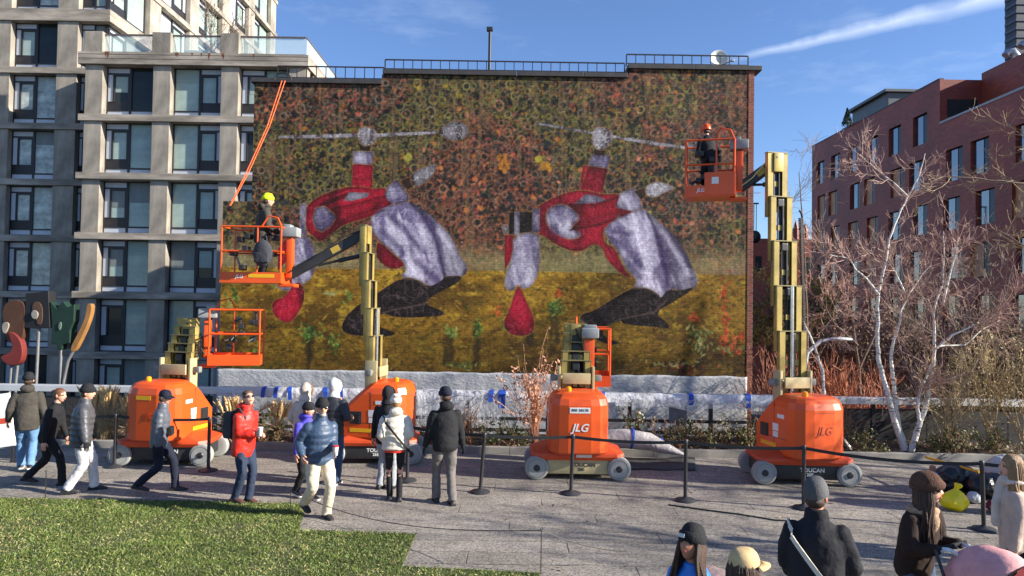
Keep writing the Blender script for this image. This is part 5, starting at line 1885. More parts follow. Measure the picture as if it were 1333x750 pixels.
    # --- jacket
    if jacket:
        q = MB()
        zs = [(-(.935 - jlen), .168, .118), (-.06, .182, .132), (.06, .178, .132), (.18, .178, .132), (.30, .184, .136), (.38, .182, .130), (.44, .155, .115), (.49, .115, .095), (.53, .078, .076), (.57, .07, .07)]
        cs, ax = [], []
        N_ = 34
        for k in range(N_ + 1):
            t = zs[0][0] + (zs[-1][0] - zs[0][0]) * k / N_
            for a, b_ in zip(zs, zs[1:]):
                if a[0] <= t <= b_[0] + 1e-6:
                    f = (t - a[0]) / (b_[0] - a[0]); f = f * f * (3 - 2 * f)
                    w_, d_ = a[1] * (1 - f) + b_[1] * f, a[2] * (1 - f) + b_[2] * f
                    break
            m_ = fat * (1 + (puff * (abs(math.sin(math.pi * t / .095)) - .5) if puff and t < .5 else 0))
            if t < -.06:      # below the hips the skirt of the coat hangs straight down
                c = pel + up * -.06 + Vector((0, 0, (t + .06)))
            else:
                c = pel + up * t
            cs.append(c); ax.append((rt * w_ * m_, fw * d_ * m_))
        q.rings(cs, ax, 22)
        for i in range(2):
            limb(q, [sh[i] + up * -.01, lerp(sh[i], el[i], .5), el[i], lerp(el[i], wr[i], .55), lerp(el[i], wr[i], .98)], [.072 * fat, .072 * fat, .062 * fat, .055 * fat, .044 * fat], 14, 8, puff * 1.15)
        cl('jacket', q, jacket, .0145, .012 if puff else .024, 2)
        if collar:
            q = MB(); cs = [nb - up * .03, nb + up * .03, nb + up * .075]; q.rings(cs, [(rt * .1, fw * .095), (rt * .092, fw * .088), (rt * .085, fw * .082)], 18); cl('collar', q, collar, .013, 0)
    if hood_down:
        q = MB(); q.ell(nb + up * .02 - fw * .09, .12, .075, .075, 16, 10); q.ell(nb + up * .05 - fw * .01, .105, .10, .05, 16, 10); cl('hood', q, hood_down, .013, .02)
    if hood_up:
        q = MB(); q.ell(hc + Vector((0, 0, .012)) - fw * .022, .102, .11, .138, 18, 14); q.tube([nb - up * .03, hc - Vector((0, 0, .06))], [.115, .09], 16)
        o = cl('hood', q, hood_up, .013, .02)
        q = MB(); F_ = Mh.to_3x3(); cen = Mh @ Vector((0, .06, -.005)); pts = [cen + F_ @ Vector((.088 * math.cos(t), .012 * math.cos(2 * t), .118 * math.sin(t))) for t in [2 * math.pi * k / 20 for k in range(21)]]
        q.tube(pts, .022, 8); cl('hood_trim', q, hood_up if not scarf else scarf, .012, 0)
    if fur:
        q = MB(); q.ell(nb - up * .035, .155, .135, .055, 20, 10); q.ell(nb - up * .1 + fw * .11, .06, .05, .1, 14, 10); cl('fur_collar', q, fur, .014, .03, 1)
    if scarf and not hood_up:
        q = MB(); q.ell(nb + up * .03 + fw * .02, .125, .12, .065, 18, 10); q.tube([nb + fw * .1, chest + fw * .15 - rt * .03, pel + up * .1 + fw * .15 - rt * .04], [.05, .06, .055], 10); q.tube([nb + fw * .08 + rt * .05, chest + fw * .13 + rt * .06, pel + up * .16 + fw * .13 + rt * .07], [.05, .05, .05], 10); cl('scarf', q, scarf, .014, .03)
    # --- headgear, hair, glasses in head space
    Q3 = Mh.to_3x3()

    def dome(q, r, z0_, zt, sy=1.18, back=.0, n_=24):
        lv = 8
        cs, ax = [], []
        for k in range(lv + 1):
            t = k / lv
            z_ = z0_ + (zt - z0_) * math.sin(t * math.pi / 2)
            w_ = r * math.cos(t * math.pi / 2) ** .62 if t < 1 else .004
            cs.append(Mh @ Vector((0, back, z_))); ax.append((Q3 @ Vector((w_, 0, 0)), Q3 @ Vector((0, w_ * sy, 0))))
        q.rings(cs, ax, n_)
    if hat:
        kind, hm = hat
        q = MB()
        if kind == 'beanie':
            dome(q, .092, .03, .158, 1.2, -.006)
            o = q.build('beanie', hm, root, smooth=60)
            q = MB(); q.rings([Mh @ Vector((0, -.004, z_)) for z_ in (.012, .018, .05, .078, .084)], [(Q3 @ Vector((w_, 0, 0)), Q3 @ Vector((0, w_ * 1.2, 0))) for w_ in (.092, .0975, .1, .098, .092)], 24); q.build('cuff', hm, o, smooth=60)
        elif kind == 'bun_beanie':
            dome(q, .094, .02, .165, 1.2, -.006); q.build('beanie', hm, root, smooth=60)
        elif kind == 'cap':
            dome(q, .09, .02, .135, 1.22, -.002); o = q.build('cap', hm, root, smooth=60)
            q = MB(); pts = []
            for k in range(13):
                t = -1.15 + 2.3 * k / 12
                for rr, zz in ((.10, .028), (.175, .006 - .012 * abs(t))):
                    pts.append(Mh @ Vector((math.sin(t) * (rr if rr < .12 else .105), math.cos(t) * rr + .01, zz)))
            fs = [(2 * k, 2 * k + 1, 2 * k + 3, 2 * k + 2) for k in range(12)]
            q.raw(pts, fs); br_ = q.build('brim', hm, o, smooth=60); br_.modifiers.new('t', 'SOLIDIFY').thickness = .006
        elif kind == 'fur':
            dome(q, .125, .015, .175, 1.12, -.01); q.ell(Mh @ Vector((0, .0, .055)), .13, .145, .055, 20, 10, Q3); o = cl('fur_hat', q, hm, .014, .03, 1)
        elif kind == 'helmet':
            dome(q, .108, .02, .17, 1.22, 0); q.rings([Mh @ Vector((0, .01, z_)) for z_ in (.012, .026)], [(Q3 @ Vector((.118, 0, 0)), Q3 @ Vector((0, .155, 0)))] * 2, 24); q.build('helmet', hm, root, smooth=50)
    if hat and not hair and not hood_up:
        q = MB(); q.ell(Mh @ Vector((0, -.034, -.022)), .079, .07, .062, 16, 10, Q3); cl('hair', q, m_hair_b, .012, .012, 1)
    if hair:
        kind, hm = hair
        q = MB()
        if kind == 'short':
            dome(q, .083, .0, .127, 1.2, -.012); q.ell(Mh @ Vector((0, -.03, .0)), .079, .078, .075, 16, 10, Q3)
            for k in range(14):
                t = rnd.random() * 6.28; q.ell(Mh @ Vector((.055 * math.cos(t), -.01 + .07 * math.sin(t), .085 + rnd.uniform(0, .03))), .03, .03, .02, 8, 6)
        elif kind == 'bun':
            dome(q, .084, -.01, .128, 1.2, -.012); q.ell(Mh @ Vector((0, -.03, -.01)), .08, .078, .08, 16, 10, Q3); q.ell(Mh @ Vector((0, -.115, .04)), .045, .045, .045, 12, 8)
        elif kind == 'long':
            dome(q, .085, -.02, .13, 1.2, -.012)
            dn = nb - up * .2
            sq = MB()
            for k in range(150):
                t = R(-38) + R(256) * rnd.random() + math.pi * .0
                t = math.pi + R(-128) + R(256) * rnd.random()      # round the back and sides of the head, face left free
                cx_, cy_ = math.sin(t), -math.cos(t) * -1
                ln = rnd.uniform(.26, .42)
                rr = rnd.uniform(.92, 1.12)
                a = Mh @ Vector((cx_ * .055 * rr, cy_ * .07 * rr - .01, .085)); b_ = Mh @ Vector((cx_ * .084 * rr, cy_ * .1 * rr - .012, .0)); c = Mh @ Vector((cx_ * .092 * rr, cy_ * .105 * rr - .015, -.11))
                d = c + Vector((cx_ * .035 + rnd.gauss(0, .012), rnd.gauss(-.005, .015), -ln * .5)); e = d + Vector((rnd.gauss(0, .02), rnd.gauss(0, .02), -ln * .5))
                sq.tube([a, b_, c, d, e], [.009, .012, .012, .010, .003], 5, cap=False)
            sq.build('hair_strands', hm, root, smooth=80)
        cl('hair', q, hm, .012, .02, 1)
    if beard:
        q = MB(); q.ell(Mh @ Vector((0, .055, -.088)), .05, .045, .04, 14, 8, Q3); cl('beard', q, beard, .01, .01, 1)
    if glasses:
        q = MB()
        for sx in (-1, 1):
            q.ell(Mh @ Vector((sx * .033, .097, .009)), .028, .008, .019, 12, 8, Q3)
            q.bar(Mh @ Vector((sx * .062, .09, .014)), Mh @ Vector((sx * .080, -.005, .012)), .006, .008)
        q.bar(Mh @ Vector((-.02, .105, .012)), Mh @ Vector((.02, .105, .012)), .006, .006)
        q.build('sunglasses', m_lens, root)
    info = dict(root=root, pel=pel, chest=chest, nb=nb, sh=sh, el=el, wr=wr, hc=hc, Mh=Mh, up=up, fw=fw, rt=rt, cl=cl, s=s, fat=fat)
    if extras:
        extras(info)
    return info


def W(info, v):
    r_ = info['root']
    return Matrix.Translation(r_.location) @ Rz(r_.rotation_euler.z) @ (Vector(v) * info['s'])


def strap(info, mat, side=1, name='bag_strap', bag=None):
    i = info
    pts = []
    f = i['fat']
    for k in range(33):
        t = 2 * math.pi * k / 32
        z_ = .18 + .31 * math.sin(t)        # from hip on one side to shoulder on the other
        w_ = (.20 if z_ < .4 else .17) * f * 1.1
        d_ = (.142 if z_ < .4 else .125) * f * 1.16
        a = math.asin(max(-1, min(1, (z_ - .18) / .31)))
        pts.append(i['pel'] + i['up'] * z_ + i['rt'] * (side * w_ * math.sin(t) * .95) + i['fw'] * (d_ * math.cos(t)))
    q = MB()
    for p, n2 in zip(pts, pts[1:]):
        q.bar(p, n2, .012, .035, i['up'])
    q.build(name, mat, i['root'])


def cup(info, hand, label, mat_cup, lid, h_=.12):
    p = W(info, info['wr'][hand] + (info['wr'][hand] - info['el'][hand]).normalized() * .085)
    o = thing('paper_cup', label, 'cup', (p.x, p.y, p.z - .05))
    q = MB(); q.lathe([(.03, 0), (.043, h_)], 16); q.build('cup_wall', mat_cup, o, smooth=40)
    q = MB(); q.lathe([(.045, h_), (.046, h_ + .008), (.038, h_ + .018)], 16); q.build('lid', lid, o, smooth=40)
    return o


stride = lambda a, lift=.07: ((-.09, a, 0), (.09, -a, lift))
stride2 = lambda a, lift=.07: ((-.09, -a, lift), (.09, a, 0))

m_jean = cloth('jeans_blue', lin(96, 132, 168)); m_jean_d = cloth('jeans_dark', lin(44, 54, 74)); m_jean_m = cloth('jeans_mid', lin(62, 82, 108))
m_nvy = cloth('navy', lin(26, 30, 46)); m_blkc = cloth('black', (.014, .014, .016)); m_blkb = cloth('black_beanie', (.016, .016, .018), bs=60, bd=.01)
m_grey_p = cloth('grey_trouser', lin(108, 102, 98)); m_pale_p = cloth('pale_trouser', lin(196, 192, 190)); m_beige = cloth('beige', lin(206, 190, 164))
m_olive = cloth('olive_grey', lin(66, 62, 56)); m_red = M('red_shell', lin(214, 44, 30), .5, var=.15, vs_=5, bump=.6, bs=7, bd=.04)
p_grey = puffm('charcoal', lin(74, 74, 78)); p_grey2 = puffm('slate', lin(86, 90, 98)); p_navy = puffm('navy', lin(56, 74, 98)); p_cream = puffm('cream', lin(190, 176, 160), .7); p_white = puffm('white', lin(206, 198, 182), .7); p_black = puffm('black', lin(44, 46, 50))
m_purp = cloth('violet', lin(84, 78, 190)); m_ltgrey = cloth('light_grey', lin(150, 152, 158)); m_whb = cloth('white_knit', lin(222, 214, 200), bs=50)
m_hair_b = M('hair_brown', lin(70, 48, 34), .5, var=.4, vs_=20, bump=.8, bs=80, stretch=(4, 4, .4)); m_hair_o = M('hair_auburn', lin(104, 64, 38), .5, var=.4, vs_=20, bump=.8, bs=80)
m_hair_bl = M('hair_blonde', lin(150, 116, 78), .5, var=.4, vs_=20, bump=.8, bs=70, stretch=(4, 4, .4)); m_hair_k = M('hair_black', (.012, .01, .01), .45, var=.4, vs_=20, bump=.8, bs=70, stretch=(4, 4, .4))
m_backpack = cloth('backpack', lin(60, 60, 66))

# far left trio
person('man in olive hooded jacket and light blue jeans walking behind the trio', G(33, 612), -28, 1.74, 2, stride(.2, .05), ((-.3, .12, .9), (.3, -.05, .86)), 0, 0, jacket=m_olive, jlen=.74, fat=1.12, hood_down=m_olive, trousers=m_jean, tw=1.1, hat=('beanie', m_blkb), shoe=(m_sole, m_whsole), scarf=None)
person('person in black with tied auburn hair leaning into a long stride', G(60, 631), 82, 1.68, 14, ((-.08, -.36, .05), (.08, .30, 0)), ((-.24, .2, .85), (.24, .05, .8)), 10, 0, jacket=m_blkc, jlen=.8, trousers=m_blkc, hair=('bun', m_hair_o), fat=.98)
person('man in charcoal puffer jacket and pale trousers striding past the lawn', G(103, 641), 64, 1.72, 5, ((-.1, .2, 0), (.1, -.16, .03)), ((-.3, .0, .84), (.32, .1, .86)), 16, 0, jacket=p_grey, jlen=.76, fat=1.24, puff=.1, collar=p_grey, trousers=m_pale_p, tw=1.14, hat=('beanie', m_blkb), glove=m_blkc, glasses=False)


def camera_bag(i):
    q = MB(); q.cbox(-.11, .11, .13, .22, .95, 1.1, .03); q.build('belt_bag', m_blkc, i['root'], smooth=40)


person('man in slate puffer and dark cap with sunglasses, hands down, before the folded lift', G(205, 641), 76, 1.68, 5, ((-.08, .26, 0), (.08, -.3, .09)), ((-.25, -.02, .82), (.25, .04, .82)), 25, 0, jacket=p_grey2, jlen=.8, fat=1.06, puff=.08, collar=p_grey2, trousers=m_nvy, hat=('cap', m_nvy), glasses=True, extras=camera_bag, glove=m_blkc)


def red_pack(i):
    q = MB(); q.cbox(-.15, .15, -.30, -.13, 1.0, 1.42, .05)
    q.build('backpack', m_backpack, i['root'], smooth=40)
    q = MB()
    for sx in (-1, 1):
        q.tube([(sx * .11, -.15, 1.40), (sx * .11, 0, 1.49), (sx * .12, .135, 1.36), (sx * .14, .1, 1.12), (sx * .16, -.08, 1.02)], .017, 8)
    q.build('pack_strap', m_backpack, i['root'], smooth=40)


rman = person('man in bright red jacket with a backpack and sunglasses looking down', G(315, 655), 112, 1.72, 5, ((-.07, .07, 0), (.07, -.08, .02)), ((-.06, .26, 1.1), (.06, .27, 1.12)), 25, -26, curl=.9, jacket=m_red, jlen=.74, fat=1.14, hood_down=m_red, collar=m_red, trousers=m_jean_d, hair=('short', m_hair_b), glasses=True, shoe=(m_brn_shoe, m_sole), extras=red_pack)
cup(rman, 1, 'small clear bottle held by the man in red', M('clear_bottle', lin(190, 190, 190), .2), m_whsole)
# middle group
person('person in cream hooded puffer with the hood up, seen from behind', G(393, 624), 30, 1.66, 3, ((-.09, .1, 0), (.1, -.1, .03)), ((-.26, .12, .95), (.26, .15, .98)), jacket=p_cream, jlen=.72, fat=1.14, puff=.09, hood_up=p_cream, scarf=M('fur_trim', lin(150, 118, 90), .95, var=.35, vs_=30, bump=1, bs=90, bd=.02), trousers=m_jean_m, shoe=(M('shoe_grey', lin(130, 130, 134), .7), m_whsole))
person('person in violet jacket and black beanie walking beside the bearded man', G(396, 648), 130, 1.5, 4, ((-.08, .16, 0), (.09, -.16, .05)), ((-.25, .02, .8), (.26, .1, .84)), -30, 0, jacket=m_purp, jlen=.74, fat=1.06, hood_down=m_purp, trousers=m_blkc, hat=('beanie', m_blkb), shoe=(m_sole, m_whsole))
person('person in black puffer and white hood looking at the mural', G(431, 630), 12, 1.78, 2, ((-.1, .04, 0), (.1, -.03, 0)), ((-.1, .3, 1.3), (.24, .2, 1.1)), 0, 8, jacket=p_black, jlen=.80, fat=1.12, puff=.08, hood_up=cloth('white_hood', lin(196, 194, 190)), trousers=m_jean_m, tw=1.1, shoe=(m_sole, m_whsole))
bman = person('bearded man in navy puffer, beige trousers and black beanie stepping onto the lawn edge', G(414, 674), 142, 1.74, 3, ((-.1, .06, 0), (.1, -.28, .10)), ((-.1, .3, 1.06), (.3, .1, .98)), 10, 0, curl=.9, jacket=p_navy, jlen=.82, fat=1.18, puff=.08, collar=p_navy, trousers=m_beige, tw=1.16, hat=('beanie', m_blkb), glasses=True, beard=M('beard_grey', lin(170, 160, 150), .8, var=.3, vs_=40))
cup(bman, 0, 'white and red paper cup in the bearded man\'s hand', M('cup_red_white', lin(226, 214, 206), .5, var=.3, vs_=14), M('lid_red', lin(190, 40, 40), .4))
# pair in the middle
person('person in black hooded coat and grey trousers half hidden by the woman in white', G(501, 637), 20, 1.7, 3, ((-.1, .0, 0), (.1, .06, 0)), ((-.27, .04, .85), (.27, .05, .85)), jacket=m_blkc, jlen=.78, hood_up=m_blkc, trousers=m_ltgrey, fat=1.02)


def white_extra(i):
    strap(i, m_blkc, -1)
    q = MB(); q.rings([i['pel'] + i['up'] * z_ for z_ in (-.12, -.08, .0)], [(i['rt'] * .172, i['fw'] * .128)] * 3, 20); i['cl']('red_hem', q, m_red, .014, .01)


person('woman in white puffer and cream beanie with black leggings, seen from behind', G(513, 652), -12, 1.64, 2, ((-.07, .05, 0), (.08, -.04, 0)), ((-.2, .16, 1.0), (.2, .16, 1.0)), jacket=p_white, jlen=.86, fat=1.22, puff=.09, hood_down=p_white, trousers=m_blkc, tw=.8, hat=('beanie', m_whb), hair=('short', m_hair_bl), extras=white_extra)
person('man in black rain jacket, grey trousers and navy beanie facing the mural', G(578, 655), -18, 1.78, 2, ((-.1, .1, 0), (.1, -.12, 0)), ((-.3, .1, .84), (.3, .06, .84)), -25, 4, jacket=m_blkc, jlen=.80, fat=1.1, hood_down=m_blkc, trousers=m_grey_p, tw=1.08, hat=('beanie', m_nvy), glove=m_blkc)

# near people, cut by the lower edge of the picture
NG = 'people in the foreground by the steps'


def near(u, vtop, h, D): 
    p = P(u, vtop, D); return p, p.z - h


def npos(u, v_head, D, h):
    """stand so that the top of the head is seen at (u, v_head); feet on the deck"""
    d = ray(u, v_head); t = (h - CAM_H) / d.z; p = Vector((0, 0, CAM_H)) + d * t
    return p


p = npos(906, 679, 0, 1.64)
m_blue = M('blue_shell', lin(40, 120, 215), .5, var=.15, vs_=5, bump=.5, bs=9, bd=.03)
pa = person('woman in black beanie and bright blue jacket with long dark hair', p, -122, 1.60, 2, hands=((-.15, .25, 1.0), (.15, .25, 1.0)), hyaw=-14, hpitch=-18, skin='tan', jacket=m_blue, jlen=.8, trousers=m_blkc, hat=('beanie', m_blkb), hair=('long', m_hair_b), group=NG, fat=1.08)
q = MB(); q.box(-.03, .02, -.002, .002, -.014, .014); o = q.build('badge', m_whsole, pa['root']); put(o, pa['Mh'] @ Matrix.Translation((0.03, .122, .048)))
q = MB(); q.cbox(-.16, .16, -.34, -.14, .95, 1.38, .05); q.build('backpack', cloth('pack_mauve', lin(150, 128, 124)), pa['root'], smooth=40)
p = npos(962, 713, 0, 1.62)
person('person in tan baseball cap with brown hair beside the woman in the black beanie', p, 72, 1.60, 2, hands=((-.2, .2, 1.0), (.2, .2, 1.0)), hyaw=8, hpitch=-6, skin='light', jacket=cloth('brown_coat', lin(74, 50, 38)), trousers=m_blkc, hat=('cap', cloth('tan_cap', lin(196, 168, 122), bump=.3)), hair=('long', m_hair_b), glasses=True, group=NG)
p = npos(1063, 626, 0, 1.76)
pm_ = person('man in black jacket and grey pointed beanie holding a phone, cream strap across his back', p, 24, 1.74, 3, hands=((-.2, .25, .95), (.26, .28, 1.0)), hyaw=22, hpitch=-14, skin='tan', jacket=cloth('black_soft', lin(34, 34, 38)), jlen=.78, fat=1.2, collar=cloth('black_soft', lin(34, 34, 38)), trousers=m_grey_p, hat=('bun_beanie', cloth('grey_knit', lin(84, 84, 84), bs=70, bd=.008)), group=NG, curl=.9, extras=lambda i: strap(i, cloth('cream_strap', lin(214, 204, 184)), -1))
ph = W(pm_, pm_['wr'][1] + (pm_['wr'][1] - pm_['el'][1]).normalized() * .09 + Vector((0, 0, .03)))
phn = tag(MB().cbox(-.038, .038, -.005, .005, -.075, .075, .004).build('mobile_phone', [M('phone_body', (.3, .3, .32), .3, .4)]), 'mobile phone held by the man in the grey beanie', 'phone')
phn.location, phn.rotation_euler = ph, (R(-35), R(28), R(-30))
p = npos(1190, 604, 0, 1.74)
sw = person('woman in brown fur hat and dark coat with fur collar pushing a pink pram', p, 152, 1.66, 10, feet=((-.1, .12, 0), (.1, -.12, .02)), hands=((-.16, .33, 1.16), (.16, .33, 1.16)), hyaw=-26, hpitch=-8, curl=1.1, skin='light', jacket=cloth('brown_shearling', lin(48, 34, 28)), jlen=.8, fat=1.12, trousers=m_jean_m, tw=1.02, hat=('fur', M('fur_brown', lin(92, 62, 46), .95, var=.4, vs_=30, bump=1, bs=90, bd=.02)), hair=('long', m_hair_b), glasses=True, glove=cloth('white_glove', lin(222, 226, 226)), group=NG, fur=M('fur_cream', lin(176, 146, 116), .95, var=.35, vs_=30, bump=1, bs=90, bd=.02))
p = npos(1322, 583, 0, 1.78)
person('woman with long fair hair in a cream fleece coat beside the barrier', p, -62, 1.7, 1, hands=((-.22, .05, .8), (.22, .05, .8)), hyaw=-15, skin='light', jacket=cloth('cream_fleece', lin(196, 172, 156)), jlen=.66, fat=1.1, trousers=m_jean_d, hair=('long', m_hair_bl), group=NG, scarf=cloth('cream_scarf', lin(206, 188, 172)))
p = npos(1382, 640, 0, 1.66)
person('dark haired person in black coat at the second pram', p, -40, 1.62, 4, hands=((-.18, .4, 1.0), (.18, .4, 1.0)), hyaw=-10, jacket=m_blkc, jlen=.7, fat=1.15, trousers=m_blkc, hair=('long', m_hair_k), group=NG)

OG = 'unseen people added beyond the right end of the barrier'  # bystanders outside the view, added to cast shadow streaks over the walkway
for (x_, y_, f_, lab) in ((6.95, 8.75, -80, 'unseen person in navy coat added past the fair haired woman for a shadow'), (8.6, 10.9, -95, 'unseen person in navy coat added along the barrier for a shadow'), (9.6, 11.8, 100, 'unseen person in navy coat added beside the bed kerb for a shadow')):
    person(lab, (x_, y_), f_, 1.72, 2, stride(.2, .04), jacket=m_nvy, jlen=.7, trousers=m_blkc, hat=('beanie', m_blkb), group=OG, fat=1.1)
# workers in the baskets
bb_ = P(338, 352, 14.2)
wkr = person('worker in yellow knitted hat and dark jacket standing in the raised basket', (bb_.x, bb_.y + .05), 62, 1.76, 8, hands=((-.12, .32, 1.05), (.2, .3, .98)), hyaw=0, hpitch=0, jacket=m_olive, jlen=.76, fat=1.1, hood_down=m_olive, trousers=m_blkc, hat=('beanie', M('neon_yellow', lin(214, 240, 20), .7, bump=.4, bs=60)), z0=P(334, 369, 14.2).z + .04, group='workers in lift baskets')
bt = thing('backpack', 'dark grey rucksack hung on the basket rail by the worker in yellow hat', 'backpack', (P(343, 335, 13.8).x, P(334, 369, 14.2).y - .44, P(343, 345, 13.8).z))
q = MB(); q.ell((0, 0, .22), .19, .11, .27, 16, 12); q.cbox(-.14, .14, -.12, -.02, .04, .24, .03); o = q.build('bag', m_backpack, bt, smooth=50)
q = MB(); q.tube([(-.08, 0, .44), (-.05, .02, .56), (.05, .02, .56), (.08, 0, .44)], .014, 8); q.build('strap', m_backpack, bt, smooth=40)
bb_ = P(924, 245, 14.0)
person('worker in orange helmet and black clothes in the high basket', (bb_.x + .02, bb_.y + .1), -10, 1.5, 16, hands=((-.2, .3, 1.0), (.2, .3, 1.05)), jacket=m_blkc, trousers=m_blkc, hat=('helmet', M('helmet_orange', lin(240, 84, 20), .35)), z0=P(927, 259, 14.0).z + .04, group='workers in lift baskets')
# ---------------------------------------------------------------- belt barriers
m_st = M('stanchion_black', (.03, .03, .032), .45, var=.25)
m_belt = M('belt_black', (.02, .02, .022), .7)
posts = [(28, 600, 'stanchion at the far end behind the man in olive'), (149, 608, 'stanchion before the plume grass by the folded lift'), (271, 613, 'stanchion between the red jacket and the folded lift'), (530, 626, 'stanchion behind the woman in the white puffer'),
         (625, 641, 'stanchion between the black rain jacket and the cream skirted lift'), (743, 643, 'stanchion standing before the cream skirted lift'), (892, 652, 'stanchion left of the lift with the tallest mast'), (1046, 662, 'stanchion behind the grey beanie before the tallest mast'), (1281, 690, 'stanchion by the yellow bag next to the fair haired woman'), (1420, 705, 'stanchion past the fair haired woman')]
q = MB(); q.lathe([(.02, .0), (.165, .002), (.17, .012), (.15, .03), (.06, .048), (.035, .07), (.02, .07)], 28); s_base = q.mesh('base', m_st, 40)
q = MB(); q.lathe([(.03, .04), (.03, .90), (.034, .905), (.034, .975), (.028, .985), (.01, .987)], 18); s_post = q.mesh('post', m_st, 40)
pp = [G(u, v) for u, v, _ in posts]
tilt = [0, 0, 0, 0, R(3.5), R(1.5), 0, 0, R(-2), 0]
for i, (u, v, lab) in enumerate(posts):
    o = thing('stanchion', 'black belt ' + lab, 'stanchion', pp[i], 0, 'black belt barrier stanchions')
    copy_part(s_base, 'base', o); po = copy_part(s_post, 'post', o, rot=(0, tilt[i], 0))
    if i + 1 < len(pp) and i not in (2,):
        a = Vector((math.sin(tilt[i]) * .94, 0, .94)); b_ = pp[i + 1] - pp[i] + Vector((math.sin(tilt[i + 1]) * .94, 0, .94))
        q = MB(); n_ = 10; L = (b_ - a).length
        sag = .012 * L * L if L < 3 else .03 * L
        sag = min(sag, .12)
        for k in range(n_ + 1):
            t = k / n_; p = lerp(a, b_, t) - Vector((0, 0, sag * 4 * t * (1 - t)))
            q.v += [tuple(p + Vector((0, -.003, .025))), tuple(p + Vector((0, -.003, -.025))), tuple(p + Vector((0, .003, -.025))), tuple(p + Vector((0, .003, .025)))]
        for k in range(n_):
            for j in range(4):
                q.f.append((4 * k + j, 4 * k + (j + 1) % 4, 4 * k + 4 + (j + 1) % 4, 4 * k + 4 + j)); q.mi.append(0)
        q.build('belt', m_belt, o)

# thin stakes with a cord round the lawn
m_wire = M('stake_steel', (.05, .045, .042), .5, .4)
stk = [(59, 650, .42, 'by the left part of the lawn'), (378, 665, .30, 'by the bearded man at the lawn corner'), (704, 747, .5, 'at the tip of the lawn')]
sp = []
for (u, v, hh, lab) in stk:
    g = G(u, v)
    o = thing('rope_stake', 'thin dark steel stake with ring ' + lab, 'stake', g, 0, 'lawn cord stakes')
    q = MB(); q.tube([(0, 0, -.02), (0, 0, hh)], .007, 6); q.build('rod', m_wire, o)
    q = MB(); q.tube([(.014 * math.cos(t), 0, hh + .014 + .014 * math.sin(t)) for t in [2 * math.pi * k / 10 for k in range(11)]], .004, 5); q.build('ring', m_wire, o)
    sp.append(g + Vector((0, 0, hh)))
q = MB(); q.tube([lerp(sp[1], sp[2], t) - Vector((0, 0, .26 * 4 * t * (1 - t) * (1 - .35 * t))) for t in [k / 24 for k in range(25)]], .006, 5)
tag(q.build('lawn_cord', m_wire), 'thin dark cord sagging between stakes along the lawn edge', 'cord')
e = G(815, 740) + Vector((0, 0, .2))
q = MB(); q.tube([lerp(sp[2], e, t) - Vector((0, 0, .05 * 4 * t * (1 - t))) for t in [k / 10 for k in range(11)]], .006, 5)
tag(q.build('lawn_cord', m_wire), 'thin dark cord running right from the stake at the lawn tip', 'cord')
q = MB(); q.tube([G(u, v, .012) for u, v in ((870, 657), (920, 664), (960, 669), (1009, 677), (1040, 679))], .011, 6)
tag(q.build('floor_cable', m_belt, smooth=40), 'thin black cable lying on the paving near the tallest lift', 'cable')

# ---------------------------------------------------------------- pram, second pram, bags, tubes
m_pink = cloth('pink', lin(222, 160, 158), bump=.35)
m_pdark = cloth('pram_dark', lin(40, 34, 38))
sp_, sh_ = W(sw, (0, .34, 0)), 0
pram = thing('pram', 'dusty pink pram with a ribbed hood pushed by the woman in the fur hat', 'pram', (sp_.x, sp_.y, 0), sw['root'].rotation_euler.z)
q = MB()
n_, m_ = 20, 16     # hood: ribs pivoting about the cot's sides
HR, HW, HY, HZ = .40, .26, .36, .80
hp = lambda a, t, k=1.0: (HW * math.cos(t) * k, HY - HR * math.cos(a) * math.sin(t) * k, HZ + HR * math.sin(a) * math.sin(t) * k)
for i in range(m_ + 1):
    a = R(-8) + R(132) * i / m_
    for j in range(n_ + 1):
        q.v.append(hp(a, math.pi * j / n_, 1 + .03 * abs(math.sin(i * math.pi / 4))))
for i in range(m_):
    for j in range(n_):
        k = i * (n_ + 1) + j
        q.f.append((k, k + 1, k + n_ + 2, k + n_ + 1)); q.mi.append(0)
ho = q.build('hood', m_pink, pram, smooth=50); ho.modifiers.new('t', 'SOLIDIFY').thickness = .012
for i in (6, 16):
    a = R(-8) + R(132) * i / m_
    q = MB(); q.tube([hp(a, math.pi * j / 20, 1.006) for j in range(21)], .005, 6); q.build('piping', m_pdark, pram)
q = MB(); q.rings([(0, .42, .5), (0, .42, .56), (0, .42, .78)], [((.2, 0, 0), (0, .32, 0)), ((.25, 0, 0), (0, .40, 0)), ((.27, 0, 0), (0, .42, 0))], 24); q.build('carrycot', m_pink, pram, smooth=40)
q = MB(); q.tube([(-.22, .0, 1.11), (.22, .0, 1.11)], .017, 10); q.build('handle', m_blkc, pram, smooth=40)
for sx in (-1, 1):
    q = MB(); q.tube([(sx * .22, .0, 1.11), (sx * .25, .16, .75), (sx * .25, .7, .2)], .013, 8); q.build('frame_tube', m_blk, pram, smooth=40)
    for yy in (.1, .74):
        q = MB(); q.lathe([(.05, -.02), (.13, -.022), (.15, 0), (.13, .022), (.05, .02)], 22, 'X', org=(sx * .27, yy, .15)); q.build('wheel', m_blk, pram, smooth=40)
g2 = G(1312, 775)
pr2 = thing('pram', 'black pram with a rumpled pink blanket at the edge of the deck', 'pram', (g2.x + .12, g2.y - .45, 0), R(20))
q = MB(); q.rings([(0, 0, .55), (0, 0, .62), (0, 0, .98)], [((.24, 0, 0), (0, .28, 0)), ((.29, 0, 0), (0, .34, 0)), ((.31, 0, 0), (0, .37, 0))], 22); q.build('carrycot', m_pdark, pr2, smooth=40)
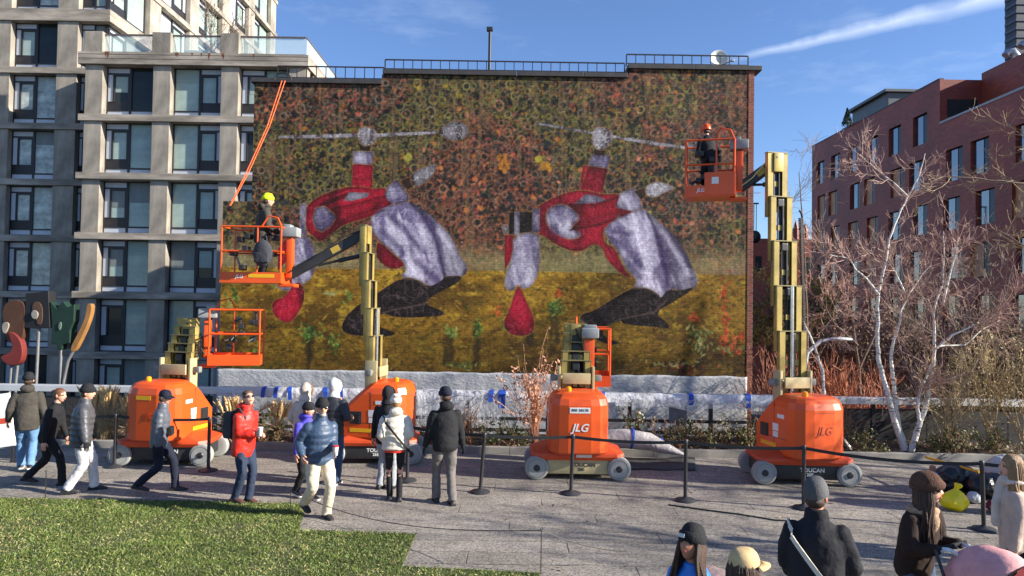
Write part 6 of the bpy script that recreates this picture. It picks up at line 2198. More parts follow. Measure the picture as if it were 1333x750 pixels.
q = MB(); q.ell((-.02, 0, 1.0), .31, .36, .10, 22, 10); q.ell((-.15, -.05, 1.06), .17, .2, .07, 16, 8); o = q.build('blanket', m_pink, pr2); r_ = o.modifiers.new('r', 'REMESH'); r_.mode, r_.voxel_size, r_.use_smooth_shade = 'VOXEL', .016, True
d_ = o.modifiers.new('d', 'DISPLACE'); d_.texture, d_.strength, d_.texture_coords = tex_fold, .07, 'GLOBAL'; s_ = o.modifiers.new('s', 'SMOOTH'); s_.iterations = 3
for sx in (-1, 1):
    q = MB(); q.tube([(sx * .26, -.3, .15), (sx * .26, .0, .6), (sx * .26, .45, 1.0)], .013, 8); q.build('frame_tube', m_blk, pr2, smooth=40)
    for yy in (-.34, .3):
        q = MB(); q.lathe([(.05, -.02), (.13, -.022), (.15, 0), (.13, .022), (.05, .02)], 22, 'X', org=(sx * .28, yy, .15)); q.build('wheel', m_blk, pr2, smooth=40)


def lump(name, label, cat, px, sx, sy, sz, mat, seed, kn=4, tie=False):
    g = G(*px)
    o = thing(name, label, cat, g)
    q = MB(); r_ = random.Random(seed)
    q.ell((0, 0, sz * .45), sx * .5, sy * .5, sz * .48, 20, 14)
    for k in range(kn):
        a = r_.random() * 6.28
        q.ell((math.cos(a) * sx * .28, math.sin(a) * sy * .25, sz * r_.uniform(.3, .6)), sx * r_.uniform(.18, .3), sy * .3, sz * r_.uniform(.22, .4), 14, 10)
    if tie:
        q.tube([(0, 0, sz * .8), (sx * .05, 0, sz), (sx * .12, 0, sz * 1.2)], [.05, .03, .07], 8)
    b_ = q.build('sack', mat, o)
    m1 = b_.modifiers.new('r', 'REMESH'); m1.mode, m1.voxel_size, m1.use_smooth_shade = 'VOXEL', .018, True
    m2 = b_.modifiers.new('d', 'DISPLACE'); m2.texture, m2.strength, m2.texture_coords = tex_fold, .07, 'GLOBAL'
    m3 = b_.modifiers.new('s', 'SMOOTH'); m3.iterations = 2
    return o


m_ybag = M('yellow_plastic', lin(240, 214, 20), .35, var=.15, vs_=6, bump=.8, bs=12, bd=.03)
m_bbag = M('black_plastic', (.014, .014, .016), .3, var=.3, bump=.8, bs=10, bd=.04)
m_cbag = M('pale_plastic', lin(190, 192, 190), .3, var=.15, bump=.8, bs=10, bd=.04)
lump('plastic_bag', 'bright yellow plastic bag on the paving beside the black sacks', 'bag', (1243, 664), .42, .3, .34, m_ybag, 1, 4, True)
lump('plastic_bag', 'small clear plastic bag between the yellow bag and the stanchion', 'bag', (1268, 655), .22, .2, .2, m_cbag, 2)
lump('refuse_sack', 'black refuse sack behind the yellow bag', 'bag', (1244, 640), .8, .5, .5, m_bbag, 3, 5)
lump('refuse_sack', 'black refuse sack beside the pale sheet bundle', 'bag', (1290, 648), .8, .5, .45, m_bbag, 4, 5)
lump('sheet_bundle', 'heap of pale crumpled plastic by the fair haired woman', 'plastic', (1306, 634), .62, .5, .62, m_cbag, 5, 5)
lump('folded_blanket', 'dark red folded cloth beside the stanchion by the yellow bag', 'cloth', (1304, 668), .5, .3, .2, cloth('dark_red', lin(120, 26, 36)), 6)
g = G(1214, 640); o = thing('bottle', 'blue plastic container behind the woman in the fur hat', 'container', g)
q = MB(); q.cbox(-.08, .08, -.06, .06, 0, .34, .02); q.build('jug', M('blue_plastic', lin(36, 78, 170), .4), o, smooth=30); q = MB(); q.lathe([(.04, .34), (.05, .36), (.05, .44), (.03, .45)], 14); q.build('cap', M('tan_plastic', lin(150, 110, 90), .5), o, smooth=40)
a_, b2 = G(1205, 625) + Vector((0, 0, .42)), G(1275, 650) + Vector((0, 0, .45))
q = MB(); q.tube([a_, b2], .022, 10); tag(q.build('yellow_pole', M('yellow_paint', lin(236, 178, 40), .45), smooth=40), 'long yellow pole lying across the black sacks', 'pole')
# long padded tube on the bed edge behind the middle lift
q = MB(); pts = [P(u, v, D) for u, v, D in ((785, 572, 14.55), (815, 571, 14.5), (845, 575, 14.5), (868, 584, 14.4), (890, 592, 14.3))]
q.tube(pts, [.19, .2, .18, .11, .03], 16); o = q.build('wrapped_roll', M('roll_grey', lin(168, 164, 162), .35, var=.12, vs_=5, bump=.8, bs=9, bd=.04), smooth=60)
tag(o, 'long roll wrapped in pale plastic with blue tape beside the middle lift', 'roll')
for (u, v) in ((822, 571), (860, 580)):
    c = P(u, v, 14.5); d = Vector((1, 0, -.15)).normalized()
    q = MB(); q.tube([c - d * .02, c + d * .02], .212 if u < 850 else .155, 16); q.build('tape_band', m_tape, o)
q = MB(); 
for i in range(9):
    for j in range(4):
        u = 745 + i * 20; g = G(u, 600 - 2 + j * 5 + rnd.uniform(-2, 2)); q.v.append((g.x, g.y, .012 + .03 * rnd.random()))
for i in range(8):
    for j in range(3):
        k = i * 4 + j; q.f.append((k, k + 4, k + 5, k + 1)); q.mi.append(0)
o = q.build('drop_sheet', M('dropsheet_dark', (.05, .048, .046), .6, bump=.8, bs=10, bd=.04), smooth=60); o.modifiers.new('t', 'SOLIDIFY').thickness = .006
tag(o, 'dark rumpled ground sheet lying behind the cream skirted lift', 'sheet')
# white striped banner board held at the far left edge
g = G(-6, 604)
o = thing('sign_board', 'white board with a red stripe leaning at the left end of the barrier', 'sign', (g.x, g.y + .1, 0), R(8))
q = MB(); q.cbox(-.32, .32, -.02, .02, .28, 1.28, .008, Matrix.Rotation(R(-8), 4, 'Y')); q.build('board', m_wht, o)
q = MB(); q.box(-.3, .3, -.026, -.021, .72, .82, Matrix.Rotation(R(-8), 4, 'Y')); q.build('stripe', M('stripe_red', lin(200, 70, 50), .5), o)
q = MB(); q.box(-.26, -.22, -.02, .02, 0, .3); q.box(.2, .24, -.02, .02, 0, .3); q.build('foot', m_blk, o)

# ---------------------------------------------------------------- abstract sculptures on poles at the left
SY = 18.4
zs = fp((0, 370), 5.0)
m_pole = M('sculpture_pole', lin(120, 120, 120), .5, .4)


def sculpt(label, polys, poles, ox):
    root = thing('sculpture', label, 'sculpture', (ox, SY, -.3), 0, 'abstract painted shapes on poles')
    for (name, poly, mat, d0, th) in polys:
        pts = [P(u, v, SY) for u, v in smooth_poly(zs(poly), 0 if name in ('panel', 'shape') else 2)]
        q = MB(); n_ = len(pts)
        q.raw([(p.x - ox, d0, p.z + .3) for p in pts] + [(p.x - ox, d0 + th, p.z + .3) for p in pts], [tuple(range(n_)), tuple(range(n_, 2 * n_))[::-1]] + [(i, (i + 1) % n_, n_ + (i + 1) % n_, n_ + i) for i in range(n_)])
        add_bevel(q.build(name, mat, root), .015)
    for pth in poles:
        pts = [P(u, v, SY) for u, v in zs(pth)]
        q = MB(); q.tube([(p.x - ox, .08, p.z + .3) for p in pts] + [(pts[-1].x - ox, .08, -.8)], .04, 10); q.build('pole', m_pole, root, smooth=40)


sb = lambda n, c: M('sculpt_' + n, tuple(.6 * x for x in c), .6, var=.25, vs_=3, stain=.2)  # colours darkened to stand for the shade over the sculptures
sculpt('brown and red curled abstract shape on two poles', [('upper_shape', [(10, 200), (25, 130), (80, 100), (150, 110), (165, 170), (160, 260), (150, 340), (120, 390), (50, 380), (30, 330), (25, 260)], sb('brown', lin(104, 68, 44)), 0, .2), ('red_curl', [(60, 305), (110, 320), (150, 370), (162, 450), (140, 520), (80, 532), (25, 500), (15, 465), (70, 450), (95, 420), (85, 370)], sb('red', lin(150, 56, 48)), -.08, .2), ('cream_chip', [(20, 245), (75, 250), (45, 328), (20, 310)], sb('cream', lin(186, 176, 160)), -.05, .04)], [[(60, 530), (52, 640)], [(100, 530), (88, 640)]], P(20, 430, SY).x)
sculpt('black box shaped abstract panel with a pale disc on a pole', [('panel', [(165, 60), (315, 45), (325, 285), (230, 290), (160, 285)], sb('black', (.018, .018, .02)), 0, .3), ('copper_inset', [(210, 110), (280, 120), (280, 265), (245, 265), (240, 230), (215, 225)], sb('copper', lin(110, 80, 60)), -.02, .018), ('pale_disc', [(208, 198), (218, 172), (235, 168), (255, 182), (258, 205), (245, 228), (222, 228)], sb('pale', lin(190, 182, 170)), -.06, .035)], [[(240, 285), (222, 640)]], P(48, 430, SY).x)
sculpt('dark green notched abstract shape on a pole', [('shape', [(325, 112), (370, 160), (410, 110), (440, 150), (485, 130), (480, 240), (455, 300), (455, 385), (405, 395), (400, 428), (370, 428), (368, 392), (335, 390), (335, 250)], sb('green', lin(24, 62, 46)), 0, .25), ('pale_eye', [(380, 270), (398, 238), (405, 270), (392, 308)], sb('sage', lin(130, 150, 134)), -.03, .028)], [[(385, 420), (378, 640)]], P(80, 430, SY).x)
sculpt('orange banana shaped abstract blade on a bent pole', [('blade', [(565, 125), (598, 128), (592, 190), (570, 260), (530, 350), (490, 430), (462, 445), (458, 410), (500, 330), (540, 250), (558, 190)], sb('orange', lin(196, 140, 76)), 0, .16)], [[(465, 435), (430, 500), (400, 640)]], P(106, 430, SY).x)
# ---------------------------------------------------------------- trees and shrubs
m_birch = bpy.data.materials.new('birch_bark'); m_birch.use_nodes = True
t = m_birch.node_tree; pb = t.nodes['Principled BSDF']; pb.inputs['Roughness'].default_value = .75
tcn = t.nodes.new('ShaderNodeTexCoord'); mpn = t.nodes.new('ShaderNodeMapping'); mpn.inputs['Scale'].default_value = (3, 3, 16)
t.links.new(tcn.outputs['Object'], mpn.inputs[0])
nn = t.nodes.new('ShaderNodeTexNoise'); nn.inputs['Scale'].default_value = 1.6; nn.inputs['Detail'].default_value = 4; t.links.new(mpn.outputs[0], nn.inputs['Vector'])
cr = t.nodes.new('ShaderNodeValToRGB'); cr.color_ramp.elements[0].position = .30; cr.color_ramp.elements[0].color = (.06, .05, .045, 1); cr.color_ramp.elements[1].position = .46; cr.color_ramp.elements[1].color = (.70, .66, .58, 1)
t.links.new(nn.outputs[0], cr.inputs[0]); t.links.new(cr.outputs[0], pb.inputs['Base Color'])
m_twig = M('twig_redbrown', lin(180, 146, 130), .8, var=.3, vs_=3); m_twig_o = M('twig_orange', lin(176, 112, 80), .75, var=.3, vs_=3); m_twig_b = M('twig_buff', lin(168, 146, 108), .8, var=.3, vs_=3)
m_twig_g = M('twig_greybrown', lin(138, 120, 104), .85, var=.3); m_lf_buff = M('leaf_buff', lin(176, 158, 112), .7, var=.35, vs_=6); m_lf_y = M('leaf_yellowgreen', lin(150, 138, 66), .7, var=.4, vs_=2)
m_lf_green = M('leaf_evergreen', (.055, .075, .02), .5, var=.5, vs_=6); m_lf_ol = M('leaf_olive', (.12, .12, .035), .6, var=.4, vs_=6); m_straw = M('straw', lin(206, 172, 118), .75, var=.25, vs_=5); m_dry = M('dry_stem', lin(140, 104, 76), .85, var=.3); m_pinky = M('dried_flower', lin(196, 144, 112), .85, var=.3, vs_=8)


def rv(r, s=1.0):
    return Vector((r.gauss(0, s), r.gauss(0, s), r.gauss(0, s)))


def grow(q, p, d, L, r0, depth, R_, spread=.55, up=.05, nk=(3, 5), seg=4, wig=.12, n=4, minr=.0035, tips=None, shrink=.62):
    pts, p, d = [p], Vector(p), Vector(d).normalized()
    dirs = [d]
    for k in range(seg):
        d = (d + rv(R_, wig) + Vector((0, 0, up))).normalized()
        p = p + d * (L / seg); pts.append(p); dirs.append(d)
    rads = [max(minr, r0 * (1 - .6 * k / seg)) for k in range(seg + 1)]
    q.tube(pts, rads, n if r0 > .012 else 3, cap=False)
    if depth <= 0:
        if tips is not None:
            tips += pts[1:]
        return
    for k in range(R_.randint(*nk)):
        t_ = R_.uniform(.25, 1.0); i = min(int(t_ * seg), seg - 1); f = t_ * seg - i
        b_ = pts[i].lerp(pts[i + 1], f)
        dd = (dirs[i] + rv(R_, spread)).normalized()
        grow(q, b_, dd, L * shrink * R_.uniform(.7, 1.15), max(minr, r0 * .5), depth - 1, R_, spread, up, nk, max(2, seg - 1), wig, n, minr, tips, shrink)


def path_tree(name, label, stems, D, mat, twig, seed, group=None, depth=2, twL=.8, twn=18, n=9, start=.35, spread=.5, up=.06, nk=(3, 5), minr=.004, cat='tree', off=None):
    """stems: list of (pixel path, r0, r1, depth offset); first point of the first stem is the foot"""
    foot = P(*stems[0][0][0], D)
    root = thing(name, label, cat, (foot.x, D, 0.02), 0, group)
    R_ = random.Random(seed)
    q, tw = MB(), MB()
    for (px, r0, r1, dd) in stems:
        pts = [P(u, v, D + dd * i / (len(px) - 1)) - root.location for i, (u, v) in enumerate(px)]
        # resample with a little wander
        fine = []
        for a, b_ in zip(pts, pts[1:]):
            for k in range(4):
                fine.append(a.lerp(b_, k / 4) + rv(R_, .006))
        fine.append(pts[-1])
        m_ = len(fine)
        if px is stems[0][0]:
            fine[0].z = -.1
        q.tube(fine, [r0 + (r1 - r0) * (k / (m_ - 1)) ** .8 for k in range(m_)], n)
        for k in range(twn):
            t_ = start + (1 - start) * R_.random() ** .8
            i = min(int(t_ * (m_ - 1)), m_ - 2)
            b_ = fine[i].lerp(fine[i + 1], R_.random()); ax = (fine[i + 1] - fine[i]).normalized()
            grow(tw, b_, (ax * .6 + rv(R_, .6)).normalized(), twL * R_.uniform(.5, 1.2), max(r1 * .55, .008), depth, R_, spread, up, nk, minr=minr)
    q.build('trunk', mat, root, smooth=60)
    tw.build('crown', twig, root, fast=True)
    return root


Z3 = fp((960, 400), 3.571); Z2 = fp((960, 200), 3.571)
BD = 15.55
path_tree('birch_tree', 'white twin stemmed birch with the taller upright stem in the bed', [
    (Z3([(778, 668), (740, 560), (715, 470), (690, 380), (660, 260), (650, 150), (650, 0)]) + Z2([(655, 650), (690, 490), (705, 400), (760, 260), (800, 190), (850, 90), (872, 0)]), .075, .007, .2),
    (Z3([(782, 655), (750, 560), (735, 440), (715, 270), (715, 200), (735, 130), (760, 50)]) + Z2([(755, 740), (790, 670), (860, 560), (900, 520)]), .06, .007, .35),
    (Z2([(650, 650), (600, 580), (550, 540), (520, 490), (430, 470)]), .03, .008, -.3),
    (Z2([(792, 200), (720, 130), (640, 70), (570, 5)]), .022, .007, .3),
    (Z2([(775, 640), (740, 560), (700, 500)]), .024, .008, .2)], BD, m_birch, m_twig, 3, 'birches in the planting bed', twn=21, twL=.7, minr=.003)
path_tree('birch_tree', 'white birch forking low to the right in the bed', [
    (Z3([(808, 668), (840, 560), (870, 480), (885, 400), (910, 270), (915, 200), (912, 130), (915, 0)]) + Z2([(955, 600), (960, 480), (958, 360)]), .07, .007, .2),
    (Z3([(845, 530), (835, 470), (850, 380), (905, 265)]), .04, .03, .1),
    (Z3([(925, 190), (1000, 130), (1100, 85), (1170, 60), (1225, 0)]), .026, .008, -.3),
    (Z3([(935, 180), (1060, 175), (1130, 110), (1220, 60)]), .02, .006, .4),
    (Z2([(955, 690), (1005, 500), (1030, 390)]), .03, .008, .3)], BD - .1, m_birch, m_twig, 5, 'birches in the planting bed', twn=20, twL=.66, minr=.003)
path_tree('birch_tree', 'slim white birch leaning behind the tallest lift', [
    (Z3([(530, 668), (470, 590), (430, 510), (400, 430), (395, 290), (350, 160), (285, 25)]) + Z2([(270, 680), (240, 560)]), .05, .016, .3)], 15.7, m_birch, m_twig, 8, 'birches in the planting bed', twn=6, twL=.5, minr=.003)
m_bark = M('bark_greybrown', lin(104, 88, 76), .9, var=.3, vs_=4)
path_tree('bare_tree', 'bare brown tree with a low forked trunk behind the birches', [
    ([(1262, 600), (1258, 480), (1240, 420), (1222, 370)], .07, .015, .6), ([(1258, 500), (1290, 420), (1310, 380), (1318, 345)], .05, .012, .4), ([(1255, 470), (1225, 440), (1195, 420)], .04, .012, 0)], 19.5, m_bark, m_twig_g, 12, 'bare trees behind the balustrade', depth=3, twn=9, twL=1.1, nk=(3, 4), minr=.0045)
path_tree('bare_tree', 'bare reddish tree between the birches and the brick building', [
    ([(1120, 600), (1118, 480), (1110, 420), (1098, 370)], .07, .015, .6), ([(1118, 480), (1150, 410), (1170, 390), (1182, 360)], .05, .012, .4), ([(1117, 450), (1085, 420), (1068, 390)], .04, .012, 0)], 21.5, m_bark, m_twig, 14, 'bare trees behind the balustrade', depth=3, twn=9, twL=1.1, nk=(3, 4), minr=.0045)
path_tree('bare_tree', 'bare tree whose twigs reach in from beyond the brick building', [
    ([(1420, 600), (1400, 420), (1385, 300), (1370, 200)], .09, .02, .5), ([(1385, 300), (1340, 240), (1270, 232), (1210, 228)], .035, .008, -.5), ([(1380, 260), (1345, 190), (1310, 160)], .03, .008, 0), ([(1400, 400), (1350, 330), (1300, 300)], .035, .01, 0)], 17.5, m_bark, m_twig_b, 16, 'bare trees behind the balustrade', depth=2, twn=9, twL=.8, minr=.0035)
path_tree('bare_tree', 'small bare tree beside the far corner of the mural wall', [
    ([(1052, 560), (1050, 400), (1046, 300), (1040, 225)], .06, .012, .3), ([(1049, 380), (1030, 300), (1010, 260)], .03, .01, .3)], 24, m_bark, m_twig_g, 18, 'bare trees behind the balustrade', depth=2, twn=7, twL=1.3, minr=.005)


def leaf_quad(q, p, s_, R_, mi=0):
    d = rv(R_).normalized(); e = d.cross(rv(R_)).normalized()
    k = len(q.v)
    q.v += [tuple(p - d * s_), tuple(p + e * s_ * .5), tuple(p + d * s_), tuple(p - e * s_ * .5)]
    q.f.append((k, k + 1, k + 2, k + 3)); q.mi.append(mi)


def shrub(name, label, px, D, stems, hgt, wid, mat, seed, leaf=None, ln=0, ls=.02, depth=2, minr=.004, group=None, arch=.0, nk=(2, 4), r0=.012, base_z=None):
    g = P(px[0], px[1], D); z = .08 if base_z is None else base_z
    root = thing(name, label, 'shrub', (g.x, D, z), 0, group)
    R_ = random.Random(seed)
    q, tips = MB(), []
    for k in range(stems):
        a = R_.random() * 6.283; sp = abs(R_.gauss(0, wid))
        d = Vector((math.cos(a) * sp, math.sin(a) * sp * .6, hgt)).normalized()
        grow(q, Vector((R_.gauss(0, .06 * wid), R_.gauss(0, .05), -.03)), d, hgt * R_.uniform(.6, 1.0), r0, depth, R_, .38, .05 - arch, nk, 5, .10, minr=minr, tips=tips, shrink=.5)
    q.build('stems', mat, root, fast=True)
    if leaf:
        lq = MB()
        for k in range(ln):
            leaf_quad(lq, R_.choice(tips) + rv(R_, .03), ls * R_.uniform(.6, 1.4), R_)
        lq.build('foliage', leaf, root, fast=True)
    return root


shrub('twig_shrub', 'orange twigged shrub beyond the rail behind the tallest lift', (1085, 560), 18.4, 60, 1.75, 1.0, m_twig_o, 21, depth=2, minr=.006, base_z=-.2)
shrub('twig_shrub', 'orange twigged shrub at the corner of the mural wall', (1003, 560), 18.9, 40, 1.9, .8, m_twig_o, 22, depth=2, minr=.006, base_z=-.3)
shrub('twig_shrub', 'orange twigged shrub behind the slim leaning birch', (1135, 560), 18.8, 36, 1.7, .9, m_twig_o, 24, depth=2, minr=.006, base_z=-.3)
for i, (u, D, h_, w_, sd) in enumerate(((1230, 15.7, 1.9, .9, 31), (1290, 15.75, 2.4, .8, 32), (1340, 15.5, 2.2, .8, 33))):
    shrub('leafy_shrub', ('buff leaved arching shrub right of the forked birch', 'tall buff leaved shrub behind the fair haired woman', 'buff leaved shrub at the right end of the bed')[i], (u, 600), D, 26, h_, w_, m_twig_b, sd, m_lf_buff, 900, .028, depth=2, minr=.005, arch=.03, group='buff leaved shrubs in the bed')
shrub('dried_hydrangea', 'tall dried tan hydrangea in front of the silver sheeting', (697, 560), 15.8, 34, 1.75, .5, m_pinky, 41, m_pinky, 700, .04, depth=1, minr=.006, nk=(1, 3))
bi = 0
for (u, D, h_, w_, kind) in ((300, 15.5, .6, .8, 'g'), (340, 15.6, .55, .9, 'g'), (430, 15.5, .5, .8, 'g'), (612, 15.5, .75, .5, 'd'), (595, 15.7, .8, .5, 'd'), (640, 15.4, .5, .9, 'g'), (668, 15.5, .5, .8, 'g'), (830, 15.9, .75, .6, 'g'), (862, 15.6, .6, .9, 'd'), (882, 15.5, .65, .8, 'g'), (910, 15.7, .6, .8, 'd'), (932, 15.5, .6, .9, 'o'), (955, 15.6, .55, .8, 'o'), (975, 15.5, .6, .8, 'o'),
                            (1100, 15.9, .9, .6, 'd'), (1075, 15.6, .5, .8, 'o'), (1125, 15.3, .4, .9, 'o'), (1215, 15.3, .5, .9, 'o'), (1250, 15.2, .6, .9, 'o'), (1300, 15.3, .6, .9, 'o'), (1060, 15.9, .9, .5, 'd'), (385, 15.7, .6, .6, 'd'), (560, 15.6, .6, .5, 'd'), (20, 15.6, .6, .7, 'd'), (85, 15.6, .6, .6, 'd')):
    near_ = {300: 'behind the red jacket', 340: 'right of the red jacket', 430: 'behind the white hood', 612: 'right of the black rain jacket', 595: 'behind the black rain jacket', 640: 'left of the hydrangea under the hanging film', 668: 'at the foot of the hydrangea', 830: 'behind the wrapped roll', 862: 'left of the grey plaque', 882: 'under the grey plaque', 910: 'right of the grey plaque', 932: 'between plaque and tallest lift', 955: 'left behind the tallest lift', 975: 'close behind the tallest lift', 1100: 'beside the slim birch foot', 1075: 'right of the tallest lift', 1125: 'between the slim birch and twin birch', 1215: 'right of the forked birch foot', 1250: 'behind the black sacks', 1300: 'behind the pale sheet bundle', 1060: 'just behind the tallest lift hood', 385: 'behind the cream hood', 560: 'left of the black rain jacket', 20: 'behind the olive jacket', 85: 'left of the plume grass'}[u]
    mt, lf_, nl = {'g': (m_dry, m_lf_green, 420), 'o': (m_dry, m_lf_ol, 380), 'd': (m_dry, m_lf_buff, 60)}[kind]
    nm = {'g': ('evergreen_clump', 'low dark evergreen clump '), 'o': ('olive_clump', 'low olive leaved clump '), 'd': ('dry_perennial', 'dry brown stalks ')}[kind]
    shrub(nm[0], nm[1] + near_, (u, 590), D, 22 if kind == 'd' else 16, h_, w_, mt, 100 + bi, lf_, nl, .035 if kind != 'd' else .018, depth=1, minr=.0045, group='small plants in the bed', r0=.008)
    bi += 1


def plume(label, u, D, h_, seed):
    g = P(u, 580, D); R_ = random.Random(seed)
    root = thing('plume_grass', label, 'ornamental grass', (g.x, D, .08), 0, 'plume grasses in the bed')
    q, pl_ = MB(), MB()
    for k in range(150):
        a = R_.random() * 6.28; s_ = abs(R_.gauss(0, .3)); L = h_ * R_.uniform(.45, .85)
        e = Vector((math.cos(a) * s_, math.sin(a) * s_ * .6, L)); b_ = Vector((R_.gauss(0, .06), R_.gauss(0, .05), -.02))
        q.tube([b_, b_ + e * .5 + Vector((0, 0, .06)), b_ + e + Vector((e.x * .35, e.y * .35, -.12 * s_))], [.005, .004, .002], 3, cap=False)
    for k in range(26):
        a = R_.random() * 6.28; s_ = abs(R_.gauss(0, .22)); L = h_ * R_.uniform(.8, 1.05)
        e = Vector((math.cos(a) * s_, math.sin(a) * s_ * .6, L)); b_ = Vector((R_.gauss(0, .05), R_.gauss(0, .05), 0))
        q.tube([b_, b_ + e * .5, b_ + e * .75], .0045, 3, cap=False)
        p0, d = b_ + e * .72, e.normalized()
        pl_.tube([p0, p0 + d * .1, p0 + d * .24 + Vector((e.x * .1, 0, 0)), p0 + d * .36 + Vector((e.x * .2, 0, -.02))], [.008, .026, .022, .004], 5)
        for j in range(26):
            leaf_quad(pl_, p0 + d * R_.uniform(0, .34) + rv(R_, .015), .022, R_)
    q.build('blades', m_twig_b, root, fast=True); pl_.build('plumes', m_straw, root, fast=True)


plume('buff plume grass left of the folded lift', 138, 15.5, 1.12, 1); plume('buff plume grass behind the charcoal puffer', 120, 15.8, 1.05, 2); plume('buff plume grass close to the folded lift hood', 172, 15.5, .95, 3)
plume('dry grass tuft right of the folded lift', 305, 15.9, .8, 4); plume('dry grass tuft behind the cream hood', 360, 15.8, .7, 5)


def free_tree(label, loc, hgt, seed):  # trees outside the view, added so their twigs throw shadows on deck and lifts
    root = thing('bare_tree', label, 'tree', (loc[0], loc[1], .0), 0, 'unseen bare trees added along the deck for their shadows')
    R_ = random.Random(seed); q, tw = MB(), MB()
    for k in range(3):
        d = Vector((R_.gauss(0, .18), R_.gauss(0, .18), 1)).normalized()
        pts = [Vector((0, 0, -.05))]
        for j in range(7):
            d = (d + rv(R_, .1)).normalized(); pts.append(pts[-1] + d * hgt / 7)
        q.tube(pts, [.09 - .011 * j for j in range(8)], 8)
        for j in range(22):
            i = R_.randint(2, 6); grow(tw, pts[i].lerp(pts[i + 1], R_.random()), (d * .5 + rv(R_, .6)).normalized(), hgt * .22, .02, 2, R_, .5, .06, (2, 4), minr=.006)
    q.build('trunk', m_bark, root, smooth=60); tw.build('crown', m_twig_g, root, fast=True)


free_tree('unseen bare tree added past the right end of the barrier near the kerb', (12.6, 10.6), 6.0, 1)
free_tree('unseen bare tree added past the right end of the barrier over the steps', (13.5, 7.2), 5.5, 2)
free_tree('unseen bare tree added past the bed corner on the right', (15.5, 11.8), 6.5, 3)


# far leafy trees below deck level
def crown_tree(name, label, u, v0, v1, D, rw, leaf, seed, n_=2600, ls=.22, z0=-8, trunk=m_bark, group='trees beyond the mural corner', depthf=.7):
    c, tp = P(u, (v0 + v1) / 2, D), P(u, v0, D)
    rz_ = (tp.z - c.z); root = thing(name, label, 'tree', (c.x, D, z0), 0, group)
    R_ = random.Random(seed); q = MB(); cz = c.z - z0
    tw, tips = MB(), []
    for k in range(9):
        d = Vector((R_.gauss(0, .4), R_.gauss(0, .4), 1)).normalized()
        grow(tw, Vector((0, 0, cz - rz_ * 1.2)), d, rz_ * 1.5, .1, 2, R_, .5, .05, (3, 4), 4, .12, minr=.02, tips=tips)
    tw.tube([(0, 0, -.2), (0, 0, cz - rz_ * 1.1)], [.3, .16], 10)
    tw.build('trunk', trunk, root, fast=True)
    blobs = [(R_.uniform(-.75, .75) * rw, R_.uniform(-.6, .6) * rw * depthf, R_.uniform(-.8, .8) * rz_, R_.uniform(.22, .42) * rw) for _ in range(16)]
    for k in range(n_):
        bx, by, bz, br_ = R_.choice(blobs); p = rv(R_).normalized() * br_ * R_.random() ** .4
        leaf_quad(q, Vector((bx + p.x, by + p.y, cz + bz + p.z * .8)), ls * R_.uniform(.5, 1.3), R_)
    q.build('crown', leaf, root, fast=True)


crown_tree('autumn_tree', 'yellow brown tree crown between mural wall and tallest mast', 998, 335, 470, 42, 2.6, m_lf_y, 51, 2600, .13)
crown_tree('autumn_tree', 'yellow brown tree crown right of the tallest mast', 1045, 340, 470, 40, 2.4, m_lf_y, 52, 2600, .13)
crown_tree('autumn_tree', 'brown tree crown low in front of the red brick building', 1100, 420, 520, 36, 3.2, M('leaf_russet', lin(112, 74, 54), .8, var=.4, vs_=2), 53, 2600, .12)
crown_tree('autumn_tree', 'dull brown tree crown behind the bare trees', 1210, 400, 540, 30, 4.0, M('leaf_dullbrown', lin(92, 72, 56), .8, var=.4, vs_=2), 54, 3000, .10)
crown_tree('autumn_tree', 'dull olive tree crown at the foot of the red brick building', 1310, 420, 540, 28, 3.2, M('leaf_dullolive', lin(98, 86, 58), .8, var=.4, vs_=2), 55, 2600, .10)
# evergreen on the red building's roof
c = P(1094, 172, 62)
ev = thing('rooftop_conifer', 'small dark conifer standing on the roof of the red brick building', 'tree', (c.x + .6, 62, 19.2))
R_ = random.Random(9); q = MB()
for k in range(900):
    h_ = R_.random(); a = R_.random() * 6.28; rr = (1 - h_) * .8 * R_.uniform(.5, 1.1)
    leaf_quad(q, Vector((math.cos(a) * rr * .6, math.sin(a) * rr * .6, .2 + h_ * 1.5)), .09, R_)
q.build('crown', M('conifer', (.03, .05, .025), .7, var=.4), ev, fast=True); q = MB(); q.tube([(0, 0, 0), (0, 0, 1.75)], [.06, .015], 6); q.build('trunk', m_bark, ev)
c = P(276, 55, AY + 1.6)
tt = thing('terrace_tree', 'small bare tree in the planter on the roof terrace', 'tree', (c.x, AY + 1.6, TOPZ + .9))
q = MB(); R_ = random.Random(3)
for k in range(5):
    grow(q, Vector((0, 0, 0)), Vector((R_.gauss(0, .3), R_.gauss(0, .3), 1)), 1.8, .035, 3, R_, .5, .03, (3, 4), minr=.009)
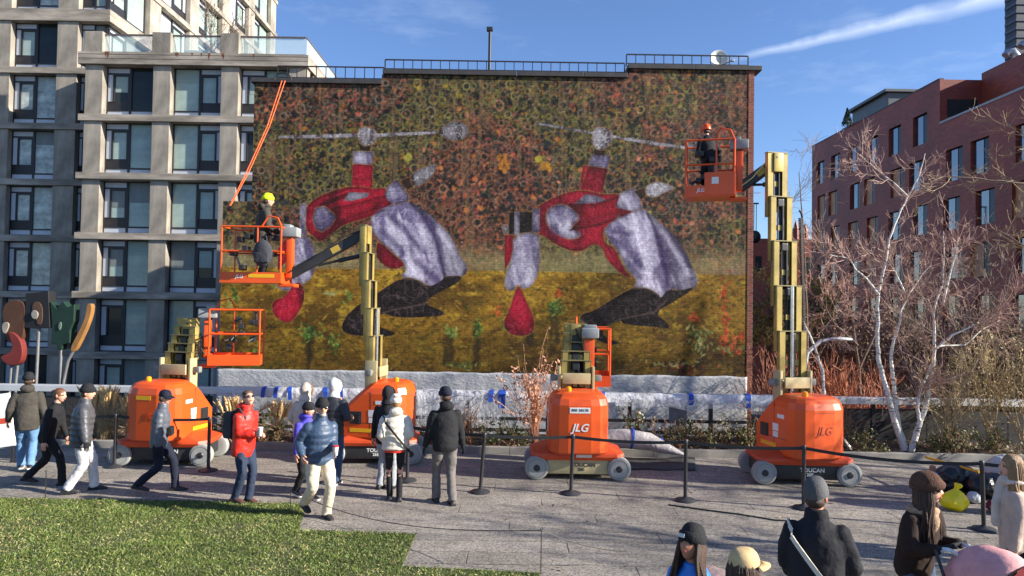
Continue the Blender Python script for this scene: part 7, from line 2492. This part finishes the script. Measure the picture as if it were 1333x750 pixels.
q.build('crown', m_twig_g, tt, fast=True); q = MB(); q.tube([(0, 0, -.1), (0, 0, .5)], [.05, .035], 8); q.build('trunk', m_bark, tt)

# orange safety lines from the roof to the left basket, curved lamp beyond the rail
pr = P(371, 110, WY - .2)
q = MB()
for k in range(2):
    b_ = P(320 + k * 3, 226, 16.5); e_ = P(299 + k, 268, 14.4)
    q.tube([pr + Vector((.09 * k - .09, 0, .1)), lerp(pr, b_, .5) + Vector((.03 * k, 0, -.04)), b_, e_], [.013, .013, .012, .010], 6)
tag(q.build('safety_line', M('orange_rope', lin(236, 104, 52), .6, var=.25, vs_=5), smooth=40), 'orange safety lines running from the roof edge to the raised basket', 'rope')
q = MB(); q.tube([pr + Vector((.24 * math.cos(t_) - .05, -.02, .1 + .22 * math.sin(t_))) for t_ in [math.pi * k / 10 for k in range(11)]], .02, 6)
tag(q.build('anchor_hoop', m_iron), 'dark hoop anchoring the orange lines at the roof edge', 'anchor')
lp = P(1090, 442, 21.5)
ln_ = thing('street_lamp', 'curved grey lamp head showing behind the orange shrubs', 'street lamp', (lp.x - 1.0, 21.5, -8))
hh = lp.z + 8
q = MB(); q.tube([(0, 0, 0), (0, 0, hh - .9), (.1, 0, hh - .4), (.5, 0, hh - .05), (.8, 0, hh)], [.1, .07, .06, .05, .045], 10); q.build('post', m_alu, ln_, smooth=50)
q = MB(); q.ell((1.1, 0, hh + .01), .38, .14, .07, 16, 8); q.build('lamp_head', m_alu, ln_, smooth=50)
# ---------------------------------------------------------------- join remeshed trunks with heads and hands
dg = bpy.context.evaluated_depsgraph_get()
dg.update()
for (body, x, mats) in PENDING:
    ev = body.evaluated_get(dg)
    me = ev.to_mesh()
    nv, npol = len(me.vertices), len(me.polygons)
    q = MB()
    q.v = [tuple(v.co) for v in me.vertices]
    q.f = [tuple(p.vertices) for p in me.polygons]
    q.mi = [0] * npol
    ev.to_mesh_clear()
    q.raw(x.v, x.f)
    q.mi = [0] * npol + x.mi
    new = q.fast('body', mats if len(mats) > 1 else mats)
    new.shade_smooth()
    body.modifiers.clear()
    body.data = new
